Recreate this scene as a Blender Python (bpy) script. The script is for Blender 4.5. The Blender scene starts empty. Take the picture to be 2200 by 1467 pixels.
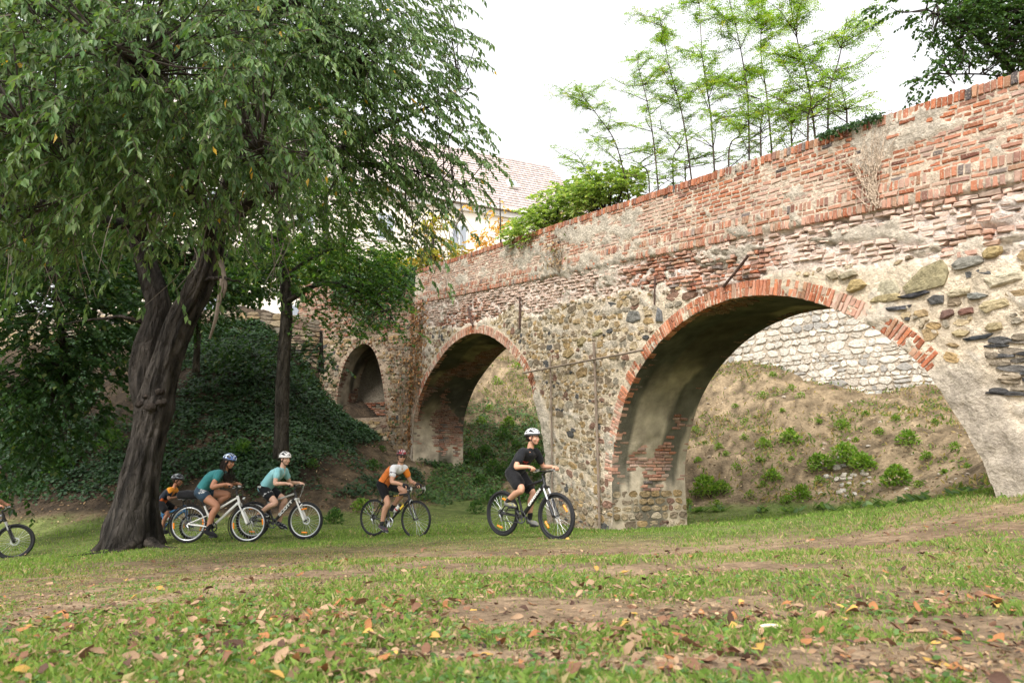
import bpy, math, random
import numpy as np
from mathutils import Vector, Matrix

rng = np.random.default_rng(11)
random.seed(11)
R = math.radians
scene = bpy.context.scene
COL = scene.collection

# ------------------------------------------------------------------ camera
CAM_F = 1467.0                       # focal length in pixels of a 2200 wide frame (24 mm on 36 mm)
PITCH = math.atan(267.0 / CAM_F)
cam_d = bpy.data.cameras.new('camera')
cam_d.lens = 24.0
cam_d.sensor_width = 36.0
cam_d.clip_start = 0.05
cam_d.clip_end = 2000.0
cam_d.dof.use_dof = True
cam_d.dof.focus_distance = 12.0
cam_d.dof.aperture_fstop = 4.5
cam = bpy.data.objects.new('camera', cam_d)
COL.objects.link(cam)
cam.location = (0, 0, 0)
cam.rotation_euler = (math.pi / 2 + PITCH, 0, 0)
scene.camera = cam

# ------------------------------------------------------------------ sky, sun, exposure
SUN_EL, SUN_AZ = R(50), math.atan2(-0.42, -0.90)      # azimuth from +Y towards +X
world = bpy.data.worlds.new('World')
scene.world = world
world.use_nodes = True
wn = world.node_tree
wn.nodes.clear()
w_out = wn.nodes.new('ShaderNodeOutputWorld')
w_bg = wn.nodes.new('ShaderNodeBackground')
w_sky = wn.nodes.new('ShaderNodeTexSky')
w_sky.sky_type = 'NISHITA'
w_sky.sun_disc = False
w_sky.sun_elevation = SUN_EL
w_sky.sun_rotation = SUN_AZ
w_sky.air_density = 1.0
w_sky.dust_density = 6.0
w_sky.ozone_density = 1.0
w_bw = wn.nodes.new('ShaderNodeRGBToBW')
w_pow = wn.nodes.new('ShaderNodeMath'); w_pow.operation = 'POWER'; w_pow.inputs[1].default_value = 0.45
w_mul = wn.nodes.new('ShaderNodeMath'); w_mul.operation = 'MULTIPLY'; w_mul.inputs[1].default_value = 4.6
w_mix = wn.nodes.new('ShaderNodeMix'); w_mix.data_type = 'RGBA'; w_mix.inputs['Factor'].default_value = 0.86
wn.links.new(w_sky.outputs[0], w_bw.inputs[0])
wn.links.new(w_bw.outputs[0], w_pow.inputs[0])
wn.links.new(w_pow.outputs[0], w_mul.inputs[0])
wn.links.new(w_sky.outputs[0], w_mix.inputs[6])
wn.links.new(w_mul.outputs[0], w_mix.inputs[7])
wn.links.new(w_mix.outputs[2], w_bg.inputs[0])
w_bg.inputs[1].default_value = 0.11
wn.links.new(w_bg.outputs[0], w_out.inputs[0])

sun_d = bpy.data.lights.new('sun', 'SUN')
sun_d.energy = 1.5
sun_d.angle = R(12)
sun_d.color = (1.0, 0.955, 0.88)
sun = bpy.data.objects.new('sun', sun_d)
COL.objects.link(sun)
_sv = Vector((math.sin(SUN_AZ) * math.cos(SUN_EL), math.cos(SUN_AZ) * math.cos(SUN_EL), math.sin(SUN_EL)))
sun.rotation_euler = _sv.to_track_quat('Z', 'Y').to_euler()
sun.location = _sv * 60

vs = scene.view_settings
vs.view_transform = 'Standard'
vs.look = 'None'
vs.gamma = 1.0
vs.use_curve_mapping = False
vs.exposure = 1.28
scene.render.engine = 'CYCLES'
cy = scene.cycles
cy.use_denoising = True
cy.use_adaptive_sampling = True
cy.adaptive_threshold = 0.015
cy.max_bounces = 6
cy.diffuse_bounces = 3
cy.glossy_bounces = 2
cy.transmission_bounces = 3
cy.transparent_max_bounces = 4
cy.caustics_reflective = False
cy.caustics_refractive = False
scene.render.use_persistent_data = False

# ------------------------------------------------------------------ small maths
def ray(px, py):
    """direction of a picture point of the 2200 wide frame; divided so that its Y is 1"""
    x = px - 1100.0
    u = 733.5 - py
    v = np.array([x, CAM_F * math.cos(PITCH) - u * math.sin(PITCH), CAM_F * math.sin(PITCH) + u * math.cos(PITCH)])
    return v / v[1]

def at(px, py, Y):
    return ray(px, py) * Y

def project(p):
    p = np.asarray(p, float)
    c, s = math.cos(PITCH), math.sin(PITCH)
    fz = p[..., 1] * c + p[..., 2] * s
    up = -p[..., 1] * s + p[..., 2] * c
    fz = np.where(np.abs(fz) < 1e-6, 1e-6, fz)
    return 1100 + CAM_F * p[..., 0] / fz, 733.5 - CAM_F * up / fz, fz

def unit(v):
    v = np.asarray(v, float)
    return v / np.maximum(np.linalg.norm(v, axis=-1, keepdims=True), 1e-9)

def _hash(ix, iy, iz, seed):
    n = (ix.astype(np.uint64) * np.uint64(374761393) + iy.astype(np.uint64) * np.uint64(668265263)
         + iz.astype(np.uint64) * np.uint64(2246822519) + np.uint64((seed * 1274126177 + 12345) & 0xffffffff)) & np.uint64(0xffffffff)
    n = ((n ^ (n >> np.uint64(13))) * np.uint64(1274126177)) & np.uint64(0xffffffff)
    n = ((n ^ (n >> np.uint64(15))) * np.uint64(2246822519)) & np.uint64(0xffffffff)
    n = n ^ (n >> np.uint64(16))
    return n.astype(np.float64) / 4294967296.0

def vnoise(x, y, z=0.0, seed=0):
    x, y, z = np.broadcast_arrays(np.asarray(x, float), np.asarray(y, float), np.asarray(z, float))
    x = x + 5000.0; y = y + 5000.0; z = z + 5000.0
    fx, fy, fz = np.floor(x), np.floor(y), np.floor(z)
    ix, iy, iz = fx.astype(np.int64), fy.astype(np.int64), fz.astype(np.int64)
    tx, ty, tz = x - fx, y - fy, z - fz
    tx = tx * tx * (3 - 2 * tx); ty = ty * ty * (3 - 2 * ty); tz = tz * tz * (3 - 2 * tz)
    def h(a, b, c): return _hash(ix + a, iy + b, iz + c, seed)
    c00 = h(0, 0, 0) * (1 - tx) + h(1, 0, 0) * tx
    c10 = h(0, 1, 0) * (1 - tx) + h(1, 1, 0) * tx
    c01 = h(0, 0, 1) * (1 - tx) + h(1, 0, 1) * tx
    c11 = h(0, 1, 1) * (1 - tx) + h(1, 1, 1) * tx
    return (c00 * (1 - ty) + c10 * ty) * (1 - tz) + (c01 * (1 - ty) + c11 * ty) * tz

def fbm(x, y, z=0.0, octaves=4, seed=0):
    a, s, f = 0.0, 0.0, 1.0
    amp = 0.5
    for k in range(octaves):
        a = a + amp * vnoise(np.asarray(x) * f, np.asarray(y) * f, np.asarray(z) * f, seed + k * 17)
        s += amp
        amp *= 0.5
        f *= 2.03
    return a / s

def sstep(a, b, x):
    t = np.clip((np.asarray(x, float) - a) / (b - a), 0, 1)
    return t * t * (3 - 2 * t)

def lerp(a, b, t):
    return np.asarray(a, float) * (1 - t) + np.asarray(b, float) * t

# ------------------------------------------------------------------ mesh building
class MB:
    def __init__(self):
        self.V, self.F, self.C, self.M, self.n = [], [], [], [], 0
    def add(self, v, faces, col=None, mat=0):
        v = np.asarray(v, float).reshape(-1, 3)
        for f in (faces if isinstance(faces, list) else [faces]):
            f = np.asarray(f, np.int64)
            if f.size:
                self.F.append(f + self.n)
                self.M.append(np.full(len(f), mat, np.int32))
        c = np.ones((len(v), 3)) if col is None else np.broadcast_to(np.asarray(col, float), (len(v), 3))
        self.V.append(v); self.C.append(c)
        self.n += len(v)
        return self
    def mesh(self, name, smooth=False):
        V = np.concatenate(self.V); C = np.concatenate(self.C)
        me = bpy.data.meshes.new(name)
        me.vertices.add(len(V)); me.vertices.foreach_set('co', V.astype(np.float32).ravel())
        sizes = np.concatenate([np.full(len(f), f.shape[1], np.int64) for f in self.F])
        loops = np.concatenate([f.ravel() for f in self.F])
        me.loops.add(len(loops)); me.loops.foreach_set('vertex_index', loops.astype(np.int32))
        starts = np.concatenate([[0], np.cumsum(sizes)[:-1]])
        me.polygons.add(len(sizes))
        me.polygons.foreach_set('loop_start', starts.astype(np.int32))
        me.polygons.foreach_set('loop_total', sizes.astype(np.int32))
        me.polygons.foreach_set('material_index', np.concatenate(self.M))
        me.polygons.foreach_set('use_smooth', np.full(len(sizes), smooth))
        a = me.color_attributes.new('Col', 'FLOAT_COLOR', 'POINT')
        a.data.foreach_set('color', np.concatenate([C, np.ones((len(C), 1))], 1).astype(np.float32).ravel())
        me.update(calc_edges=True)
        me.validate()
        return me
    def build(self, name, mat, parent=None, smooth=False, **tags):
        return link(name, self.mesh(name, smooth), mat, parent, **tags)

def tag(o, label=None, category=None, group=None, kind=None):
    if label: o['label'] = label
    if category: o['category'] = category
    if group: o['group'] = group
    if kind: o['kind'] = kind
    return o

def link(name, me, mat, parent=None, **tags):
    o = bpy.data.objects.new(name, me)
    COL.objects.link(o)
    if mat is not None and not me.materials:
        for m in (mat if isinstance(mat, (list, tuple)) else [mat]):
            me.materials.append(m)
    if parent is not None:
        o.parent = parent
    return tag(o, **tags)

def empty(name, loc=(0, 0, 0), rz=0.0, **tags):
    o = bpy.data.objects.new(name, None)
    COL.objects.link(o)
    o.location = loc
    o.rotation_euler = (0, 0, rz)
    o.empty_display_size = 0.2
    return tag(o, **tags)

def frames(path):
    p = np.asarray(path, float)
    t = np.gradient(p, axis=0)
    t = unit(t)
    up = np.array([0, 0, 1.0]) if abs(t[0][2]) < 0.9 else np.array([1.0, 0, 0])
    a = unit(np.cross(up, t[0]))
    A = [a]
    for i in range(1, len(p)):
        a = A[-1] - t[i] * np.dot(A[-1], t[i])
        n = np.linalg.norm(a)
        a = a / n if n > 1e-6 else A[-1]
        A.append(a)
    A = np.array(A)
    return t, A, np.cross(t, A)

_RING = {}
def ring_faces(n, k, cap=True):
    key = (n, k, cap)
    if key not in _RING:
        i = np.arange(n - 1)[:, None]; j = np.arange(k)[None, :]
        q = np.stack([i * k + j, i * k + (j + 1) % k, (i + 1) * k + (j + 1) % k, (i + 1) * k + j], -1).reshape(-1, 4)
        fs = [q]
        if cap:
            fs.append(np.arange(k)[::-1][None, :])
            fs.append((np.arange(k) + (n - 1) * k)[None, :])
        _RING[key] = fs
    return _RING[key]

def tube(mb, path, rad, sides=8, col=None, cap=True, mat=0, flat=None):
    p = np.asarray(path, float)
    r = np.broadcast_to(np.asarray(rad, float), (len(p),))
    t, A, B = frames(p)
    th = np.linspace(0, 2 * math.pi, sides, endpoint=False)
    ca, sa = np.cos(th), np.sin(th)
    v = p[:, None, :] + r[:, None, None] * (A[:, None, :] * ca[None, :, None] + B[:, None, :] * sa[None, :, None])
    mb.add(v.reshape(-1, 3), ring_faces(len(p), sides, cap), col, mat)

def spline(pts, n):
    P = np.asarray(pts, float)
    if len(P) == 2:
        return P[0] + (P[1] - P[0]) * np.linspace(0, 1, n)[:, None]
    Q = np.vstack([2 * P[0] - P[1], P, 2 * P[-1] - P[-2]])
    seg = np.linspace(0, len(P) - 1 - 1e-6, n)
    i = seg.astype(int); t = (seg - i)[:, None]
    p0, p1, p2, p3 = Q[i], Q[i + 1], Q[i + 2], Q[i + 3]
    return 0.5 * (2 * p1 + (p2 - p0) * t + (2 * p0 - 5 * p1 + 4 * p2 - p3) * t ** 2 + (3 * p1 - p0 - 3 * p2 + p3) * t ** 3)

def box(mb, c, hx, hy, hz, col=None, mat=0, M=None):
    s = np.array([[-1, -1, -1], [1, -1, -1], [1, 1, -1], [-1, 1, -1], [-1, -1, 1], [1, -1, 1], [1, 1, 1], [-1, 1, 1]], float)
    v = s * np.array([hx, hy, hz])
    if M is not None:
        v = v @ np.asarray(M, float).T
    v = v + np.asarray(c, float)
    mb.add(v, np.array([[0, 3, 2, 1], [4, 5, 6, 7], [0, 1, 5, 4], [1, 2, 6, 5], [2, 3, 7, 6], [3, 0, 4, 7]]), col, mat)

def inside_poly(x, y, poly):
    x, y = np.asarray(x, float), np.asarray(y, float)
    P = np.asarray(poly, float)
    r = np.zeros(x.shape, bool)
    j = len(P) - 1
    for i in range(len(P)):
        xi, yi = P[i]; xj, yj = P[j]
        c = ((yi > y) != (yj > y)) & (x < (xj - xi) * (y - yi) / ((yj - yi) + 1e-12) + xi)
        r ^= c
        j = i
    return r

def dist_poly(x, y, line, closed=False):
    x, y = np.asarray(x, float), np.asarray(y, float)
    P = np.asarray(line, float)
    if closed: P = np.vstack([P, P[:1]])
    best = np.full(x.shape, 1e18); bx = np.zeros(x.shape); by = np.zeros(x.shape)
    for a, b in zip(P[:-1], P[1:]):
        dx, dy = b - a
        t = np.clip(((x - a[0]) * dx + (y - a[1]) * dy) / (dx * dx + dy * dy + 1e-12), 0, 1)
        qx, qy = a[0] + t * dx, a[1] + t * dy
        d = (x - qx) ** 2 + (y - qy) ** 2
        m = d < best
        best = np.where(m, d, best); bx = np.where(m, qx, bx); by = np.where(m, qy, by)
    return np.sqrt(best), bx, by

# ------------------------------------------------------------------ materials
def mat_attr(name, rough=0.9, var=0.25, vscale=9.0, bump=0.4, bscale=45.0, spec=0.25, base=None, bdist=0.01, transl=0.0,
             hue=None, metallic=0.0, coat=0.0, detail=5.0, sheen=0.0, tcol=None, stretch=None):
    m = bpy.data.materials.new(name)
    m.use_nodes = True
    nt = m.node_tree
    N, L = nt.nodes, nt.links
    b = N['Principled BSDF']
    b.inputs['Roughness'].default_value = rough
    b.inputs['Specular IOR Level'].default_value = spec
    b.inputs['Metallic'].default_value = metallic
    if coat: b.inputs['Coat Weight'].default_value = coat
    if sheen: b.inputs['Sheen Weight'].default_value = sheen
    if base is None:
        a = N.new('ShaderNodeAttribute'); a.attribute_name = 'Col'
        src = a.outputs['Color']
    else:
        a = N.new('ShaderNodeRGB'); a.outputs[0].default_value = (*base, 1)
        src = a.outputs[0]
    tc = N.new('ShaderNodeTexCoord')
    tco = tc.outputs['Object']
    if stretch:
        mp_ = N.new('ShaderNodeMapping'); mp_.inputs['Scale'].default_value = stretch
        L.new(tco, mp_.inputs['Vector']); tco = mp_.outputs[0]
    if var > 0:
        n1 = N.new('ShaderNodeTexNoise'); n1.inputs['Scale'].default_value = vscale; n1.inputs['Detail'].default_value = detail
        n1.inputs['Roughness'].default_value = 0.62
        L.new(tco, n1.inputs['Vector'])
        mr = N.new('ShaderNodeMapRange'); mr.inputs['From Min'].default_value = 0.25; mr.inputs['From Max'].default_value = 0.75
        mr.inputs['To Min'].default_value = 1 - var; mr.inputs['To Max'].default_value = 1 + var
        L.new(n1.outputs['Fac'], mr.inputs['Value'])
        mx = N.new('ShaderNodeVectorMath'); mx.operation = 'SCALE'
        L.new(src, mx.inputs[0]); L.new(mr.outputs[0], mx.inputs['Scale'])
        src = mx.outputs[0]
        if hue is not None:
            n3 = N.new('ShaderNodeTexNoise'); n3.inputs['Scale'].default_value = vscale * 3.1; n3.inputs['Detail'].default_value = 4
            L.new(tco, n3.inputs['Vector'])
            mr3 = N.new('ShaderNodeMapRange'); mr3.inputs['From Min'].default_value = 0.55; mr3.inputs['From Max'].default_value = 0.78
            L.new(n3.outputs['Fac'], mr3.inputs['Value'])
            mi = N.new('ShaderNodeMix'); mi.data_type = 'RGBA'
            L.new(mr3.outputs[0], mi.inputs['Factor']); L.new(src, mi.inputs[6]); mi.inputs[7].default_value = (*hue, 1)
            src = mi.outputs[2]
    L.new(src, b.inputs['Base Color'])
    if bump > 0:
        n2 = N.new('ShaderNodeTexNoise'); n2.inputs['Scale'].default_value = bscale; n2.inputs['Detail'].default_value = 6
        n2.inputs['Roughness'].default_value = 0.65
        L.new(tco, n2.inputs['Vector'])
        bp = N.new('ShaderNodeBump'); bp.inputs['Strength'].default_value = bump; bp.inputs['Distance'].default_value = bdist
        L.new(n2.outputs['Fac'], bp.inputs['Height']); L.new(bp.outputs[0], b.inputs['Normal'])
    if transl > 0:
        out = N['Material Output']
        tr = N.new('ShaderNodeBsdfTranslucent')
        if tcol is not None:
            mm = N.new('ShaderNodeMix'); mm.data_type = 'RGBA'; mm.blend_type = 'MULTIPLY'; mm.inputs['Factor'].default_value = 1
            L.new(src, mm.inputs[6]); mm.inputs[7].default_value = (*tcol, 1)
            L.new(mm.outputs[2], tr.inputs['Color'])
        else:
            L.new(src, tr.inputs['Color'])
        ms = N.new('ShaderNodeMixShader'); ms.inputs[0].default_value = transl
        L.new(b.outputs[0], ms.inputs[1]); L.new(tr.outputs[0], ms.inputs[2]); L.new(ms.outputs[0], out.inputs['Surface'])
    return m

M_MORTAR = mat_attr('lime_mortar', 0.95, 0.36, 13.0, 1.0, 17.0, 0.15, bdist=0.06)
M_BRICK = mat_attr('old_brick', 0.92, 0.28, 14.0, 0.6, 55.0, 0.18, hue=(0.50, 0.40, 0.31), bdist=0.006)
M_STONE = mat_attr('rubble_stone', 0.88, 0.45, 11.0, 1.0, 22.0, 0.2, bdist=0.035)
M_SOFFIT = mat_attr('soffit_plaster', 0.95, 0.45, 2.2, 0.8, 22.0, 0.12, bdist=0.015)
M_GROUND = mat_attr('lawn_soil', 0.97, 0.5, 11.0, 1.0, 16.0, 0.1, bdist=0.07, detail=8.0)
M_GRASS = mat_attr('grass_blades', 0.75, 0.0, 1, 0.0, 1, 0.25, transl=0.38, tcol=(1.5, 1.5, 0.7))
M_LEAF = mat_attr('green_leaves', 0.45, 0.0, 1, 0.0, 1, 0.30, transl=0.36, tcol=(1.7, 1.7, 0.6))
M_LEAF_MATT = mat_attr('matt_leaves', 0.72, 0.0, 1, 0.0, 1, 0.3, transl=0.45, tcol=(1.6, 1.7, 0.6))
M_DRYLEAF = mat_attr('dry_leaves', 0.8, 0.3, 25.0, 0.3, 60.0, 0.2, transl=0.15)
M_BARK = mat_attr('dark_bark', 0.95, 0.55, 7.0, 1.0, 14.0, 0.15, bdist=0.09, stretch=(1.0, 1.0, 0.28))
M_TWIG = mat_attr('twigs', 0.9, 0.2, 20.0, 0.0, 1, 0.15)
M_IRON = mat_attr('rusty_iron', 0.8, 0.4, 15.0, 0.5, 60.0, 0.3, base=(0.085, 0.05, 0.04))
M_TIMBER = mat_attr('weathered_timber', 0.9, 0.35, 7.0, 0.6, 40.0, 0.2, base=(0.23, 0.18, 0.14))

def bark_material():
    m = M_BARK
    N, L = m.node_tree.nodes, m.node_tree.links
    tc = N.new('ShaderNodeTexCoord'); mp = N.new('ShaderNodeMapping'); mp.inputs['Scale'].default_value = (9, 9, 3.2)
    nz = N.new('ShaderNodeTexNoise'); nz.inputs['Scale'].default_value = 1.4; nz.inputs['Detail'].default_value = 4
    ad = N.new('ShaderNodeMix'); ad.data_type = 'VECTOR'; ad.inputs['Factor'].default_value = 0.35
    vo = N.new('ShaderNodeTexVoronoi'); vo.feature = 'DISTANCE_TO_EDGE'; vo.inputs['Scale'].default_value = 1.0
    mr = N.new('ShaderNodeMapRange'); mr.inputs['From Max'].default_value = 0.22
    bp = N.new('ShaderNodeBump'); bp.inputs['Strength'].default_value = 0.9; bp.inputs['Distance'].default_value = 0.05
    L.new(tc.outputs['Object'], mp.inputs['Vector']); L.new(mp.outputs[0], nz.inputs['Vector']); L.new(mp.outputs[0], ad.inputs[4]); L.new(nz.outputs['Color'], ad.inputs[5])
    L.new(ad.outputs[1], vo.inputs['Vector']); L.new(vo.outputs['Distance'], mr.inputs['Value']); L.new(mr.outputs[0], bp.inputs['Height'])
    old = [n for n in N if n.type == 'BUMP' and n is not bp][0]
    L.new(bp.outputs[0], old.inputs['Normal'])
bark_material()
# ------------------------------------------------------------------ the lie of the land
_CTRL = [(1130, 1153, 10.3), (845, 1152, 13.1), (590, 1157, 13.5), (468, 1166, 12.9), (20, 1201, 13.3), (360, 1160, 13.6),
         (275, 1178, 12.6), (1400, 1139, 16.4), (960, 1085, 27.0), (1700, 1103, 19.5), (1480, 1106, 20.0), (2150, 1062, 9.0),
         (1100, 1467, 1.95), (60, 1467, 1.95), (2150, 1467, 1.9), (1900, 1170, 6.3), (2190, 1110, 7.2), (700, 1250, 4.6), (150, 1280, 4.6),
         (1600, 1250, 3.9), (1650, 1165, 8.6), (600, 1125, 17.5), (80, 1150, 19.0), (1000, 1112, 20.0)]
_cp = np.array([at(*c) for c in _CTRL])
_cp = np.vstack([_cp, [[-30, 10, -2.4], [25, -10, 0.2], [-25, -12, -1.2], [0, -12, -0.3], [30, 20, -0.3], [0, 60, -1.5], [-30, 50, -2.2], [30, 60, -1.2]]])
def _tps(r2):
    return 0.5 * r2 * np.log(np.maximum(r2, 1e-12))
_A = _tps(((_cp[:, None, :2] - _cp[None, :, :2]) ** 2).sum(-1)) + np.eye(len(_cp)) * 0.8
_Q = np.hstack([np.ones((len(_cp), 1)), _cp[:, :2]])
_K = np.block([[_A, _Q], [_Q.T, np.zeros((3, 3))]])
_W = np.linalg.solve(_K, np.concatenate([_cp[:, 2], np.zeros(3)]))

LAWN = [(-60, 24), (-25, 21.0), (-14, 19.6), (-9, 18.7), (-6.2, 18.4), (-4.2, 19.3), (-3.2, 21.5), (-2.4, 25.5), (0, 27.3), (3, 23.5), (5.2, 20.8),
        (8.2, 19.8), (9.7, 17.2), (9.3, 13), (8.0, 10.2), (7.6, 8.0), (9.5, 3), (20, -30), (-60, -30)]

def base_z(X, Y):
    X, Y = np.asarray(X, float), np.asarray(Y, float)
    z = _W[-3] + _W[-2] * X + _W[-1] * Y
    for (cx, cy_, _), w in zip(_cp, _W[:-3]):
        z = z + w * _tps((X - cx) ** 2 + (Y - cy_) ** 2)
    return np.clip(z, -3.2, 0.6)

def bank_d(X, Y):
    ins = inside_poly(X, Y, LAWN)
    d, _, _ = dist_poly(X, Y, LAWN, True)
    return np.where(ins, -d, d)

_HX = np.arange(-34, 34.01, 0.25); _HY = np.arange(-8, 52.01, 0.25)
_hx, _hy = np.meshgrid(_HX, _HY)
_hd = bank_d(_hx, _hy)
_e = np.maximum(_hd, 0)
_sl = 0.60 + 0.30 * sstep(-6.5, -10.5, _hx) - 0.16 * sstep(10.5, 14.5, _hx)
_rise = _sl * _e
_cap = 7.2 + 3.4 * sstep(-4.5, -1.5, _hx)
_rise = np.where(_rise > _cap, _cap + 2.0 * np.tanh((_rise - _cap) / 2.0), _rise)
_kw = np.exp(-0.5 * (np.arange(-12, 13) / 4.0) ** 2); _kw /= _kw.sum()
for _ax in (0, 1):
    _pad = [(12, 12) if q == _ax else (0, 0) for q in (0, 1)]
    _pr = np.pad(_rise, _pad, mode='edge')
    _rise = sum(w * (_pr[k:k + _rise.shape[0]] if _ax == 0 else _pr[:, k:k + _rise.shape[1]]) for k, w in enumerate(_kw))
_HB = base_z(_hx, _hy) + _rise
_d1 = unit(np.array([0.469, -0.883])); _o2 = np.array([2.3, 16.0]) - 13.75 * _d1; _d2 = unit(np.array([0.93, -0.37])); _n2v = np.array([_d2[1], -_d2[0]])
_s2 = (_hx - _o2[0]) * _d2[0] + (_hy - _o2[1]) * _d2[1]; _h2 = (_hx - _o2[0]) * _n2v[0] + (_hy - _o2[1]) * _n2v[1]
_HB = np.where((_s2 > -4.6) & (_s2 < -0.5) & (_h2 > -2.4) & (_h2 < 0.5), np.minimum(_HB, 2.45 - 0.15 * _h2), _HB)      # floor of the blind arch

def _bil(G, X, Y):
    u = np.clip((X + 34) / 0.25, 0, len(_HX) - 1.001); v = np.clip((Y + 8) / 0.25, 0, len(_HY) - 1.001)
    i, j = v.astype(int), u.astype(int); fu, fv = u - j, v - i
    return (G[i, j] * (1 - fu) + G[i, j + 1] * fu) * (1 - fv) + (G[i + 1, j] * (1 - fu) + G[i + 1, j + 1] * fu) * fv

def ground_z(X, Y):
    X, Y = np.asarray(X, float), np.asarray(Y, float)
    d = _bil(_hd, X, Y)
    amp = 0.03 + 0.30 * sstep(0.3, 3.0, d)
    rough = (fbm(X * 0.55, Y * 0.55, 0, 4, 9) - 0.5) * 2 * amp + (fbm(X * 3.2, Y * 3.2, 0, 3, 19) - 0.5) * (0.03 + 0.22 * sstep(0.2, 2, d)) + (fbm(X * 1.1, Y * 2.6, 5, 3, 29) - 0.5) * 0.30 * sstep(0.4, 2, d)
    return _bil(_HB, X, Y) + rough

def gz(x, y):
    return float(ground_z(np.array([x]), np.array([y]))[0])

# bare earth on the lawn: ellipses of the picture carried on to the ground
_BARE = []
for (px, py, Y, rx, ry) in [(1250, 1183, 7.6, 1.9, 0.5), (1800, 1168, 6.8, 2.2, 0.55), (2050, 1150, 7.6, 2.0, 0.5), (1500, 1172, 7.8, 1.6, 0.4), (2050, 1425, 2.15, 0.95, 0.30), (1750, 1440, 2.1, 0.6, 0.18), (1350, 1445, 2.05, 0.55, 0.13), 
                              (1000, 1420, 2.2, 0.35, 0.12), (420, 1185, 9.5, 1.4, 0.35), (2100, 1360, 2.6, 0.5, 0.16)]:
    p = at(px, py, Y)
    _BARE.append((p[0], Y, rx, ry))

def grass_mask(X, Y):
    """1 where the sward is thick, 0 on bare earth"""
    d = _bil(_hd, X, Y)
    g = sstep(0.36, 0.62, fbm(X * 1.3, Y * 1.3, 0, 5, 31) + 0.065 + 0.06 * sstep(-0.5, 2.5, X))
    for (cx, cyy, rx, ry) in _BARE:
        q = ((X - cx) / rx) ** 2 + ((Y - cyy) / ry) ** 2
        q = q + (fbm(X * 3, Y * 3, 0, 3, 41) - 0.5) * 1.8
        g = g * (1 - 0.95 * sstep(1.35, 0.45, q))
    far = sstep(6.5, 11, Y)
    g = np.maximum(g, far * 0.92)
    return g * (1 - sstep(-0.3, 0.35, d + (fbm(X * 2, Y * 2, 0, 3, 43) - 0.5) * 1.2))

def graded(a, b, s):
    return list(np.arange(a, b, s))
_gx = np.array(sorted(set(np.round(graded(-150, -40, 12) + graded(-40, -16, 1.2) + graded(-16, -7, 0.22) + graded(-7, 7.5, 0.085) + graded(7.5, 17, 0.2) + graded(17, 40, 1.2) + graded(40, 151, 12), 4))))
_gy = np.array(sorted(set(np.round(graded(-60, -4, 6) + graded(-4, 1.4, 0.4) + graded(1.4, 5, 0.05) + graded(5, 10, 0.09) + graded(10, 21, 0.15) + graded(21, 47, 0.28) + graded(47, 60, 1.5) + graded(60, 241, 14), 4))))
GX, GY = np.meshgrid(_gx, _gy)
GZ = ground_z(GX, GY)
_near = (np.abs(GX) < 7.5) & (GY > 1.0) & (GY < 10)
GZ = GZ + np.where(_near, (fbm(GX * 9, GY * 9, 0, 3, 77) - 0.5) * 0.035 * (1 - 0.6 * grass_mask(GX, GY)), 0)
_gm = grass_mask(GX, GY)[..., None]
_bd = _bil(_hd, GX, GY)[..., None]
_n1 = fbm(GX * 0.8, GY * 0.8, 0, 4, 3)[..., None]
_n2 = sstep(0.2, 0.8, fbm(GX * 4, GY * 4, 0, 4, 6))[..., None]
soil = lerp((0.17, 0.115, 0.072), (0.34, 0.25, 0.165), _n1) * (0.75 + 0.5 * _n2)
sward = lerp(lerp((0.17, 0.135, 0.07), (0.32, 0.24, 0.14), _n1), lerp((0.075, 0.14, 0.028), (0.13, 0.19, 0.045), _n1), sstep(7.5, 11, GY)[..., None] * 0.8) * (0.75 + 0.5 * _n2)
bankc = lerp((0.125, 0.092, 0.055), (0.26, 0.198, 0.125), _n1) * (0.45 + 1.1 * _n2)
shade_side = sstep(-3.0, -6.5, GX)[..., None]           # tree shade painted into the soil colour of the left bank
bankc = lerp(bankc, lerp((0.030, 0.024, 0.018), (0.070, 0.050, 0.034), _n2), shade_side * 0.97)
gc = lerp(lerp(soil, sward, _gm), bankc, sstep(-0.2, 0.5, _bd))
nx, ny = len(_gx), len(_gy)
ii, jj = np.meshgrid(np.arange(ny - 1), np.arange(nx - 1), indexing='ij')
gq = np.stack([ii * nx + jj, ii * nx + jj + 1, (ii + 1) * nx + jj + 1, (ii + 1) * nx + jj], -1).reshape(-1, 4)
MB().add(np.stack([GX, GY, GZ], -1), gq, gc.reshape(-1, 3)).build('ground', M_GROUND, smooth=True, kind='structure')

# ------------------------------------------------------------------ masonry
class Plane2:
    """an upright wall plane: s runs to the right along it, z up, h out of it towards the lawn"""
    def __init__(self, origin, direction):
        self.o = np.array(origin, float)
        self.d = unit(np.array(direction, float))
        self.n = np.array([self.d[1], -self.d[0]])
        self.D = np.array([self.d[0], self.d[1], 0.0]); self.N = np.array([self.n[0], self.n[1], 0.0]); self.Z = np.array([0, 0, 1.0])
    def pt(self, s, z, h=0.0):
        s, z, h = np.broadcast_arrays(np.asarray(s, float), np.asarray(z, float), np.asarray(h, float))
        return np.stack([self.o[0] + s * self.d[0] + h * self.n[0], self.o[1] + s * self.d[1] + h * self.n[1], z], -1)
    def hit(self, px, py):
        r = ray(px, py)
        k, s = np.linalg.solve(np.array([[r[0], -self.d[0]], [r[1], -self.d[1]]]), self.o)
        return s, k * r[2]

def resample(pts, n=160):
    c = spline(pts, 1200)
    L = np.concatenate([[0], np.cumsum(np.linalg.norm(np.diff(c, axis=0), axis=1))])
    u = np.linspace(0, L[-1], n)
    return np.stack([np.interp(u, L, c[:, k]) for k in range(c.shape[1])], -1), L[-1]

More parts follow.
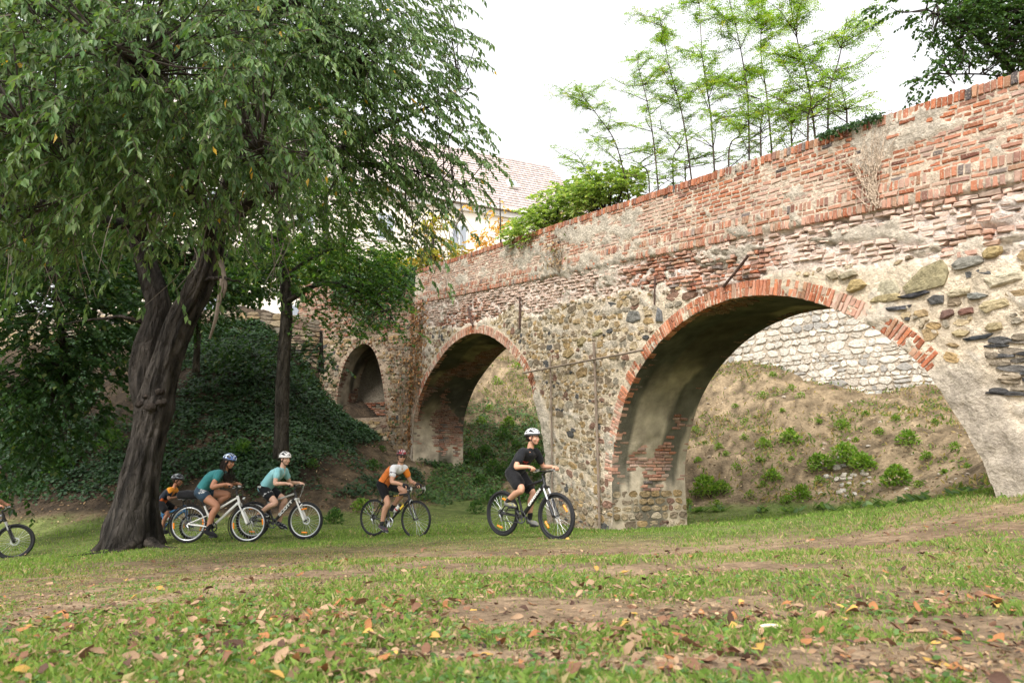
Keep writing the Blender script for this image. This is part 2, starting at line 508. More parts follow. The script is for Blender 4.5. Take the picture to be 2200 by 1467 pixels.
PIECES = {}
def piece(kind, owner, verts, faces, col, centre, N, area):
    px, py, fz = project(centre)
    r = unit(-np.asarray(centre))
    vis = area * max(0.02, float(np.dot(N, r))) / max(fz, 0.1) ** 2
    if fz < 0.3 or not (-30 < px < 2230 and -30 < py < 1500):
        vis *= 1e-3
    PIECES.setdefault((owner, kind), []).append((vis, verts, faces, col))

_BF = [np.array([[0, 1, 5, 4], [1, 2, 6, 5], [2, 3, 7, 6], [3, 0, 4, 7], [4, 5, 9, 8], [5, 6, 10, 9], [6, 7, 11, 10], [7, 4, 8, 11], [8, 9, 10, 11]])]
_SGN = np.array([[-1, -1], [1, -1], [1, 1], [-1, 1]], float)
def brick_piece(kind, owner, c, A, B, N, ha, hb, front, back, col, jit=0.006, ch=0.010, rot=0.0):
    q = _SGN * np.array([ha, hb]) + rng.normal(0, jit, (4, 2))
    if rot:
        cr, sr = math.cos(rot), math.sin(rot)
        q = q @ np.array([[cr, sr], [-sr, cr]])
    sh = 1 - ch / np.array([ha, hb])
    q2 = q * np.clip(sh, 0.5, 0.95) + rng.normal(0, jit * 0.4, (4, 2))
    h = np.concatenate([np.full(4, back), np.full(4, front - ch) + rng.normal(0, jit * 0.5, 4), np.full(4, front) + rng.normal(0, jit * 0.7, 4)])
    uv = np.concatenate([q, q, q2])
    v = c + uv[:, :1] * A + uv[:, 1:] * B + h[:, None] * N
    piece(kind, owner, v, _BF, col, c, N, 4 * ha * hb)

_SFC = {}
def stone_piece(kind, owner, c, A, B, N, outline, front, back, col, dome=0.35):
    o = np.asarray(outline, float); m = len(o)
    if m not in _SFC:
        i = np.arange(m); j = (i + 1) % m
        _SFC[m] = [np.concatenate([np.stack([i, j, m + j, m + i], 1), np.stack([m + i, m + j, 2 * m + j, 2 * m + i], 1)]),
                   np.stack([2 * m + i, 2 * m + j, np.full(m, 3 * m)], 1)]
    uv = np.concatenate([o * 1.02, o, o * 0.74 + rng.normal(0, 0.006, (m, 2)), rng.normal(0, 0.01, (1, 2))])
    hs = np.concatenate([np.full(m, back), front * (1 - dome) + rng.normal(0, 0.005, m), np.full(m, front * (1 - dome * 0.2)) + rng.normal(0, 0.006, m), [front]])
    v = c + uv[:, :1] * A + uv[:, 1:] * B + hs[:, None] * N
    area = (o[:, 0].max() - o[:, 0].min()) * (o[:, 1].max() - o[:, 1].min()) * 0.75
    piece(kind, owner, v, _SFC[m], col, c, N, area)

def blob(ha, hb, m=9, e=2.6, jit=0.13, rot=0.0):
    th = np.linspace(0, 2 * math.pi, m, endpoint=False) + rng.uniform(0, 6) + rng.normal(0, 0.12, m)
    th = np.sort(th % (2 * math.pi))
    ca, sa = np.cos(th), np.sin(th)
    r = (np.abs(ca) ** e + np.abs(sa) ** e) ** (-1 / e)
    r = r * (1 + rng.normal(0, jit, m))
    o = np.stack([ca * r * ha, sa * r * hb], 1)
    if rot:
        cr, sr = math.cos(rot), math.sin(rot)
        o = o @ np.array([[cr, sr], [-sr, cr]])
    return o

def flush_pieces(owner, parent, mats, most=300):
    for (ow, kind), lst in list(PIECES.items()):
        if ow != owner: continue
        lst.sort(key=lambda t: -t[0])
        mat = mats[kind]
        for vis, v, f, col in lst[:most]:
            MB().add(v, f, col).build(kind, mat, parent)
        rest = lst[most:]
        if rest:
            mb = MB()
            for vis, v, f, col in rest:
                mb.add(v, f, col)
            mb.build('distant_' + kind, mat, parent, kind='stuff')
        del PIECES[(ow, kind)]

def brick_col(pale=0.0, fresh=False):
    k = rng.random() if not fresh else 0.16 + 0.8 * rng.random()
    if k < 0.05: c = np.array([0.10, 0.085, 0.085])
    elif k < 0.16: c = np.array([0.24, 0.10, 0.07])
    elif k < 0.55: c = np.array([0.37, 0.125, 0.064])
    elif k < 0.85: c = np.array([0.44, 0.160, 0.080])
    else: c = np.array([0.37, 0.20, 0.12])
    c = c * rng.uniform(0.60, 1.05)
    return lerp(c, np.array([0.64, 0.51, 0.43]) * rng.uniform(0.8, 1.12), np.clip(pale + rng.normal(0, 0.12), 0, 0.85))

_ST = np.array([[0.31, 0.225, 0.125], [0.25, 0.195, 0.135], [0.40, 0.315, 0.20], [0.28, 0.245, 0.19], [0.36, 0.25, 0.125], [0.21, 0.125, 0.09], [0.09, 0.088, 0.085], [0.48, 0.40, 0.29]])
_SP = np.array([0.2, 0.17, 0.19, 0.12, 0.12, 0.07, 0.04, 0.09])
def stone_col():
    return _ST[rng.choice(len(_ST), p=_SP)] * rng.uniform(0.8, 1.2)

# the bridge: one long face, then a bend and the last bay with the blind arch
BR = Plane2((2.3, 16.0), (0.469, -0.883))
SLOPE = -0.1397
THICK = 2.2
def top_z(s):
    return 4.977 + SLOPE * (np.asarray(s, float) - 9.077)
S_BEND = -13.75
B2 = Plane2(BR.pt(S_BEND, 0)[:2], (0.93, -0.37))
def top2_z(s):
    return top_z(S_BEND) + 0.0 * np.asarray(s, float)

ARCH1 = [(0.0, -2.4), (-0.01, -1.0), (0.0, -0.14), (0.09, 0.32), (0.34, 1.0), (0.61, 1.51), (1.07, 2.04), (1.56, 2.42), (2.18, 2.76), (2.90, 2.99), (3.67, 3.09), (4.25, 3.07),
         (4.76, 2.98), (5.27, 2.84), (5.80, 2.61), (6.13, 2.43), (6.51, 2.18), (6.86, 1.92), (7.18, 1.59), (7.45, 1.26), (7.70, 0.77), (7.89, 0.38), (8.09, -0.22), (8.25, -1.2), (8.3, -2.4)]
ARCH2 = [(-13.40, -2.6), (-13.40, 0.0), (-13.38, 1.5), (-13.22, 2.15), (-12.37, 3.09), (-11.17, 3.77), (-9.82, 4.27), (-8.56, 4.45), (-7.52, 4.40), (-6.51, 4.15), (-5.52, 3.70), (-4.61, 3.11), (-3.88, 2.43),
         (-3.45, 1.6), (-3.15, 0.84), (-2.95, 0.0), (-2.9, -2.4)]
A1, L1 = resample(ARCH1, 240)
A2, L2 = resample(ARCH2, 260)
NICHE_PX = [(722, 900), (725, 850), (734, 800), (749, 764), (766, 745), (781, 738), (797, 746), (809, 768), (818, 803), (826, 858), (828, 905)]
A3, L3 = resample([B2.hit(*p) for p in NICHE_PX], 60)
A1C, A2C = A1[::5], A2[::5]
A1C = np.vstack([A1C, A1[-1:]]); A2C = np.vstack([A2C, A2[-1:]])

bridge = empty('castle_bridge', tuple(BR.pt(-1.5, gz(*BR.pt(-1.5, 0)[:2]))), label='long old brick and rubble stone bridge with pointed arches rising to the upper left', category='bridge')
bridge_inv = bridge.matrix_basis.inverted()
# parts keep world coordinates: the parent sits at the pier's foot, so shift their meshes back
_bo = np.array(bridge.location)

def wall_grid(pl, s0, s1, topf, relmax, holes, hfun, cfun, ds, dr, name, mat, parent, off):
    S = np.arange(s0, s1 + ds * 0.5, ds); Rl = np.concatenate([[0.0], np.arange(dr, relmax, dr)])
    s, r = np.meshgrid(S, Rl)
    z = topf(s) - r
    s, z = s.copy(), z.copy()
    ins = np.zeros(s.shape, bool); nearS = s.copy(); nearZ = z.copy()
    for hpoly in holes:
        i2 = inside_poly(s, z, hpoly)
        _, qx, qz = dist_poly(s, z, hpoly)
        nearS = np.where(i2, qx, nearS); nearZ = np.where(i2, qz, nearZ); ins |= i2
    n0, n1 = s.shape
    i, j = np.meshgrid(np.arange(n0 - 1), np.arange(n1 - 1), indexing='ij')
    q = np.stack([i * n1 + j, (i + 1) * n1 + j, (i + 1) * n1 + j + 1, i * n1 + j + 1], -1).reshape(-1, 4)
    fi = ins.ravel()
    q = q[~fi[q].all(1)]
    h = hfun(s, z, topf(s) - z); c = cfun(s, z, topf(s) - z)
    s = np.where(ins, nearS, s); z = np.where(ins, nearZ, z)
    v = pl.pt(s, z, h).reshape(-1, 3) - off
    used = np.unique(q)
    mp = np.full(len(v), -1); mp[used] = np.arange(len(used))
    return MB().add(v[used], mp[q], c.reshape(-1, 3)[used]).build(name, mat, parent, smooth=True)

def stone_line(s):
    return 2.33 + 0.30 * (fbm(np.asarray(s) * 0.6, 0.0, 0, 3, 61) - 0.5) * 2 + 0.12 * sstep(-6, -9, s)

def plaster_mask(s, z, r):
    n = fbm(s * 1.15, r * 2.3, 0, 4, 21) + 0.42 * (fbm(s * 7, r * 11, 0, 3, 23) - 0.5)
    big = 0.10 * (fbm(s * 0.3, r * 0.4, 0, 2, 24) - 0.5) + 0.03 * sstep(2.0, -4.0, s)
    th = np.where(r < 1.05, 0.575, np.where(r < 1.5, 0.60, np.where(r < stone_line(s), 0.585, 0.66))) - big
    m = sstep(th, th + 0.05, n)
    # the cement skirt round the right-hand haunch and beside the second arch
    d1, _, _ = dist_poly(s, z, A1C[30:])
    m = np.maximum(m, sstep(0.62, 0.45, d1 + (fbm(s * 3, z * 3, 0, 3, 25) - 0.5) * 0.5) * sstep(1.5, 1.2, z) * (s > 6))
    d2, _, _ = dist_poly(s, z, A2C)
    m = np.maximum(m, sstep(0.5, 0.38, d2 + (fbm(s * 3, z * 3, 0, 3, 26) - 0.5) * 0.3) * sstep(2.2, 1.9, z))
    return m

def face_h(s, z, r):
    pm = plaster_mask(s, z, r)
    fine = (fbm(s * 7, z * 7, 0, 3, 27) - 0.5) * 2
    er = sstep(1.42, 1.5, r) * sstep(0.1, -0.1, r - stone_line(s))
    stz = sstep(-0.1, 0.1, r - stone_line(s))
    h = -0.006 + 0.012 * fine + 0.010 * (fbm(s * 16, z * 16, 0, 2, 28) - 0.5)
    h = h - er * (0.035 + 0.05 * (fbm(s * 2.2, r * 5, 0, 3, 29) - 0.3))
    h = h + stz * (0.002 + 0.015 * fine)
    h = h - er * 0.10 * sstep(0.60, 0.68, fbm(s * 3.0, r * 8.5, 0, 3, 99))
    h = h + 0.012 * sstep(1.02, 1.06, r) * sstep(1.46, 1.42, r)
    return h + pm * (0.024 + 0.012 * fine + er * 0.02)

def face_c(s, z, r):
    n = fbm(s * 0.9, z * 0.9, 0, 4, 33)[..., None]; f2 = fbm(s * 6, z * 6, 0, 3, 35)[..., None]
    pm = plaster_mask(s, z, r)[..., None]
    er = (sstep(1.35, 1.6, r) * sstep(0.35, -0.2, r - stone_line(s)))[..., None]
    c = lerp((0.46, 0.36, 0.275), (0.62, 0.52, 0.41), n)
    c = lerp(c, lerp((0.54, 0.42, 0.36), (0.74, 0.66, 0.60), n), er * 0.9)
    st = sstep(-0.1, 0.2, r - stone_line(s))[..., None]
    c = lerp(c, lerp((0.50, 0.405, 0.295), (0.70, 0.605, 0.475), n), st)
    pc = lerp((0.38, 0.335, 0.275), (0.62, 0.54, 0.44), fbm(s * 0.5, z * 0.5, 0, 3, 37)[..., None])
    c = lerp(c, pc, pm)
    dh = dist_poly(s, z, A1C[30:])[0]
    c = lerp(c, lerp((0.34, 0.295, 0.24), (0.50, 0.43, 0.345), n), (sstep(0.75, 0.4, dh) * sstep(1.5, 1.0, z) * (s > 6))[..., None])
    damp = sstep(-0.2, -1.4, z)[..., None] * 0.35
    return c * (0.72 + 0.56 * f2) * (1 - damp)

wall_grid(BR, S_BEND, 13.0, top_z, 9.9, [A1, A2], face_h, face_c, 0.055, 0.05, 'mortar_bed', M_MORTAR, bridge, _bo)

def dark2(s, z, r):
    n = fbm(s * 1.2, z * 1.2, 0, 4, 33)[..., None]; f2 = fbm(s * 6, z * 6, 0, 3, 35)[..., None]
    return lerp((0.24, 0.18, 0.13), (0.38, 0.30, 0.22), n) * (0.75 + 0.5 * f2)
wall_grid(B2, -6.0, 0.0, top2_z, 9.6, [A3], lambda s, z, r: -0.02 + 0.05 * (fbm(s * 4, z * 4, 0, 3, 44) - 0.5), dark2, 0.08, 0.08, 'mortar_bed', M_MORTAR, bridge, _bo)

def arch_ring(s, z, pad):
    """distance test for many points at once"""
    s, z = np.asarray(s, float), np.asarray(z, float)
    bad = np.zeros(s.shape, bool)
    for a, lo in ((A1C, -0.3), (A2C, 1.7)):
        d = dist_poly(s, z, a)[0]
        bad |= inside_poly(s, z, a) | (d < np.where(z > lo, pad, 0.06))
    return bad

def offs(v): return v - _bo

COURSE = np.array([BR.d[0] * math.cos(math.atan(SLOPE)), BR.d[1] * math.cos(math.atan(SLOPE)), math.sin(math.atan(SLOPE))])
UPC = np.cross(BR.N, COURSE); UPC = UPC if UPC[2] > 0 else -UPC
S_END = 11.0
# coping: bricks set on edge
s = S_BEND
while s < S_END:
    w = rng.uniform(0.066, 0.082)
    if rng.random() < 0.97:
        hgt = 0.076 + rng.normal(0, 0.003)
        c = BR.pt(s + w / 2, top_z(s + w / 2) - 0.066 + rng.normal(0, 0.005)) - _bo
        brick_piece('coping_brick', 'bridge', c + 0, COURSE, UPC, BR.N, w / 2 - 0.005, hgt, 0.022 + rng.normal(0, 0.006), -0.30, brick_col(0.0), 0.004)
    s += w + 0.006
# pieces are stored relative to the bridge's foot, so the visibility test needs the world centre
def _fix_vis():
    for (ow, kind), lst in PIECES.items():
        if ow != 'bridge': continue
        for k, (vis, v, f, col) in enumerate(lst):
            cw = v.mean(0) + _bo
            px, py, fz = project(cw)
            size = np.ptp(v, axis=0).max() * np.sort(np.ptp(v, axis=0))[1]
            ok = fz > 0.3 and -20 < px < 2220 and -20 < py < 1490
            lst[k] = ((size / max(fz, 0.1) ** 2) * (1 if ok else 1e-3), v, f, col)

# courses of the parapet and of the worn brickwork below the string
r = 0.150
row = 0
while r < 2.95:
    ch = rng.uniform(0.074, 0.090)
    if 1.03 < r < 1.45:                                   # string: brick on end, a flat course, brick on end
        for r0, hh, lo_, hi_, keep in ((1.055, 0.072, 0.068, 0.084, 0.93), (1.222, 0.033, 0.20, 0.29, 0.9), (1.31, 0.072, 0.068, 0.084, 0.93)):
            Wd = rng.uniform(lo_, hi_, 600); X = S_BEND + np.cumsum(Wd + 0.008) - Wd / 2
            Wd, X = Wd[X < S_END], X[X < S_END]
            Z = top_z(X) - r0 - hh
            bad = arch_ring(X, Z, 0.35); pmk = plaster_mask(X, Z, np.full(X.shape, r0 + hh))
            C_ = BR.pt(X, Z) - _bo
            for k in range(len(X)):
                if bad[k] or rng.random() > keep or (pmk[k] > 0.9 and rng.random() > 0.3): continue
                brick_piece('string_brick', 'bridge', C_[k], COURSE, UPC, BR.N, Wd[k] / 2 - 0.005, hh - 0.002, 0.017 + rng.normal(0, 0.007), -0.08, brick_col(0.22), 0.004)
        r = 1.47
        continue
    worn = r > 1.45
    xs = []
    s = S_BEND + rng.uniform(-0.15, 0.0)
    while s < S_END:
        w = rng.uniform(0.18, 0.255) if rng.random() < 0.68 else rng.uniform(0.10, 0.14)
        if worn: w *= rng.uniform(0.7, 1.05)
        xs.append((s + w / 2, w)); s += w + 0.018
    X = np.array([a for a, b in xs]); Z = top_z(X) - r - ch / 2
    rr = np.full(X.shape, r + ch / 2)
    bad = arch_ring(X, Z, 0.37) | (X < S_BEND + 0.1) | (rr > stone_line(X) - 0.02)
    pm = plaster_mask(X, Z, rr)
    hh = face_h(X, Z, rr)
    pale_n = fbm(X * 0.5, rr * 0.8, 0, 3, 55)
    for k in range(len(X)):
        if bad[k]: continue
        gone = 0.05 + 0.07 * worn
        if rng.random() < gone or (pm[k] > 0.8 and rng.random() < 0.6): continue
        front = rng.uniform(-0.003, 0.009) if not worn else rng.uniform(-0.05, 0.008)
        if front < hh[k] - 0.02: front = hh[k] + rng.uniform(-0.004, 0.01)
        pale = (0.04 + 0.5 * sstep(0.49, 0.66, pale_n[k] + 0.08 * float(sstep(6.5, 3.0, X[k])))) if not worn else (0.22 + 0.85 * sstep(0.36, 0.58, pale_n[k]))
        c = BR.pt(X[k], Z[k]) - _bo
        brick_piece('brick', 'bridge', c, COURSE, UPC, BR.N, xs[k][1] / 2 - 0.004, ch / 2 - 0.010 - 0.004 * worn, front, -0.12, brick_col(pale), 0.005 + 0.004 * worn, rot=rng.normal(0, 0.008 + 0.014 * worn))
    r += ch + 0.004
    row += 1

# rubble: stones the photograph shows singly, outlined on the wall plane
FEATURE = [([(1940, 618), (1982, 575), (2022, 558), (2038, 585), (2030, 612), (1950, 632)], (0.27, 0.235, 0.14)),
           ([(2045, 570), (2062, 555), (2105, 550), (2115, 562), (2095, 572), (2055, 580)], (0.22, 0.21, 0.18)),
           ([(2112, 545), (2122, 532), (2148, 528), (2150, 540), (2140, 552), (2115, 555)], (0.34, 0.26, 0.13)),
           ([(1887, 618), (1895, 603), (1925, 602), (1935, 625), (1925, 640), (1885, 645)], (0.40, 0.36, 0.26)),
           ([(1870, 648), (1885, 635), (1930, 630), (1938, 642), (1900, 650)], (0.33, 0.27, 0.15)),
           ([(1820, 625), (1830, 602), (1850, 600), (1864, 612), (1850, 622), (1828, 628)], (0.33, 0.25, 0.12)),
           ([(1775, 590), (1795, 580), (1800, 596), (1790, 602)], (0.30, 0.25, 0.17)), ([(1802, 592), (1835, 580), (1843, 590), (1810, 602)], (0.30, 0.26, 0.18)),
           ([(2020, 685), (2026, 668), (2045, 664), (2050, 674), (2030, 686)], (0.14, 0.085, 0.07)),
           ([(2060, 672), (2066, 664), (2090, 660), (2092, 672), (2065, 678)], (0.17, 0.09, 0.07)),
           ([(2104, 660), (2115, 648), (2160, 640), (2168, 655), (2120, 672)], (0.40, 0.33, 0.20)),
           ([(2035, 632), (2050, 622), (2085, 618), (2080, 632), (2045, 640)], (0.42, 0.36, 0.25)),
           ([(2115, 600), (2140, 592), (2195, 582), (2198, 600), (2130, 618)], (0.48, 0.42, 0.31)),
           ([(2118, 705), (2125, 695), (2150, 692), (2154, 705), (2130, 714)], (0.33, 0.27, 0.16)),
           ([(2045, 715), (2060, 708), (2085, 712), (2075, 722), (2055, 722)], (0.42, 0.34, 0.20)),
           ([(1905, 661), (1960, 655), (1955, 663), (1910, 668)], (0.10, 0.10, 0.11)), ([(1925, 640), (1990, 624), (1998, 628), (1960, 642)], (0.05, 0.05, 0.055)),
           ([(2070, 728), (2110, 720), (2135, 716), (2120, 727), (2080, 733)], (0.05, 0.055, 0.06)),
           ([(2080, 632), (2100, 628), (2125, 634), (2110, 642), (2085, 645)], (0.20, 0.20, 0.18)),
           ([(1238, 800), (1250, 788), (1262, 790), (1260, 806), (1242, 812)], (0.33, 0.23, 0.12)), ([(1212, 755), (1228, 746), (1234, 758), (1222, 768), (1210, 766)], (0.34, 0.25, 0.13)),
           ([(1240, 735), (1252, 722), (1260, 728), (1256, 740), (1242, 744)], (0.30, 0.24, 0.13)), ([(1275, 715), (1290, 706), (1294, 714), (1282, 722), (1274, 722)], (0.33, 0.29, 0.17)),
           ([(1345, 690), (1353, 668), (1372, 668), (1376, 686), (1360, 694)], (0.17, 0.165, 0.15)), ([(1410, 690), (1414, 660), (1422, 668), (1424, 690)], (0.15, 0.15, 0.15))]
FEATS = []
for poly, col in FEATURE:
    q = np.array([BR.hit(*p) for p in poly])
    cen = q.mean(0)
    o = q - cen
    if (o[:, 0] * np.roll(o[:, 1], -1) - np.roll(o[:, 0], -1) * o[:, 1]).sum() < 0: o = o[::-1]
    oo = np.concatenate([[o[k], (o[k] + o[(k + 1) % len(o)]) / 2 * rng.uniform(1.0, 1.08)] for k in range(len(o))])
    FEATS.append((cen, np.abs(o).max(0)))
    stone_piece('stone', 'bridge', BR.pt(*cen) - _bo, BR.D, BR.Z, BR.N, oo, rng.uniform(0.03, 0.05), -0.06, np.array(col) * 1.0, 0.4)
FC = np.array([f[0] for f in FEATS]); FH = np.array([f[1] for f in FEATS])
# layered dark slate beside the right-hand haunch
zz = 0.42
while zz < 1.62:
    ss = 8.1 + rng.uniform(0, 0.3)
    hb_ = rng.uniform(0.022, 0.05)
    while ss < 9.9:
        hw_ = rng.uniform(0.07, 0.26)
        if rng.random() < 0.94 and dist_poly(np.array([ss + hw_]), np.array([zz]), A1C)[0][0] > 0.52 + rng.uniform(0, 0.25):
            stone_piece('stone', 'bridge', BR.pt(ss + hw_, zz + rng.normal(0, 0.01)) - _bo, COURSE, UPC, BR.N, blob(hw_ * 1.02, hb_, 9, 3.0, 0.12, rng.normal(0, 0.03)), rng.uniform(0.008, 0.04), -0.05,
                        lerp((0.060, 0.062, 0.066), (0.24, 0.195, 0.14), rng.random() ** 2.4) * rng.uniform(0.8, 1.5), 0.2)
        ss += 2 * hw_ + 0.01
    zz += 2 * hb_ + 0.008
FC = np.vstack([FC, [[8.8, 1.0]]]); FH = np.vstack([FH, [[0.72, 0.55]]])

def rubble(pl, owner, s0, s1, topf, r0f, zmin, ok, hmin=0.09, hmax=0.21, cover=0.86, colf=stone_col, axA=None, axB=None, tilt=0.0, off=0.0, front=(0.002, 0.022), dark=1.0):
    r = 0.0
    while r < 12:
        hh = rng.uniform(hmin, hmax)
        s = s0 + rng.uniform(0, 0.2)
        xs = []
        while s < s1:
            w = rng.uniform(0.8, 2.6) * hh
            xs.append((s + w / 2, w)); s += w + rng.uniform(0.008, 0.035)
        X = np.array([a for a, b in xs]); W = np.array([b for a, b in xs])
        Z = topf(X) - r - hh / 2 + rng.normal(0, 0.02, len(X))
        use = (r + hh / 2 > r0f(X)) & (Z > zmin) & ok(X, Z) & (rng.random(len(X)) < cover)
        for k in np.nonzero(use)[0]:
            o = blob(W[k] / 2 * rng.uniform(0.86, 1.06), hh / 2 * rng.uniform(0.82, 1.08), rng.integers(5, 9), rng.uniform(2.6, 4.5), 0.15, rng.normal(0, 0.10))
            stone_piece('stone', owner, pl.pt(X[k], Z[k]) - off, axA if axA is not None else pl.D, axB if axB is not None else pl.Z, pl.N, o, rng.uniform(*front), -0.07, colf() * dark, rng.uniform(0.1, 0.4))
        r += hh + rng.uniform(0.004, 0.022)

def ok_front(X, Z):
    rr = top_z(X) - Z
    g = ~arch_ring(X, Z, 0.38)
    g &= plaster_mask(X, Z, rr) < 0.5
    for c_, h_ in zip(FC, FH):
        g &= ~((np.abs(X - c_[0]) < h_[0] * 1.05 + 0.06) & (np.abs(Z - c_[1]) < h_[1] * 1.05 + 0.04))
    return g
rubble(BR, 'bridge', S_BEND + 0.1, S_END, top_z, lambda X: stone_line(X) + 0.03, -1.9, ok_front, 0.055, 0.19, 0.96, axA=COURSE, axB=UPC, off=_bo)

# arch rings
def ring(a, z_left, z_right, seed_gap, depth=0.29):
    L = np.concatenate([[0], np.cumsum(np.linalg.norm(np.diff(a, axis=0), axis=1))])
    crown = a[:, 1].argmax()
    u = 0.0
    while u < L[-1]:
        w = rng.uniform(0.062, 0.078)
        um = u + w / 2
        q = np.array([np.interp(um, L, a[:, 0]), np.interp(um, L, a[:, 1])])
        e = np.array([np.interp(um + 0.12, L, a[:, 0]), np.interp(um + 0.12, L, a[:, 1])]) - np.array([np.interp(um - 0.12, L, a[:, 0]), np.interp(um - 0.12, L, a[:, 1])])
        e = e / (np.linalg.norm(e) + 1e-9)
        left = um < L[crown]
        u += w + 0.010
        if q[1] < (z_left if left else z_right): continue
        if any(abs(q[0] - gs) < gw and (gl is None or gl == left) for gs, gw, gl in seed_gap) : continue
        out = np.array([-e[1], e[0]])
        T = BR.D * e[0] + BR.Z * e[1]; O = BR.D * out[0] + BR.Z * out[1]
        pale = 0.0 + 0.35 * float(fbm(um * 0.5, 0, 0, 2, 71 + int(a[0, 0])) > 0.56)
        halves = [(0.145, 0.145)] if rng.random() < 0.5 else [(0.072, 0.066), (0.218, 0.066)]
        if len(halves) == 1: halves = [(0.140, 0.146)]
        for rc, hr in halves:
            if rng.random() < 0.03: continue
            c = BR.pt(q[0], q[1]) + O * rc - _bo
            brick_piece('arch_brick', 'bridge', c, T, O, BR.N, w / 2 - 0.003, hr, 0.010 + rng.normal(0, 0.006), -0.16, brick_col(pale, True) * 1.12, 0.004, 0.007)
ring(A1, -0.35, 1.25, [(1.22, 0.10, True), (0.74, 0.05, True)])
ring(A2, 1.75, 1.85, [])

# soffits: the vault seen from below, brick and stained plaster, low light painted in towards the crown
def soffit(pl, a, thick, name, brick_lo, brick_hi, darkc, seed, ds=0.07):
    L = np.concatenate([[0], np.cumsum(np.linalg.norm(np.diff(a, axis=0), axis=1))])
    U = np.arange(0, L[-1], ds); Wd = np.linspace(0, thick, max(8, int(thick / 0.09)))
    u, w = np.meshgrid(U, Wd, indexing='ij')
    s = np.interp(u, L, a[:, 0]); z = np.interp(u, L, a[:, 1])
    es = np.interp(u + 0.1, L, a[:, 0]) - np.interp(u - 0.1, L, a[:, 0]); ez = np.interp(u + 0.1, L, a[:, 1]) - np.interp(u - 0.1, L, a[:, 1])
    nn = np.sqrt(es ** 2 + ez ** 2) + 1e-9; es, ez = es / nn, ez / nn
    ins, inz = ez, -es                                       # into the opening
    pm = sstep(0.44, 0.5, fbm(u * 0.55, w * 0.9, seed, 4, 81) + 0.12 * sstep(1.0, 2.4, z))
    edge = np.minimum(w, thick - w)
    h = -0.03 + 0.035 * pm + 0.02 * (fbm(u * 4, w * 4, seed, 3, 83) - 0.5)
    h = h * sstep(0.0, 0.12, edge) - 0.004
    p = pl.pt(s + ins * h, z + inz * h, -w)
    n1 = fbm(u * 0.9, w * 0.7, seed, 4, 85)[..., None]; n2 = fbm(u * 5, w * 5, seed, 3, 87)[..., None]
    up = sstep(0.6, 2.6, z - z.min() - 2.4)[..., None]  # low light under the vault, painted into the plaster colour with height
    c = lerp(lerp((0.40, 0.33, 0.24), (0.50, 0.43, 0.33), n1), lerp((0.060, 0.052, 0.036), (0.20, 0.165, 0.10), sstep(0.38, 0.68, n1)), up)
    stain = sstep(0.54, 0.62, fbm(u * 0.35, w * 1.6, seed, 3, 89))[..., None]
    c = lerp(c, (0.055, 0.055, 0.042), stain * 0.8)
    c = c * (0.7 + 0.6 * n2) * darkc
    n0, m0 = u.shape
    i, j = np.meshgrid(np.arange(n0 - 1), np.arange(m0 - 1), indexing='ij')
    q = np.stack([i * m0 + j, (i + 1) * m0 + j, (i + 1) * m0 + j + 1, i * m0 + j + 1], -1).reshape(-1, 4)
    MB().add(p.reshape(-1, 3) - _bo, q, c.reshape(-1, 3)).build(name, M_SOFFIT, bridge, smooth=True)
    # brick courses lie across the vault
    uu = 0.0; row = 0
    while uu < L[-1]:
        z0 = np.interp(uu, L, a[:, 1])
        if z0 < -1.6: uu += 0.08; continue
        e = np.array([np.interp(uu + 0.1, L, a[:, 0]) - np.interp(uu - 0.1, L, a[:, 0]), np.interp(uu + 0.1, L, a[:, 1]) - np.interp(uu - 0.1, L, a[:, 1])]); e /= np.linalg.norm(e) + 1e-9
        Nn = pl.D * e[1] - pl.Z * e[0]; T = pl.D * e[0] + pl.Z * e[1]
        s0 = np.interp(uu, L, a[:, 0])
        if z0 < brick_lo:                                    # rubble footing
            hh = rng.uniform(0.09, 0.17); ww = 0.02
            while ww < thick:
                wl = rng.uniform(0.9, 2.4) * hh
                if rng.random() < 0.85 and ww + wl < thick + 0.06:
                    c = pl.pt(np.interp(uu + hh / 2, L, a[:, 0]), np.interp(uu + hh / 2, L, a[:, 1]), -(ww + wl / 2)) - _bo
                    stone_piece('stone', 'bridge', c, -pl.N, T, Nn, blob(wl / 2 * 0.94, hh / 2 * 0.92, 9, 3, 0.09), rng.uniform(0.0, 0.025), -0.06, stone_col() * 0.8, 0.3)
                ww += wl + 0.02
            uu += hh + 0.02
            continue
        ww = 0.0 if row % 2 else -0.13
        pale = 0.25
        wg = np.linspace(0, thick, 40); kg = sstep(0.44, 0.5, fbm(np.full(40, uu * 0.55), wg * 0.9, seed, 4, 81) + 0.12 * float(sstep(1.0, 2.4, z0)))
        while ww < thick - 0.1:
            wl = rng.uniform(0.23, 0.28)
            wm = ww + wl / 2
            k = float(np.interp(wm, wg, kg))
            near_edge = min(wm, thick - wm) < 0.2
            if wm > 0.05 and wm < thick - 0.03 and (k < 0.6 or (near_edge and rng.random() < 0.8) or (wm < 0.30 and z0 < 2.3)) and z0 < brick_hi and rng.random() < 0.9:
                c = pl.pt(s0, z0, -wm) - _bo
                hw = min(wl / 2 - 0.006, wm + 0.0, thick - wm)
                brick_piece('vault_brick', 'bridge', c, -pl.N, T, Nn, hw, 0.032, rng.uniform(-0.012, 0.006), -0.1, brick_col(pale) * lerp(0.9, 0.36, sstep(0.2, 2.2, z0) if seed < 3 else 0.8), 0.004)  # brick colour darkened up the vault to paint the same low light
            ww += wl + 0.01
        uu += 0.078; row += 1
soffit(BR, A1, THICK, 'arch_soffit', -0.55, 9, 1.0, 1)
soffit(BR, A2, THICK, 'arch_soffit', -0.15, 9, 1.0, 2)
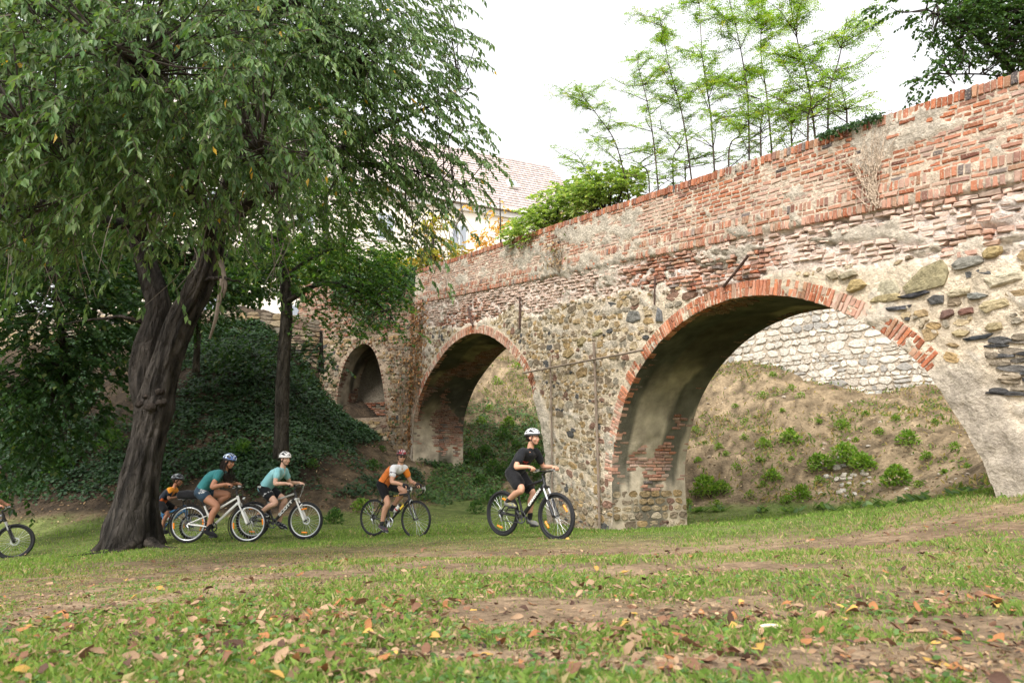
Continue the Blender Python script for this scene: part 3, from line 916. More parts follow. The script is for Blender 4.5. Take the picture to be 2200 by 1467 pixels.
# the blind arch: short vault and a brick back
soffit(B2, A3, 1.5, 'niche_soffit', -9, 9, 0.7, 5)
mb = MB()
qs = np.linspace(A3[:, 0].min() - 0.3, A3[:, 0].max() + 0.3, 30); qz = np.linspace(A3[:, 1].min() - 1, A3[:, 1].max() + 0.3, 40)
s_, z_ = np.meshgrid(qs, qz)
p = B2.pt(s_, z_, -1.5 + 0.04 * (fbm(s_ * 5, z_ * 5, 0, 3, 91) - 0.5))
i, j = np.meshgrid(np.arange(39), np.arange(29), indexing='ij')
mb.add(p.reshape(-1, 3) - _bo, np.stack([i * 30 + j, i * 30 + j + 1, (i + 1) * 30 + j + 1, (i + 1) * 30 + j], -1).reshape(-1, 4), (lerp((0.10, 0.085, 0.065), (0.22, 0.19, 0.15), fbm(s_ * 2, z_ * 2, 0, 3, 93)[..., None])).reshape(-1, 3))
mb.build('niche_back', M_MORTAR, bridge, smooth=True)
for k in range(7):
    zz = A3[:, 1].min() + 0.42 + k * 0.085
    ss = A3[:, 0].min() + 0.05
    while ss < A3[:, 0].max():
        w = rng.uniform(0.2, 0.28)
        if rng.random() < 0.85:
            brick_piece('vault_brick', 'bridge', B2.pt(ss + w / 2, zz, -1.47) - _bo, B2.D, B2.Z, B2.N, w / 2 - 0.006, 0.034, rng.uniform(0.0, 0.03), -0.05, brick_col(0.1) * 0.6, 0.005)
        ss += w
# last bay: worn brick over rubble, a smooth plaster band round the blind arch
def ok_b2(X, Z): return ~(inside_poly(X, Z, A3) | (dist_poly(X, Z, A3)[0] < 0.2))
r = 0.08
while r < 2.6:
    X = np.arange(-6.0, 0.0, 0.27) + rng.uniform(0, 0.2); Z = np.full(X.shape, float(top_z(S_BEND)) - r)
    k_ = ok_b2(X, Z)
    for x_, z0 in zip(X[k_], Z[k_]):
        if rng.random() < 0.7:
            brick_piece('brick', 'bridge', B2.pt(x_, z0) - _bo, B2.D, B2.Z, B2.N, 0.12, 0.033, rng.uniform(-0.02, 0.02), -0.08, brick_col(0.2) * 0.75, 0.007)
    r += 0.088
rubble(B2, 'bridge', -6.0, -0.05, top2_z, lambda X: 2.65 + 0 * X, 0.0, ok_b2, 0.10, 0.22, 0.8, off=_bo, dark=0.8)

flushed = _fix_vis()
flush_pieces('bridge', bridge, {'coping_brick': M_BRICK, 'brick': M_BRICK, 'string_brick': M_BRICK, 'arch_brick': M_BRICK, 'vault_brick': M_BRICK, 'stone': M_STONE})

# back of the bridge, deck and end
mb = MB()
for pl, s0, s1, topf, holes in ((BR, S_BEND, 13.0, top_z, [A1, A2]), (B2, -6.0, 0.0, top2_z, [])):
    S = np.arange(s0, s1 + 0.01, 0.2); Rl = np.arange(0.0, 9.9, 0.2)
    s_, r_ = np.meshgrid(S, Rl); z_ = topf(s_) - r_
    ins = np.zeros(s_.shape, bool); ns, nz = s_.copy(), z_.copy()
    for hp in holes:
        i2 = inside_poly(s_, z_, hp); _, qx, qz = dist_poly(s_, z_, hp)
        ns = np.where(i2, qx, ns); nz = np.where(i2, qz, nz); ins |= i2
    n0, n1 = s_.shape
    i, j = np.meshgrid(np.arange(n0 - 1), np.arange(n1 - 1), indexing='ij')
    q = np.stack([i * n1 + j, i * n1 + j + 1, (i + 1) * n1 + j + 1, (i + 1) * n1 + j], -1).reshape(-1, 4)
    q = q[~ins.ravel()[q].all(1)]
    cc = lerp((0.42, 0.30, 0.22), (0.52, 0.42, 0.32), fbm(s_, z_, 0, 3, 95)[..., None]).reshape(-1, 3)
    mb.add(pl.pt(ns, nz, -THICK if pl is BR else -3.0).reshape(-1, 3) - _bo, q, cc)
mb.build('back_wall', M_MORTAR, bridge)
mb = MB()
for h0, h1, dz in ((-0.02, -0.34, -0.135), (-0.34, -1.86, -0.95), (-1.86, -2.2, 0.0)):
    S = np.arange(S_BEND, 13.01, 0.4)
    a_ = BR.pt(S, top_z(S) + dz, h0) - _bo; b_ = BR.pt(S, top_z(S) + dz, h1) - _bo; n = len(S)
    mb.add(np.vstack([a_, b_]), np.stack([np.arange(n - 1), np.arange(1, n), np.arange(1, n) + n, np.arange(n - 1) + n], 1), (0.2, 0.15, 0.1))
for h0, z0, z1 in ((-0.34, -0.135, -0.95), (-1.86, 0.0, -0.95)):
    a_ = BR.pt(S, top_z(S) + z0, h0) - _bo; b_ = BR.pt(S, top_z(S) + z1, h0) - _bo
    mb.add(np.vstack([a_, b_]), np.stack([np.arange(n - 1), np.arange(1, n), np.arange(1, n) + n, np.arange(n - 1) + n], 1), (0.35, 0.2, 0.13))
a_ = B2.pt(np.array([-6.0, 0.0]), top2_z(0.0), 0.0) - _bo; b_ = B2.pt(np.array([-6.0, 0.0]), top2_z(0.0), -3.0) - _bo
mb.add(np.vstack([a_, b_]), [np.array([[0, 1, 3, 2]])], (0.2, 0.15, 0.1))
e_ = np.stack([B2.pt(-6.0, top2_z(0), 0), B2.pt(-6.0, top2_z(0), -3.0), B2.pt(-6.0, -2, -3.0), B2.pt(-6.0, -2, 0)]) - _bo
mb.add(e_, [np.array([[0, 1, 2, 3]])], (0.3, 0.22, 0.16))
mb.build('deck', M_MORTAR, bridge)

# ------------------------------------------------------------------ other stone walls
def course_wall(name, path, z0f, ztop, hmin, hmax, colf, label, category, cmort, smax=2.3):
    P, L = resample(path, 80)
    d = np.gradient(P, axis=0); d = unit(d)
    u = np.linspace(0, L, len(P))
    org = np.array([P[len(P) // 2][0], P[len(P) // 2][1], z0f])
    root = empty(name, tuple(org), label=label, category=category, kind='thing')
    Zs = np.linspace(z0f, ztop, 30)
    uu, zz = np.meshgrid(u, Zs)
    px_, py_ = np.meshgrid(P[:, 0], Zs)[0], np.meshgrid(P[:, 1], Zs)[0]
    nx_, ny_ = np.meshgrid(d[:, 1], Zs)[0], np.meshgrid(-d[:, 0], Zs)[0]
    h = 0.03 * (fbm(uu * 3, zz * 3, 0, 3, 97) - 0.5) - 0.02
    v = np.stack([px_ + nx_ * h, py_ + ny_ * h, zz], -1).reshape(-1, 3) - org
    n1 = len(P)
    i, j = np.meshgrid(np.arange(29), np.arange(n1 - 1), indexing='ij')
    q = np.stack([i * n1 + j, i * n1 + j + 1, (i + 1) * n1 + j + 1, (i + 1) * n1 + j], -1).reshape(-1, 4)
    mb = MB(); mb.add(v, q, lerp(np.array(cmort) * 0.8, np.array(cmort) * 1.15, fbm(uu * 2, zz * 2, 0, 3, 98)[..., None]).reshape(-1, 3))
    bv = np.stack([P[:, 0] - d[:, 1] * 0.7, P[:, 1] + d[:, 0] * 0.7, np.full(n1, ztop)], -1) - org       # top and back
    tv = np.stack([P[:, 0], P[:, 1], np.full(n1, ztop)], -1) - org
    lv = bv.copy(); lv[:, 2] = z0f - org[2]
    k = np.arange(n1 - 1)
    mb.add(np.vstack([tv, bv, lv]), np.concatenate([np.stack([k, k + 1, k + 1 + n1, k + n1], 1), np.stack([k + n1, k + 1 + n1, k + 1 + 2 * n1, k + 2 * n1], 1)]), cmort)
    mb.build('mortar_bed', M_MORTAR, root, smooth=False)
    kq = np.linspace(0, len(P) - 1, 40).astype(int)
    gzs = ground_z(P[kq, 0] + d[kq, 1] * 0.1, P[kq, 1] - d[kq, 0] * 0.1)
    z = z0f
    while z < ztop:
        hh = rng.uniform(hmin, hmax); x = 0.0
        while x < L:
            w = rng.uniform(0.6, smax) * hh
            if w > 1.2 * hh and rng.random() < 0.25:      # two thin stones one above the other
                subs = [(hh * 0.26, hh * 0.24), (hh * 0.76, hh * 0.22)]
            else:
                subs = [(hh * 0.5, hh * 0.5)]
            xm = min(x + w / 2, L)
            k = np.array([np.interp(xm, u, P[:, 0]), np.interp(xm, u, P[:, 1])]); t = unit(np.array([np.interp(xm, u, d[:, 0]), np.interp(xm, u, d[:, 1])]))
            D = np.array([t[0], t[1], 0]); N = np.array([t[1], -t[0], 0])
            for zc, hb in subs:
                c = np.array([k[0], k[1], z + zc]) 
                if c[2] < gzs[min(int(xm / L * 40), 39)] - 0.4: continue
                stone_piece('stone', name, c - org, D, np.array([0, 0, 1.0]), N, blob(w / 2 * 0.97, hb * 0.95, rng.integers(5, 9), rng.uniform(2.8, 5.0), 0.12, rng.normal(0, 0.09)), rng.uniform(0.0, 0.05), -0.05, colf(), rng.uniform(0.1, 0.35))
            x += w + 0.02
        z += hh + 0.015
    lst = PIECES.get((name, 'stone'), [])
    for k, (vis, v, f, col) in enumerate(lst):
        cw = v.mean(0) + org
        px, py, fz = project(cw)
        ok = fz > 0.3 and -20 < px < 2220 and 550 < py < 1000
        lst[k] = ((np.ptp(v[:, :2], axis=0).max() * np.ptp(v[:, 2]) / fz ** 2) * (1 if ok else 1e-3), v, f, col)
    flush_pieces(name, root, {'stone': M_STONE})
    return root

def pale_stone():
    return np.array([[0.56, 0.52, 0.45], [0.48, 0.43, 0.36], [0.62, 0.57, 0.49], [0.36, 0.34, 0.31]][rng.choice(4, p=[0.4, 0.25, 0.25, 0.1])]) * rng.uniform(0.85, 1.12)
course_wall('bastion_wall', [(8.9, 32.5), (10.6, 29.6), (12.6, 27.2), (15.2, 25.0), (18.2, 23.6)], 0.2, 8.6, 0.13, 0.36, pale_stone,
            'curved pale stone bastion wall seen through the large arch', 'wall', (0.46, 0.39, 0.31))
def grey_stone():
    return stone_col() * 0.8 + np.array([0.05, 0.045, 0.04])
course_wall('retaining_wall', [(-26, 28.6), (-16, 28.3), (-11, 28.6), (-9.4, 29.2), (-8.6, 29.9)], 3.0, 6.25, 0.16, 0.34, grey_stone,
            'low rubble retaining wall along the top of the shaded bank', 'wall', (0.30, 0.24, 0.18), 2.8)

# ------------------------------------------------------------------ ironwork and timbers on the bridge
def rod(name, pts, rad, mat, label, category, sides=6, group=None):
    P = np.array(pts, float); o = P[0].copy()
    mb = MB(); tube(mb, P - o, rad, sides)
    r_ = mb.build(name, mat, None, label=label, category=category, group=group); r_.location = o
    return r_
def on_wall(px, py, h): s, z = BR.hit(px, py); return BR.pt(s, z, h)
s0, z0 = BR.hit(1188, 765); zb = gz(*BR.pt(s0, 0, 0.1)[:2])
rod('timber_post', spline([BR.pt(s0, z0, 0.09), BR.pt(s0 + 0.02, 0.8, 0.08), BR.pt(s0 + 0.03, zb, 0.1)], 8), 0.026, M_TIMBER, 'thin grey timber post against the pier, beside the second arch', 'post', 6, 'timber frame on the pier')
s0, z0 = BR.hit(1282, 735)
rod('timber_post', spline([BR.pt(s0, z0, 0.09), BR.pt(s0 + 0.04, 0.8, 0.08), BR.pt(s0 + 0.09, zb, 0.1)], 8), 0.033, M_TIMBER, 'thicker grey timber post against the pier, beside the large arch', 'post', 6, 'timber frame on the pier')
rod('timber_rail', spline([on_wall(1132, 802, 0.13), on_wall(1240, 782, 0.15), on_wall(1392, 753, 0.13)], 8), 0.026, M_TIMBER, 'sloping grey timber rail nailed across the two posts', 'rail', 6, 'timber frame on the pier')
rod('iron_anchor', [on_wall(1120, 638, 0.05), on_wall(1120, 672, 0.05), on_wall(1119, 707, 0.05)], 0.035, M_IRON, 'upright rusty iron wall anchor right of the second arch crown', 'anchor', 6, 'iron wall anchors')
rod('iron_anchor', [on_wall(1009, 660, 0.05), on_wall(1014, 680, 0.08), on_wall(1019, 700, 0.05)], 0.04, M_IRON, 'short rusty iron wall anchor over the crown of the second arch', 'anchor', 6, 'iron wall anchors')
rod('iron_anchor', [on_wall(1557, 617, 0.04), on_wall(1590, 585, 0.10), on_wall(1622, 551, 0.16)], 0.026, M_IRON, 'slanting rusty iron bar sticking out above the large arch', 'anchor', 6, 'iron wall anchors')
rod('iron_anchor', [on_wall(1409, 595, 0.03), on_wall(1410, 625, 0.05), on_wall(1409, 655, 0.04)], 0.018, M_IRON, 'thin rusty iron rod on the wall left of the large arch crown', 'anchor', 6, 'iron wall anchors')
# ------------------------------------------------------------------ leaves
T_NARROW = (np.array([[0, 0, 0], [0.42, 0.5, 0.05], [0.46, 0, -0.05], [0.42, -0.5, 0.05], [1, 0, -0.16]]), np.array([[0, 2, 1], [0, 3, 2], [2, 4, 1], [2, 3, 4]]))
T_OVAL = (np.array([[0, 0, 0], [0.3, 0.46, 0.04], [0.72, 0.36, 0.02], [1, 0, -0.08], [0.72, -0.36, 0.02], [0.3, -0.46, 0.04]]), np.array([[0, 3, 2], [0, 2, 1], [0, 4, 3], [0, 5, 4]]))
_ml = np.array([[0, 0], [0.36, 0.20], [0.42, 0.56], [0.58, 0.20], [1.0, 0.0], [0.58, -0.20], [0.42, -0.56], [0.36, -0.20]])
T_MAPLE = (np.concatenate([_ml, np.where(np.abs(_ml[:, 1:]) > 0.4, 0.07, -0.02)], 1), np.array([[0, 7, 1], [7, 6, 5], [1, 3, 2], [7, 5, 1], [1, 5, 3], [5, 4, 3]]))
T_DIAMOND = (np.array([[0, 0, 0], [0.42, 0.46, 0.05], [1, 0, -0.10], [0.42, -0.46, 0.05]]), np.array([[0, 2, 1], [0, 3, 2]]))
T_LEAFLET = (np.array([[0, 0, 0], [0.5, 0.5, 0.03], [1, 0, -0.04], [0.5, -0.5, 0.03]]), np.array([[0, 2, 1], [0, 3, 2]]))

def leaf_arrays(pos, axis, nor, L, W, tpl):
    pos, axis, nor = np.asarray(pos, float), unit(axis), np.asarray(nor, float)
    side = unit(np.cross(nor, axis)); nor = np.cross(axis, side)
    t, f = tpl
    L = np.broadcast_to(np.asarray(L, float), (len(pos),))[:, None, None]; W = np.broadcast_to(np.asarray(W, float), (len(pos),))[:, None, None]
    v = pos[:, None, :] + L * t[None, :, :1] * axis[:, None, :] + W * t[None, :, 1:2] * side[:, None, :] + L * t[None, :, 2:] * nor[:, None, :]
    k = len(t)
    ff = (f[None] + (np.arange(len(pos)) * k)[:, None, None]).reshape(-1, f.shape[1])
    return v.reshape(-1, 3), ff, k

def add_leaves(mb, pos, axis, nor, L, W, tpl, cols):
    v, f, k = leaf_arrays(pos, axis, nor, L, W, tpl)
    mb.add(v, f, np.repeat(np.asarray(cols, float), k, 0))

def rand_dirs(n):
    return unit(rng.normal(0, 1, (n, 3)))

def leaf_cols(n, a, b, extra=(), vary=0.18):
    c = lerp(np.array(a), np.array(b), rng.random((n, 1)) ** 1.3)
    c = c * (1 + rng.normal(0, vary, (n, 1)))
    for col, share in extra:
        m = rng.random(n) < share
        c[m] = np.array(col) * rng.uniform(0.7, 1.2, (m.sum(), 1))
    return np.clip(c, 0.008, 0.9)

def in_blobs(blobs, dens):
    """points spread through balls given as (px, py, Y, radius, density factor)"""
    out = []
    for b in blobs:
        px, py, Y, r = b[:4]
        k = b[4] if len(b) > 4 else 1.0
        n = max(3, int(4.19 * r ** 3 * dens * k))
        d = rand_dirs(n) * (rng.random((n, 1)) ** (1 / 2.6)) * r * np.array([1.0, 1.0, 0.85])
        d = d * (0.78 + 0.45 * fbm(d[:, 0] * 1.4 + px, d[:, 1] * 1.4, d[:, 2] * 1.4, 2, 7)[:, None])
        out.append(at(px, py, Y) + d)
    return np.concatenate(out)

def sprays(points, origin, length, nleaf, droop, L, W, tpl, cols, hang=0.6, flat=0.0, spread=0.5):
    """twigs with leaves: returns leaf arrays and the twig paths"""
    S = len(points)
    out = unit((points - origin) * np.array([1, 1, 0.3]) + rng.normal(0, 0.5, (S, 3)) * np.array([1, 1, 0.4]) * np.linalg.norm(points - origin, axis=1, keepdims=True))
    ln = length * rng.uniform(0.6, 1.3, (S, 1))
    t = np.linspace(0, 1, 5)
    path = points[:, None, :] + ln[:, None] * (out[:, None, :] * t[None, :, None] * (1 - 0.25 * droop * t[None, :, None]) + np.array([0, 0, -1.0]) * (droop * t ** 2)[None, :, None])
    path = path + np.cumsum(rng.normal(0, 0.02, path.shape), axis=1) * length
    tt = np.linspace(0.12, 1.0, nleaf)[None, :] + rng.uniform(-0.04, 0.04, (S, nleaf))
    tt = np.clip(tt, 0, 0.999) * 4
    i = tt.astype(int); fr = (tt - i)[..., None]
    ar = np.arange(S)[:, None]
    p = path[ar, i] * (1 - fr) + path[ar, i + 1] * fr
    tan = unit(path[ar, i + 1] - path[ar, i])
    up = np.array([0, 0, 1.0])
    sd = unit(np.cross(tan, up) + 1e-4)
    sgn = np.where(np.arange(nleaf) % 2 == 0, 1.0, -1.0)[None, :, None]
    ax = unit(tan * 0.55 + sd * sgn * spread * rng.uniform(0.5, 1.3, (S, nleaf, 1)) + np.array([0, 0, -1.0]) * hang + rng.normal(0, 0.22, (S, nleaf, 3)))
    nr = unit(up[None, None] * (0.4 + flat) + sd * sgn * 0.5 + rng.normal(0, 0.45 * (1 - 0.6 * flat), (S, nleaf, 3)))
    n = S * nleaf
    sc = rng.uniform(0.65, 1.15, n)
    return (p.reshape(-1, 3), ax.reshape(-1, 3), nr.reshape(-1, 3), L * sc, W * sc * rng.uniform(0.85, 1.15, n), tpl, cols(n)), path

def pix_path(pts, n):
    return spline([at(*p) for p in pts], n)

def bark_tube(mb, path, rad, sides=10, col=(0.055, 0.045, 0.038), ridge=0.0, seed=0, flare=0.0):
    p = np.asarray(path, float); r = np.asarray(rad, float)
    t, A, B = frames(p)
    th = np.linspace(0, 2 * math.pi, sides, endpoint=False)
    L = np.concatenate([[0], np.cumsum(np.linalg.norm(np.diff(p, axis=0), axis=1))])
    TH, LL = np.meshgrid(th, L)
    rr = np.broadcast_to(r[:, None], TH.shape).copy()
    if ridge:
        cx, sx = np.cos(TH), np.sin(TH)
        rr = rr * (1 + ridge * ((fbm(cx * 3.2, sx * 3.2, LL * 0.7, 3, seed) - 0.5) * 2.2 + (fbm(cx * 9, sx * 9, LL * 2.2, 3, seed + 5) - 0.5) * 0.9 + 0.5 * (fbm(cx * 1.6, sx * 1.6, LL * 1.8, 2, seed + 9) - 0.5)))
    if flare:
        rr = rr * (1 + flare * np.exp(-LL / 0.35) * (0.6 + 0.8 * np.cos(TH * 5 + 1.0) * 0.5 + 0.5 * np.cos(TH * 3)))
    v = p[:, None, :] + rr[..., None] * (A[:, None, :] * np.cos(TH)[..., None] + B[:, None, :] * np.sin(TH)[..., None])
    n_ = fbm(np.cos(TH) * 4, np.sin(TH) * 4, LL * 2.0, 3, seed + 2)[..., None]
    c = np.asarray(col) * (0.35 + 1.3 * sstep(0.25, 0.75, n_))
    mb.add(v.reshape(-1, 3), ring_faces(len(p), sides, True), c.reshape(-1, 3))

def twig_mesh(mb, paths, r0, r1, col, sides=3):
    Q = np.asarray(paths, float)                      # many twigs at once
    S, n = Q.shape[:2]
    t = unit(np.gradient(Q, axis=1)); m = unit(t.mean(1))
    ref = np.where(np.abs(m[:, 2:]) < 0.9, np.array([[0, 0, 1.0]]), np.array([[1.0, 0, 0]]))
    A = unit(np.cross(ref[:, None, :], t)); B = np.cross(t, A)
    r = np.linspace(r0, r1, n)[None, :, None, None]
    th = np.linspace(0, 2 * math.pi, sides, endpoint=False)
    v = Q[:, :, None] + r * (A[:, :, None] * np.cos(th)[:, None] + B[:, :, None] * np.sin(th)[:, None])
    f = ring_faces(n, sides, False)[0]
    ff = (f[None] + (np.arange(S) * n * sides)[:, None, None]).reshape(-1, 4)
    mb.add(v.reshape(-1, 3), ff, col)

# ------------------------------------------------------------------ the great leaning tree
def cherry_cols(n):
    return leaf_cols(n, (0.052, 0.118, 0.034), (0.145, 0.225, 0.078), [((0.55, 0.36, 0.05), 0.004), ((0.18, 0.25, 0.11), 0.12)])
tb = at(283, 1182, 12.6); tb[2] = gz(tb[0], 12.6) - 0.12
tree = empty('leaning_tree', tuple(tb), label='huge old leaning tree with dark gnarled trunk and drooping leaves, beside the cyclists', category='tree')
mb = MB()
P1 = pix_path([(278, 1190, 12.6), (290, 1085, 12.6), (308, 985, 12.65), (328, 895, 12.7), (350, 800, 12.7), (384, 700, 12.7), (424, 620, 12.65), (450, 545, 12.6), (468, 470, 12.5), (498, 380, 12.3), (520, 250, 12.2), (505, 100, 12.2), (480, -80, 12.2)], 170)
rad1 = np.interp(np.linspace(0, 12, 170), range(13), [0.46, 0.36, 0.305, 0.275, 0.265, 0.245, 0.23, 0.21, 0.19, 0.17, 0.15, 0.13, 0.09])
burl = np.exp(-((np.linspace(0, 12, 170) - 3.2) / 0.28) ** 2) * 0.05
bark_tube(mb, P1 - tb, rad1 + burl, 72, (0.046, 0.040, 0.035), 0.30, 3, 0.30)
P2 = pix_path([(326, 930, 12.75), (312, 830, 12.85), (318, 750, 12.9), (336, 690, 13.0), (336, 640, 13.0), (312, 560, 13.1), (294, 470, 13.1), (286, 330, 13.2), (266, 160, 13.2), (250, 40, 13.2), (236, -90, 13.2)], 70)
bark_tube(mb, P2 - tb, np.interp(np.linspace(0, 10, 70), range(11), [0.16, 0.28, 0.28, 0.24, 0.21, 0.19, 0.18, 0.16, 0.15, 0.13, 0.1]), 30, (0.034, 0.029, 0.025), 0.28, 13)
for (px, py, Y, r_) in [(302, 868, 12.46, 0.10), (325, 875, 12.44, 0.13), (346, 866, 12.46, 0.10), (344, 842, 12.48, 0.09), (314, 852, 12.46, 0.08)]:      # the burl's knuckles
    c = at(px, py, Y) - tb
    th, ph = np.meshgrid(np.linspace(0, 2 * math.pi, 12, endpoint=False), np.linspace(0.05, math.pi - 0.05, 8))
    dv = np.stack([np.sin(ph) * np.cos(th), np.sin(ph) * np.sin(th), np.cos(ph) * 0.7], -1)
    rr = r_ * (0.75 + 0.5 * fbm(dv[..., 0] * 3 + px, dv[..., 1] * 3, dv[..., 2] * 3, 2, 3))[..., None]
    mb.add((c + dv * rr).reshape(-1, 3), ring_faces(8, 12, True), (0.045, 0.036, 0.030))
# surface roots
for q in [[(300, 1160, 12.4), (250, 1190, 11.9), (190, 1196, 11.6), (120, 1200, 11.4)], [(240, 1150, 12.5), (200, 1168, 12.4), (150, 1180, 12.4)], [(320, 1165, 12.4), (352, 1176, 12.2), (385, 1182, 12.1)]]:
    w = np.array([at(*a) for a in q]); w[1:, 2] = ground_z(w[1:, 0], w[1:, 1]) - 0.02
    sp = spline(w, 14)
    bark_tube(mb, sp - tb, np.linspace(0.11, 0.02, 14), 9, (0.05, 0.042, 0.035), 0.15, 23)
mb.build('trunk', M_BARK, tree, smooth=True)
LIMBS = [[(470, 470, 12.5), (600, 385, 11.6), (720, 310, 11.0), (860, 235, 10.4), (985, 190, 10.0)],
         [(462, 500, 12.5), (560, 430, 12.0), (680, 330, 11.2), (760, 345, 10.4), (880, 365, 9.8), (1000, 400, 9.5)],
         [(455, 520, 12.5), (430, 380, 9.6), (390, 260, 7.4), (330, 160, 5.7), (250, 100, 4.9)],
         [(292, 460, 13.1), (190, 385, 11.2), (70, 335, 9.5), (-120, 300, 8.0)],
         [(268, 180, 13.2), (160, 70, 9.6), (20, -20, 7.6), (-150, -80, 6.5)],
         [(505, 120, 12.2), (620, 10, 10.2), (760, -110, 9.0)],
         [(288, 350, 13.2), (210, 315, 9.4), (130, 290, 6.8), (50, 270, 5.2)],
         [(490, 400, 12.3), (520, 330, 9.3), (545, 300, 7.4), (560, 330, 6.6)],
         [(300, 500, 13.1), (330, 450, 9.4), (370, 430, 7.6), (410, 420, 6.6)],
         [(290, 480, 13.1), (180, 470, 9.4), (90, 450, 7.2), (20, 450, 6.0)],
         [(480, -60, 12.2), (560, -60, 10.0), (650, 60, 9.0), (760, 150, 9.0)],
         [(430, 600, 12.6), (470, 598, 12.4), (505, 602, 12.2), (530, 614, 12.1)],
         [(330, 690, 13.0), (250, 690, 12.6), (170, 710, 12.4), (60, 720, 12.2)]]
LP = []
for k, l in enumerate(LIMBS):
    q = pix_path(l, 26)
    q[1:-1] += np.cumsum(rng.normal(0, 0.018, (24, 3)), 0)
    LP.append(q)
    mb = MB()
    bark_tube(mb, q - tb, np.linspace(0.13 if k < 11 else 0.06, 0.006, 26) * np.linspace(1, 0.55, 26) * (1.25 if k in (0, 3, 5) else 1), 9, (0.045, 0.038, 0.033), 0.1, 40 + k)
    mb.build('limb', M_BARK, tree, smooth=True)
NEAR = [(90, 190, 5.2, 1.0), (290, 110, 5.4, 1.0), (470, 190, 5.9, 1.0), (200, 360, 6.0, 1.0), (400, 350, 6.5, 1.0), (40, 400, 6.0, 0.95), (550, 320, 6.8, 0.85), (340, 480, 7.0, 0.6, 0.5), (110, 520, 6.8, 0.65, 0.45), (590, 430, 7.2, 0.55, 0.5),
        (-150, 150, 5.5, 1.1), (-160, 420, 6.5, 1.0), (150, -80, 5.4, 1.0), (420, -60, 5.8, 1.0), (470, 470, 8.6, 0.5, 0.6)]
MID = [(640, 130, 9.0, 1.45), (760, 215, 9.4, 1.4), (860, 95, 9.4, 1.15), (885, 290, 9.6, 1.0), (955, 400, 9.5, 0.62, 1.7), (860, 440, 10, 0.8, 1.3), (600, 40, 8.5, 1.5), (450, 40, 8.0, 1.4), (710, 0, 9.0, 1.4), (150, 70, 8, 1.6), (0, 90, 8, 1.6), (50, 300, 8.5, 1.5),
       (260, 300, 9, 1.5), (560, 220, 9.5, 1.4), (930, 190, 9.8, 0.62, 1.3), (970, 300, 9.6, 0.5, 1.7), (1010, 300, 9.6, 0.3, 1.6), (890, 500, 9.9, 0.5, 0.8), (760, 400, 10.5, 1.0), (680, 440, 10.8, 0.8, 0.7), (930, 20, 9.8, 0.6, 0.7), (985, 110, 9.9, 0.35, 0.7), (1010, 370, 9.5, 0.38, 1.7), (820, 360, 9.8, 0.8, 1.2)]
BACK = [(100, 150, 14, 2.4), (340, 130, 14.5, 2.4), (600, 130, 13.5, 2.2), (180, 380, 14, 1.9), (470, 330, 14.5, 1.7), (0, 420, 13, 1.9), (790, 60, 12, 1.5), (300, 420, 15, 1.5), (640, 330, 13.5, 1.4), (-300, 250, 12, 3.0), (300, -350, 11, 3.2), (800, -250, 11, 2.2), (-100, -250, 10, 3)]
crown_o = at(420, 420, 12.4)
mbl, mbt = MB(), MB()
big = []
for blobs, dens, nl, ln, keep in ((NEAR, 27, 16, 0.5, True), (MID, 21, 16, 0.5, False), (BACK, 5.2, 16, 0.7, False)):
    pts = in_blobs(blobs, dens)
    lv, paths = sprays(pts, crown_o, ln, nl, 0.55, 0.108 if not blobs is BACK else 0.16, 0.041 if not blobs is BACK else 0.06, T_NARROW if not blobs is BACK else T_DIAMOND, cherry_cols, 0.6)
    if keep:
        px, py, fz = project(lv[0])
        okv = (px > 5) & (px < 1090) & (py > 5) & (py < 700)
        rank = np.where(okv, lv[3] / fz, 0)
        top = np.argsort(-rank)[:1500]
        top = rng.permutation(top)[:300]
        sel = np.zeros(len(lv[0]), bool); sel[top] = True
        big = [a[sel] if isinstance(a, np.ndarray) and a is not tpl_ else a for a, tpl_ in ((a, None) for a in lv[:5])] + [lv[5], lv[6][sel]]
        rest = ~sel
        add_leaves(mbl, *[a[rest] for a in lv[:5]], lv[5], lv[6][rest])
    else:
        add_leaves(mbl, *lv)
    twig_mesh(mbt, paths[:, ::2] if keep else paths[::2, ::2], 0.006, 0.002, (0.09, 0.075, 0.055))
    # twigs tie back to the nearest limb
    LPA = np.concatenate(LP + [P1[50:], P2[40:]])
    for p0 in pts[::5]:
        if np.linalg.norm(p0 - crown_o) > 11: continue
        d = np.linalg.norm(LPA - p0, axis=1); k = d.argmin()
        if d[k] < 1.9:
            mid = (p0 + LPA[k]) / 2 + rng.normal(0, 0.12, 3) + np.array([0, 0, 0.12 * d[k]])
            tube(mbt, spline([LPA[k], mid, p0], 7), np.linspace(0.011, 0.004, 7), 4, (0.05, 0.042, 0.035), cap=False)
# long bare hanging switches with a tuft at the end
sw = []
for k in range(95):
    px0, py0, Y0 = rng.uniform(0, 620), rng.uniform(360, 520), rng.uniform(6.2, 9.5)
    if k > 70: px0, py0, Y0 = rng.uniform(860, 1000), rng.uniform(420, 500), rng.uniform(9.3, 10)
    p0 = at(px0, py0, Y0); ln = rng.uniform(0.35, 0.95)
    q = np.stack([p0, p0 + np.array([rng.normal(0, 0.08), rng.normal(0, 0.08), -0.4 * ln]), p0 + np.array([rng.normal(0, 0.14), rng.normal(0, 0.1), -ln])])
    q = spline(q, 7); sw.append(q)
    tube(mbt, q, np.linspace(0.008, 0.003, 7), 3, (0.16, 0.14, 0.115), cap=False)
tips = np.array([q[-1] for q in sw])[rng.random(len(sw)) < 0.6]
lv, paths = sprays(tips, crown_o, 0.16, 9, 0.9, 0.105, 0.042, T_NARROW, cherry_cols, 0.9)
add_leaves(mbl, *lv)
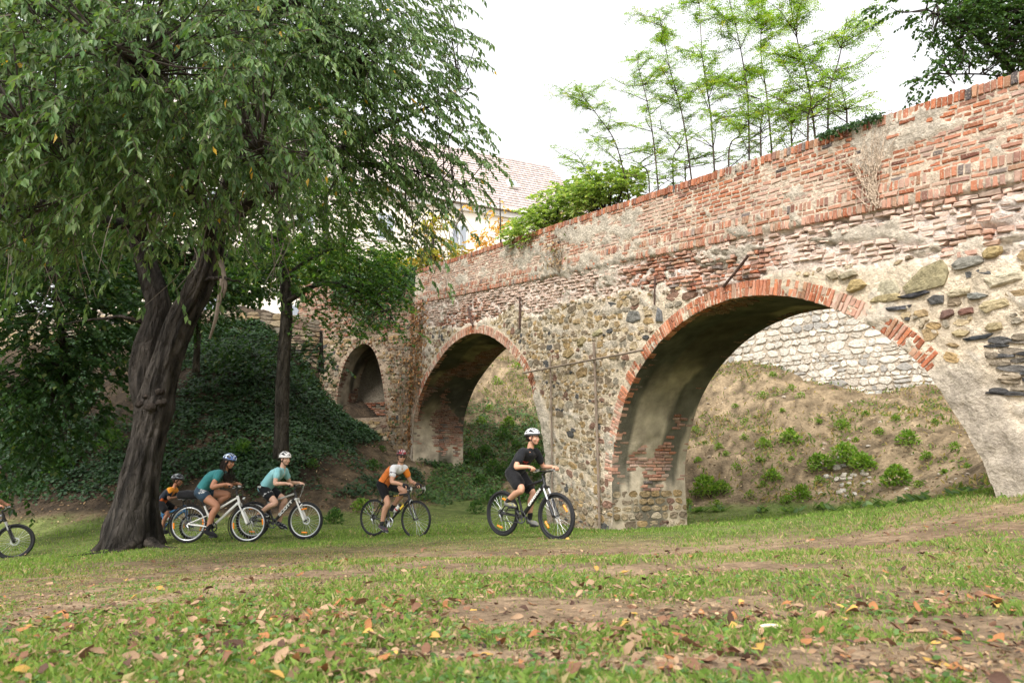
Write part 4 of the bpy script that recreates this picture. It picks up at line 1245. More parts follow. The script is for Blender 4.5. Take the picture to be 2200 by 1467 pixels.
# dead broken limb beside the trunk
for q in [[(478, 600, 12.2), (470, 650, 12.15), (462, 690, 12.15), (450, 728, 12.2)], [(474, 560, 12.3), (484, 610, 12.2), (478, 640, 12.2)]]:
    tube(mbt, pix_path(q, 10), np.linspace(0.05, 0.02, 10), 6, (0.17, 0.14, 0.115))
o = mbl.build('crown', M_LEAF, None); o.location = (0, 0, 0)
def reparent(o, root):
    o.parent = root; o.matrix_parent_inverse = Matrix.Translation(-Vector(root.location))
reparent(o, tree); o['kind'] = 'stuff'
o = mbt.build('twigs', M_TWIG, None, kind='stuff'); reparent(o, tree)
for k in range(len(big[0])):
    m1 = MB(); add_leaves(m1, big[0][k:k + 1] - tb, big[1][k:k + 1], big[2][k:k + 1], big[3][k:k + 1], big[4][k:k + 1], T_NARROW, big[6][k:k + 1])
    m1.build('leaf', M_LEAF, tree)

# ------------------------------------------------------------------ other trees
def simple_tree(name, label, trunk, rad, limbs, blobs, dens, tpl, L, W, cols, nleaf=14, ln=0.5, droop=0.3, hang=0.25, flat=0.6, lmat=None, bark=(0.05, 0.043, 0.036), category='tree', spread=0.8, group=None, twigr=(0.006, 0.002), mode='px', tie=3.0):
    P = pix_path(trunk, 30) if mode == 'px' else spline(trunk, 30)
    base = P[0].copy()
    root = empty(name, tuple(base), label=label, category=category, group=group)
    mb = MB()
    bark_tube(mb, P - base, np.interp(np.linspace(0, 1, 30), np.linspace(0, 1, len(rad)), rad), 12, bark, 0.12, 61, 0.2)
    lp = [P[12:]]
    for l in limbs:
        q = pix_path(l, 14) if mode == 'px' else spline(l, 14)
        lp.append(q); bark_tube(mb, q - base, np.linspace(rad[-1] * 1.1, 0.012, 14), 6, bark, 0.05, 62)
    mb.build('trunk', M_BARK, root, smooth=True)
    pts = in_blobs(blobs, dens) if mode == 'px' else blobs
    lv, paths = sprays(pts, P[-1], ln, nleaf, droop, L, W, tpl, cols, hang, flat, spread)
    ml = MB(); add_leaves(ml, lv[0] - base, *lv[1:])
    ml.build('crown', lmat or M_LEAF_MATT, root, kind='stuff')
    mt = MB(); twig_mesh(mt, paths[::3, ::2] - base, twigr[0], twigr[1], np.array(bark) * 1.3)
    LPA = np.concatenate(lp)
    for p0 in pts[::4]:
        d = np.linalg.norm(LPA - p0, axis=1); k = d.argmin()
        if d[k] < tie:
            tube(mt, spline([LPA[k] - base, (p0 + LPA[k]) / 2 - base + rng.normal(0, 0.08, 3), p0 - base], 6), np.linspace(0.015, 0.005, 6), 4, bark, cap=False)
    mt.build('twigs', M_TWIG, root, kind='stuff')
    return root

def maple_cols(n): return leaf_cols(n, (0.030, 0.085, 0.020), (0.095, 0.175, 0.040), [((0.20, 0.25, 0.06), 0.07)])
g0 = at(603, 985, 19.4); g0z = gz(g0[0], 19.4)
tr = [(603, 733.5 - 0, 19.4)]
simple_tree('maple_tree', 'slender maple with a straight dark trunk on the bank behind the cyclists',
            [(603, 985, 19.4), (606, 850, 19.4), (610, 760, 19.4), (616, 680, 19.4), (612, 600, 19.5), (604, 500, 19.6), (598, 400, 19.7)], [0.21, 0.19, 0.18, 0.175, 0.15, 0.11, 0.08],
            [[(612, 600, 19.5), (660, 560, 19.0), (730, 530, 18.6)], [(604, 500, 19.6), (670, 460, 19.2), (760, 420, 18.8)], [(614, 650, 19.4), (690, 610, 18.8), (780, 630, 18.2), (840, 680, 17.8)], [(604, 520, 19.6), (560, 500, 19.6), (520, 490, 19.6)]],
            [(700, 560, 18, 1.1), (785, 640, 18, 0.85), (828, 690, 17.6, 0.55), (640, 480, 19, 1.25), (560, 560, 19, 0.9, 0.7), (725, 440, 19, 1.3), (800, 540, 18.8, 1.0), (650, 650, 19, 0.8, 0.7), (745, 695, 18.3, 0.6), (540, 480, 19.5, 1.0, 0.7), (835, 605, 18, 0.6), (700, 640, 18.4, 0.7), (620, 380, 19.6, 1.2), (780, 720, 18, 0.4), (848, 640, 18, 0.5), (862, 705, 17.8, 0.38), (800, 590, 18, 0.8), (850, 575, 18.4, 0.5), (560, 280, 20, 2.2, 0.5), (720, 250, 20, 1.8, 0.5), (620, 100, 20, 2.6, 0.35)],
            21, T_MAPLE, 0.135, 0.135, maple_cols, 11, 0.5, 0.25, 0.25, 0.9)

def hazel_cols(n): return leaf_cols(n, (0.022, 0.060, 0.020), (0.060, 0.120, 0.038), [((0.14, 0.18, 0.06), 0.04)])
SHADE = [('understorey_tree', 'broad-leaved young tree with low boughs left of the great trunk', [(150, 900, 17.5), (140, 800, 17.4), (130, 700, 17.2), (120, 600, 17.0)], [(60, 700, 16, 1.5), (200, 720, 17, 1.3), (110, 820, 16.8, 1.1), (20, 850, 16, 1.2), (50, 940, 16.5, 1.1), (180, 900, 17.5, 0.9), (10, 1020, 16, 0.8), (250, 780, 17.5, 0.8), (60, 560, 17, 1.7), (220, 620, 17.5, 1.2), (120, 380, 19, 2.6, 0.5), (330, 350, 20, 2.6, 0.4), (-100, 500, 18, 2.5, 0.5), (200, 200, 20, 2.8, 0.35)]),
         ('understorey_tree', 'dark young tree behind the fork of the great trunk', [(420, 800, 22), (425, 720, 22), (430, 650, 22), (440, 560, 22)], [(330, 630, 20.5, 1.2), (440, 640, 21, 1.3), (500, 560, 22, 1.6), (400, 540, 22, 1.6), (250, 540, 22, 1.7)]),
         ('understorey_tree', 'bushy dark tree at the foot of the retaining wall by the blind arch', [(690, 800, 25.5), (690, 770, 25.5), (690, 740, 25.4), (690, 710, 25.4)], [(690, 780, 25, 0.8), (650, 740, 25.5, 0.7), (560, 760, 24.5, 0.9), (490, 760, 24, 0.9)])]
for nm, lb, tk, bl in SHADE:
    simple_tree(nm, lb, tk, [0.11, 0.09, 0.07, 0.05], [], bl, 15, T_DIAMOND, 0.15, 0.125, hazel_cols, 12, 0.5, 0.35, 0.35, 0.7, M_LEAF, group='young trees on the shaded bank')

def lime_cols(n): return leaf_cols(n, (0.055, 0.12, 0.03), (0.15, 0.22, 0.06), [((0.33, 0.30, 0.06), 0.05)])
BACKT = [('background_tree', 'dense green tree above the retaining wall at far left', [(60, 640, 34), (60, 500, 34), (60, 350, 34)], [(60, 420, 34, 3.4), (150, 560, 33, 2.4), (-60, 560, 34, 2.8)]),
         ('background_tree', 'green tree above the retaining wall, behind the great leaning trunk', [(300, 640, 36), (300, 520, 36), (300, 380, 36)], [(290, 560, 35, 2.4), (390, 590, 34, 1.8), (230, 440, 36, 2.8)]),
         ('background_tree', 'green tree rising above the blind arch of the bridge', [(700, 620, 38), (700, 520, 38), (700, 420, 38)], [(640, 560, 36, 2.2), (740, 580, 36, 1.9), (820, 560, 36, 1.3), (520, 590, 35, 1.7)])]
for nm, lb, tk, bl in BACKT:
    simple_tree(nm, lb, tk, [0.3, 0.22, 0.12], [], bl, 6.0, T_DIAMOND, 0.28, 0.24, lime_cols, 14, 0.9, 0.4, 0.3, 0.5, M_LEAF_MATT, group='trees above the retaining wall')
def yellow_cols(n): return leaf_cols(n, (0.22, 0.24, 0.05), (0.42, 0.36, 0.07), [((0.50, 0.26, 0.06), 0.15)])
def orange_cols(n): return leaf_cols(n, (0.50, 0.25, 0.06), (0.62, 0.40, 0.12), [((0.5, 0.45, 0.12), 0.1)])
simple_tree('autumn_tree', 'yellow-green autumn tree beyond the left end of the parapet', [(930, 640, 40), (930, 560, 40), (930, 500, 40)], [0.2, 0.15, 0.08], [], [(900, 560, 40, 1.3), (950, 540, 40, 1.2), (985, 560, 40, 0.9), (930, 480, 40, 1.0), (850, 575, 38, 1.0)], 13.0, T_OVAL, 0.20, 0.15, yellow_cols, 12, 0.6, 0.4, 0.3, 0.3)
simple_tree('autumn_tree', 'thin orange-leaved tree in front of the house', [(1078, 600, 42), (1076, 520, 42), (1074, 425, 42)], [0.08, 0.06, 0.03], [], [(1076, 450, 42, 0.7, 0.7), (1060, 490, 42, 0.9, 0.6), (1095, 485, 42, 0.8, 0.6), (1030, 520, 42, 0.9, 0.7), (1020, 440, 42, 0.6, 0.5), (1045, 535, 42, 0.9)], 11.0, T_OVAL, 0.18, 0.13, orange_cols, 10, 0.5, 0.3, 0.2, 0.3)

# ------------------------------------------------------------------ saplings rooted on the bridge deck
def deck_pt(px, py, h=-1.1):
    s, z = BR.hit(px, py)
    for _ in range(3):
        q = BR.pt(s, 0, h); r_ = ray(px, py)
        k, s = np.linalg.solve(np.array([[r_[0], -BR.d[0]], [r_[1], -BR.d[1]]]), BR.o + BR.n * h)
    return BR.pt(s, top_z(s) - 1.0, h), s
def robinia_cols(n): return leaf_cols(n, (0.13, 0.24, 0.04), (0.28, 0.38, 0.09), [((0.36, 0.38, 0.09), 0.06)])
def sapling(label, base_px, tops, side, nleaves, h=-1.1, seed=0, spread=0.55):
    b, s = deck_pt(*base_px, h)
    Y = b[1]
    pts = [b] + [at(px, py, Y + dy) for px, py, dy in tops]
    P = spline(pts, 26)
    base = b.copy()
    root = empty('robinia_sapling', tuple(base), label=label, category='sapling', group='feathery saplings on the bridge')
    mb = MB()
    bark_tube(mb, P - base, np.linspace(0.022, 0.006, 26), 6, (0.10, 0.075, 0.055), 0.05, seed)
    twp = [P]
    n = len(P)
    for k in range(side):
        i0 = rng.integers(5, 25)
        a = rng.uniform(0, 2 * math.pi); ln = rng.uniform(0.5, 1.35) * (1 - (i0 - 8) / 40)
        e = P[i0] + np.array([math.cos(a), math.sin(a) * 0.7, rng.uniform(0.1, 0.7)]) * ln
        q = spline([P[i0], (P[i0] + e) / 2 + rng.normal(0, 0.05, 3), e + np.array([0, 0, -0.08])], 9)
        twp.append(q)
        bark_tube(mb, q - base, np.linspace(0.011, 0.004, 9), 4, (0.11, 0.085, 0.06), 0.0, 0)
    mb.build('trunk', M_BARK, root, smooth=True)
    # pinnate leaves
    A_, ax_, nr_ = [], [], []
    for _ in range(nleaves):
        q = twp[rng.integers(0, len(twp))]
        lo = 7 if len(q) == 26 else 2
        i0 = rng.integers(lo, len(q))
        A_.append(q[i0]); a = rng.uniform(0, 2 * math.pi)
        ax_.append(unit(np.array([math.cos(a), math.sin(a), rng.uniform(-0.25, 0.5)])))
    A_, ax_ = np.array(A_), np.array(ax_)
    ln = rng.uniform(0.17, 0.30, len(A_))
    K = 6
    t = np.linspace(0.15, 1.0, K)
    up = np.array([0, 0, 1.0])
    sd = unit(np.cross(ax_, up)); nr = np.cross(sd, ax_)
    rach = A_[:, None] + ln[:, None, None] * (ax_[:, None] * t[None, :, None] + np.array([0, 0, -1.0]) * 0.28 * (t ** 2)[None, :, None])
    pos, ax, nn = [], [], []
    for sg in (1, -1):
        pos.append(rach.reshape(-1, 3)); ax.append((sd[:, None] * sg + ax_[:, None] * 0.35 + rng.normal(0, 0.2, rach.shape)).reshape(-1, 3)); nn.append((nr[:, None] + rng.normal(0, 0.3, rach.shape)).reshape(-1, 3))
    pos, ax, nn = np.concatenate(pos), np.concatenate(ax), np.concatenate(nn)
    m = len(pos)
    ml = MB(); add_leaves(ml, pos - base, ax, nn, rng.uniform(0.038, 0.056, m), rng.uniform(0.018, 0.026, m), T_LEAFLET, np.tile(robinia_cols(len(A_)).repeat(K, 0), (2, 1)))
    ml.build('crown', M_LEAF_MATT, root, kind='stuff')
    mr = MB()
    twig_mesh(mr, np.stack([A_, rach[:, 2], rach[:, -1]], 1)[::2] - base, 0.0022, 0.0012, (0.10, 0.14, 0.04))
    mr.build('leaf_stalks', M_TWIG, root, kind='stuff')
SAP = [('sapling leaning far left, first of the row above the parapet', (1368, 425), [(1330, 330, 0), (1285, 250, -0.2), (1235, 190, -0.3)], 9, 120),
       ('short upright sapling rising out of the bush on the bridge', (1420, 405), [(1405, 310, 0.2), (1388, 210, 0.3), (1365, 120, 0.2)], 8, 100),
       ('tall sapling with a left-leaning stem above the large arch', (1495, 382), [(1470, 270, 0), (1440, 150, -0.2), (1415, 25, -0.4)], 10, 170),
       ('thin straight sapling between two taller ones on the bridge', (1535, 370), [(1528, 260, 0.4), (1510, 130, 0.5), (1500, -30, 0.5)], 10, 170),
       ('straight tall sapling left of the gap of sky', (1600, 350), [(1608, 240, 0), (1592, 110, 0), (1560, -30, -0.2)], 10, 170),
       ('slender sapling with a high crown above the large arch', (1660, 332), [(1650, 230, 0.3), (1635, 110, 0.4), (1640, -30, 0.3)], 9, 150),
       ('last tall sapling of the row, its stem forked', (1755, 298), [(1740, 200, 0), (1716, 100, -0.1), (1690, -30, -0.2)], 10, 170),
       ('spreading sapling beside the ivy on the parapet', (1768, 296), [(1780, 220, 0), (1802, 130, 0.1), (1820, 40, 0.1)], 8, 90),
       ('small leafy sapling low behind the coping', (1700, 318), [(1700, 285, 0), (1705, 262, 0), (1712, 240, 0)], 6, 60),
       ('small bent sapling on the bridge beside the bush', (1290, 452), [(1265, 400, 0.2), (1255, 360, 0.2), (1240, 330, 0.1)], 6, 45)]
for k, (px_, top_, where_) in enumerate([(1330, 60, 'between the bush and the first tall stem'), (1390, 90, 'just right of the leaning sapling'), (1450, 120, 'left of the tall left-leaning stem'), (1565, 100, 'in the gap of two straight saplings'), (1630, 130, 'below the high-crowned sapling'), (1725, 95, 'below the forked last sapling'), (1812, 70, 'above the parapet ivy'), (1480, 60, 'shortest shoot above the large arch')]):
    py_ = 420 - (px_ - 1370) * 0.31
    SAP.append(('low bushy shoot ' + where_, (px_, py_), [(px_ + rng.normal(0, 10), py_ - top_ * 0.35, 0), (px_ + rng.normal(0, 18), py_ - top_ * 0.7, 0), (px_ + rng.normal(0, 26), py_ - top_, 0)], 5, 26))
for k, (lb, bp, tops, sd_, nlv) in enumerate(SAP):
    sapling(lb, bp, tops, int(sd_ * 2.6), int(nlv * 4.2), rng.uniform(-1.6, -0.7), k)

def bush_cols(n): return leaf_cols(n, (0.18, 0.29, 0.08), (0.38, 0.46, 0.18), [((0.50, 0.53, 0.28), 0.14)])
for lb, bl, bp in (('rounded pale green bush overhanging the parapet, lower of two', [(1150, 480, 19.6, 0.72), (1205, 445, 19.4, 0.85), (1110, 505, 20.4, 0.5), (1245, 425, 18.8, 0.65)], (1180, 490)),
                   ('leafy green bush behind the parapet at the foot of the first sapling', [(1285, 415, 17.6, 0.75), (1250, 420, 18, 0.6), (1350, 400, 16.8, 0.55), (1310, 395, 17.2, 0.6)], (1300, 440))):
    b, s = deck_pt(*bp)
    simple_tree('elder_bush', lb, [tuple(b), tuple(b + np.array([0, 0, 0.5])), tuple(b + np.array([0.1, 0, 1.0]))], [0.05, 0.04, 0.02], [], in_blobs(bl, 110), 26, T_OVAL, 0.10, 0.066, bush_cols, 12, 0.32, 0.3, 0.2, 0.4, category='bush', mode='w', group='bushes on the bridge')

def oak_cols(n): return leaf_cols(n, (0.028, 0.075, 0.020), (0.075, 0.145, 0.040))
simple_tree('dark_tree', 'dark green tree leaning over the parapet at the top right corner', [(2330, 420, 11.2), (2270, 260, 10.6), (2190, 170, 10.2), (2090, 70, 10.0), (1990, 20, 9.9)], [0.12, 0.08, 0.05, 0.03, 0.012],
            [[(2190, 170, 10.2), (2110, 160, 10.0), (2040, 160, 9.9)], [(2230, 200, 10.4), (2150, 60, 10.2), (2100, -60, 10)]],
            [(2120, 40, 9.8, 0.8), (2185, 120, 9.8, 0.55), (2000, 170, 9.8, 0.32), (2055, 125, 9.8, 0.42), (2160, -60, 10, 1.0), (1885, 15, 9.9, 0.22, 0.9), (1935, 10, 9.9, 0.25, 1.0), (1985, 40, 9.9, 0.32, 1.0), (2040, 40, 9.9, 0.5), (2280, 40, 10, 0.9), (1965, 190, 9.8, 0.2)],
            150, T_OVAL, 0.066, 0.045, oak_cols, 11, 0.26, 0.3, 0.3, 0.4, M_LEAF, tie=0.8)

# ------------------------------------------------------------------ low plants on the banks
_MY = np.concatenate([np.arange(1.6, 12, 0.02), np.arange(12, 48, 0.05)])
def ground_hit(px, py, ymin=1.6):
    r_ = ray(px, py)
    Y = _MY[_MY >= ymin]
    below = ground_z(r_[0] * Y, Y) >= r_[2] * Y
    k = int(below.argmax())
    if not below[k]: return None
    return np.array([r_[0] * Y[k], Y[k], float(ground_z(np.array([r_[0] * Y[k]]), Y[k:k + 1])[0])])

def shrub_mesh(r_, hgt, n, tpl, L, W, cols, stems=7):
    mb = MB()
    th = rng.uniform(0, 2 * math.pi, n); rr = np.sqrt(rng.random(n)) * r_; zz = rng.random(n) ** 0.7
    rr = rr * np.sqrt(np.maximum(0.06, 1 - zz ** 2.2)) * (0.75 + 0.5 * vnoise(np.cos(th) * 1.5, np.sin(th) * 1.5, zz * 2, 3))
    p = np.stack([np.cos(th) * rr, np.sin(th) * rr, zz * hgt * (0.8 + 0.4 * vnoise(np.cos(th) * 2, np.sin(th) * 2, 0, 5))], -1)
    ax = unit(p * np.array([1, 1, 0.3]) / r_ + rng.normal(0, 0.45, (n, 3)) + np.array([0, 0, 0.25]))
    nr = unit(np.array([0, 0, 1.0]) + rng.normal(0, 0.5, (n, 3)))
    add_leaves(mb, p, ax, nr, rng.uniform(0.7, 1.2, n) * L, rng.uniform(0.7, 1.2, n) * W, tpl, cols(n))
    for k in range(stems):
        a = rng.uniform(0, 6.3); e = np.array([math.cos(a) * r_ * 0.6, math.sin(a) * r_ * 0.6, hgt * rng.uniform(0.5, 0.9)])
        tube(mb, spline([np.zeros(3), e * np.array([0.3, 0.3, 0.5]), e], 5), np.linspace(0.008, 0.003, 5), 3, (0.10, 0.10, 0.05), cap=False)
    return mb
def weed_cols(n): return leaf_cols(n, (0.10, 0.19, 0.03), (0.22, 0.33, 0.07), [((0.30, 0.32, 0.08), 0.06)])
def nettle_cols(n): return leaf_cols(n, (0.035, 0.09, 0.025), (0.10, 0.18, 0.05))
PL_FAR = [(1762, 995, 52, 'bright green shrub left of the clump over the small rubble heap'), (1818, 975, 66, 'tallest bright green shrub directly above the small rubble heap'), (1856, 992, 52, 'bright green shrub right of the clump over the small rubble heap'),
          (1928, 1022, 62, 'lone upright green shrub right of the small rubble heap'), (1518, 1044, 62, 'wide dark green weed clump beside the foot of the pier'), (1722, 1058, 46, 'dark green weed clump below the rubble heap, to its left'), (1952, 940, 46, 'flat weed clump high on the bank under the bastion wall')]
PL_SMALL = [(1810, 910, 40), (1890, 925, 34), (1700, 940, 40), (1642, 950, 34), (1545, 955, 28), (1632, 985, 22), (1552, 1050, 36), (1662, 1020, 40), (1690, 1072, 28), (1992, 978, 30), (2052, 958, 22), (1582, 1004, 18), (1612, 1064, 24),
            (1495, 925, 24), (1600, 905, 16), (1760, 905, 18), (1860, 885, 22), (1925, 895, 24), (2010, 905, 20), (1680, 880, 16), (1720, 850, 18), (1640, 850, 20), (1580, 870, 14), (1660, 800, 26), (1700, 830, 22), (1560, 975, 16), (1640, 1040, 16), (1760, 1030, 22), (1500, 985, 20), (1480, 1080, 26), (2030, 1010, 18),
            (1840, 945, 18), (1600, 940, 20), (2080, 1000, 16), (1975, 1040, 20), (1700, 985, 18), (1540, 1085, 22)]
PL_A2 = [(1066, 820, 24), (1052, 875, 26), (1092, 905, 38), (1112, 785, 22), (1082, 935, 36), (1042, 965, 40), (1062, 1005, 46), (1032, 1028, 40), (1100, 1005, 56), (1142, 965, 44), (1152, 1010, 46), (1130, 1060, 50), (1055, 1068, 46), (1022, 1092, 32), (1034, 905, 26), (1110, 950, 36), (1016, 985, 34)]
PL_LEFT = [(778, 1085, 44, 'yellow-green bush left of the man in the orange jersey', weed_cols), (716, 1112, 38, 'low dark bush by the front wheel of the woman in light blue', nettle_cols), (800, 1000, 34, 'dark shrub on the bank at the corner of the left pier', nettle_cols), (238, 945, 60, 'dark shrub on the bank left of the great trunk', nettle_cols),
           (120, 1000, 50, 'dark ivy-covered shrub low on the bank at far left', nettle_cols), (820, 960, 26, 'small dark shrub under the blind arch', nettle_cols), (670, 990, 40, 'green shrub on the bank behind the woman in light blue', nettle_cols), (520, 960, 46, 'green shrub on the bank behind the girl in teal', nettle_cols)]
def put_shrub(px, py, size, label, cols, group=None, ymin=14, nl=None, tpl=T_OVAL, big=1.0):
    h = ground_hit(px, py + size * 0.35, ymin)
    if h is None: return
    w = size / CAM_F * h[1] * 0.5 * big * (rng.uniform(0.7, 1.3) if size < 42 else 1.0)
    n = nl or int(np.clip(200 * (size / 30) ** 1.3, 90, 700))
    L = np.clip(w * 0.30, 0.06, 0.11)
    o = shrub_mesh(w, w * 1.25, n, tpl, L, L * 0.62, cols).build('shrub', M_LEAF_MATT, None, label=label, category='shrub', group=group)
    o.location = (h[0], h[1], h[2] - 0.04); o.rotation_euler = (0, 0, rng.uniform(0, 6))
for px, py, sz, lb in PL_FAR: put_shrub(px, py, sz, lb, weed_cols)
def tuft_where(px, py):
    v_ = 'high under the bastion wall' if py < 920 else ('halfway up the bank' if py < 1000 else 'at the foot of the bank')
    h_ = 'near the pier' if px < 1600 else ('left of the rubble heap' if px < 1770 else ('above the rubble heap' if px < 1900 else 'towards the right haunch'))
    return v_ + ', ' + h_
for px, py, sz in PL_SMALL: put_shrub(px, py, sz, 'small green weed tuft ' + tuft_where(px, py), weed_cols, 'weed tufts on the bank behind the large arch')
for px, py, sz in PL_A2: put_shrub(px, py, sz, 'green shrub through the second arch, %s, %s' % ('high on the slope' if py < 900 else ('halfway up' if py < 980 else 'low on the slope'), 'behind the boy in black' if px > 1085 else 'beside the left jamb'), nettle_cols if py > 930 else weed_cols, 'shrubs on the slope behind the second arch', 20)
for px, py, sz, lb, cf in PL_LEFT: put_shrub(px, py, sz, lb, cf, None, 15)

# broad dock leaves along the foot of the far bank
for k, (px, py) in enumerate([(1545, 1098), (1640, 1100), (1700, 1102), (1760, 1092), (1800, 1098), (1840, 1090), (1890, 1098), (1930, 1092), (2060, 1078), (2090, 1072), (1500, 1100), (1980, 1092)]):
    h = ground_hit(px, py, 12)
    n = rng.integers(10, 18); a = rng.uniform(0, 6.3, n)
    mb = MB(); add_leaves(mb, np.zeros((n, 3)) + rng.normal(0, 0.1, (n, 3)) * [1, 1, 0], np.stack([np.cos(a), np.sin(a), rng.uniform(0.3, 1.0, n)], -1), np.tile([0, 0, 1.0], (n, 1)) + rng.normal(0, 0.2, (n, 3)), rng.uniform(0.2, 0.34, n), rng.uniform(0.09, 0.14, n), T_OVAL, leaf_cols(n, (0.09, 0.16, 0.06), (0.18, 0.26, 0.12)))
    o = mb.build('dock_plant', M_LEAF_MATT, None, label='broad-leaved dock plant at the foot of the far bank', category='plant', group='dock plants along the far lawn edge'); o.location = (h[0], h[1], h[2])

# stones and clods washed out of the far bank
mb = MB()
for k in range(260):
    x_, y_ = rng.uniform(3, 15), rng.uniform(12, 30)
    if _bil(_hd, np.array([x_]), np.array([y_]))[0] < 0.2: continue
    w = 0.02 + 0.09 * rng.random() ** 3
    th, ph = np.meshgrid(np.linspace(0, 2 * math.pi, 6, endpoint=False), np.linspace(0.3, math.pi - 0.3, 4))
    dv = np.stack([np.sin(ph) * np.cos(th), np.sin(ph) * np.sin(th), np.cos(ph) * 0.6], -1).reshape(-1, 3) * rng.uniform(0.7, 1.2, (24, 1)) * w
    mb.add(dv + np.array([x_, y_, gz(x_, y_)]), ring_faces(4, 6, True), lerp((0.2, 0.15, 0.1), (0.5, 0.44, 0.36), rng.random()))
mb.build('bank_stones', M_STONE, None, label='small stones and clods strewn over the far bank', category='stones', kind='stuff')
# rubble heap on the far bank
hp = ground_hit(1815, 1025, 12)
heap = []
for k in range(34):
    px, py = rng.normal(1818, 32), rng.normal(1022, 22)
    h = ground_hit(px, py, 12)
    if h is None: continue
    w = rng.uniform(0.05, 0.13)
    o_ = blob(w, w * rng.uniform(0.5, 0.8), 8, 3, 0.12)
    m_ = MB(); c_ = pale_stone() * 0.72
    N_ = unit(np.array([rng.normal(-0.2, 0.2), -0.7, 0.7])); A_ = unit(np.cross([0, 0, 1.0], N_)); B_ = np.cross(N_, A_)
    stone_piece('loose_stone', 'heap', np.zeros(3), A_, B_, N_, o_, w * 0.5, -w * 0.4, c_, 0.5)
    vis, v, f, col = PIECES.pop(('heap', 'loose_stone'))[0]
    o = m_.add(v, f, col).build('loose_stone', M_STONE, None, label='pale loose stone of the small heap on the far bank', category='stone', group='stones of the heap on the far bank')
    o.location = (h[0], h[1], h[2] + 0.03)

# ivy carpet on the shaded bank, litter on the banks
n = 120000
X = rng.uniform(-19, -3.0, n); Y = rng.uniform(18.0, 29, n)
d = _bil(_hd, X, Y)
cover = sstep(0.33, 0.46, 0.07 * sstep(-5.8, -7.5, X) + fbm(X * 0.45, Y * 0.45, 0, 4, 201)) * sstep(0.5, 1.8, d) * (1 - 0.9 * sstep(0.9, 0.5, np.abs(X + 5.3 - (Y - 24) * 0.12)))
X2, Y2 = X[rng.random(n) < cover], Y[rng.random(n) < 2]
m = rng.random(n) < cover; X2, Y2 = X[m], Y[m]
Z2 = ground_z(X2, Y2) + rng.uniform(0.02, 0.22, len(X2)) * (0.5 + fbm(X2 * 1.5, Y2 * 1.5, 0, 2, 203))
k = len(X2)
mb = MB(); add_leaves(mb, np.stack([X2, Y2, Z2], -1), np.stack([rng.normal(0, 1, k), rng.normal(-0.4, 1, k), rng.normal(-0.3, 0.4, k)], -1), np.stack([rng.normal(0, 0.35, k), rng.normal(-0.5, 0.35, k), np.ones(k)], -1), rng.uniform(0.08, 0.14, k), rng.uniform(0.07, 0.13, k), T_DIAMOND, leaf_cols(k, (0.018, 0.05, 0.02), (0.055, 0.11, 0.045)))
n = 26000
X = rng.uniform(-3.2, 4.2, n); Y = rng.uniform(23, 36, n); d = _bil(_hd, X, Y); Zg = ground_z(X, Y)
m = (rng.random(n) < sstep(0.30, 0.44, fbm(X * 0.7, Y * 0.7, 0, 4, 207) + 0.10 * sstep(2.5, 0.5, Zg)) * sstep(3.6, 1.6, Zg) * sstep(-0.8, 0.3, d)); X, Y, Zg = X[m], Y[m], Zg[m]; k = len(X)
add_leaves(mb, np.stack([X, Y, Zg + rng.uniform(0.0, 0.28, k)], -1), np.stack([rng.normal(0, 1, k), rng.normal(-0.4, 1, k), rng.normal(-0.3, 0.4, k)], -1), np.stack([rng.normal(0, 0.35, k), rng.normal(-0.5, 0.35, k), np.ones(k)], -1), rng.uniform(0.08, 0.16, k), rng.uniform(0.07, 0.14, k), T_DIAMOND, leaf_cols(k, (0.035, 0.09, 0.025), (0.12, 0.20, 0.055)))
mb.build('ivy_carpet', M_LEAF, None, label='ivy and low creepers covering the banks on both sides of the second arch', category='ivy', kind='stuff')
n = 9000
X = np.concatenate([rng.uniform(-16, 0, n), rng.uniform(0, 16, 9000)]); Y = np.concatenate([rng.uniform(17.5, 28.5, n), rng.uniform(10, 34, 9000)])
d = _bil(_hd, X, Y); m = (d > -0.3) & (rng.random(len(X)) < 0.75); X, Y = X[m], Y[m]; k = len(X)
cols = leaf_cols(k, (0.12, 0.075, 0.042), (0.28, 0.19, 0.10), [((0.5, 0.38, 0.22), 0.05)])
mb = MB(); add_leaves(mb, np.stack([X, Y, ground_z(X, Y) + 0.02], -1), np.stack([rng.normal(0, 1, k), rng.normal(0, 1, k), rng.normal(0, 0.3, k)], -1), np.stack([rng.normal(0, 0.4, k), rng.normal(-0.4, 0.4, k), np.ones(k)], -1), rng.uniform(0.06, 0.11, k), rng.uniform(0.035, 0.06, k), T_OVAL, cols)
mb.build('bank_litter', M_DRYLEAF, None, label='dry leaf litter lying on the banks', category='leaves', kind='stuff')
# small weeds over the far bank
n = 60000
X = rng.uniform(-4, 16, n); Y = rng.uniform(10, 44, n); d = _bil(_hd, X, Y)
m = (d > 0) & (rng.random(n) < sstep(0.47, 0.58, fbm(X * 0.8, Y * 0.8, 0, 4, 211)) * 0.95 + 0.05); X, Y = X[m], Y[m]; k = len(X)
mb = MB(); add_leaves(mb, np.stack([X, Y, ground_z(X, Y) + 0.01], -1), np.stack([rng.normal(0, 0.6, k), rng.normal(-0.3, 0.6, k), rng.uniform(0.2, 1, k)], -1), np.stack([rng.normal(0, 0.5, k), rng.normal(-1, 0.5, k), np.ones(k)], -1), rng.uniform(0.07, 0.20, k), rng.uniform(0.025, 0.07, k), T_OVAL, leaf_cols(k, (0.08, 0.14, 0.03), (0.20, 0.24, 0.07), [((0.34, 0.26, 0.13), 0.35)]))
mb.build('bank_weeds', M_LEAF_MATT, None, label='thin low weeds scattered over the far bank', category='weeds', kind='stuff')

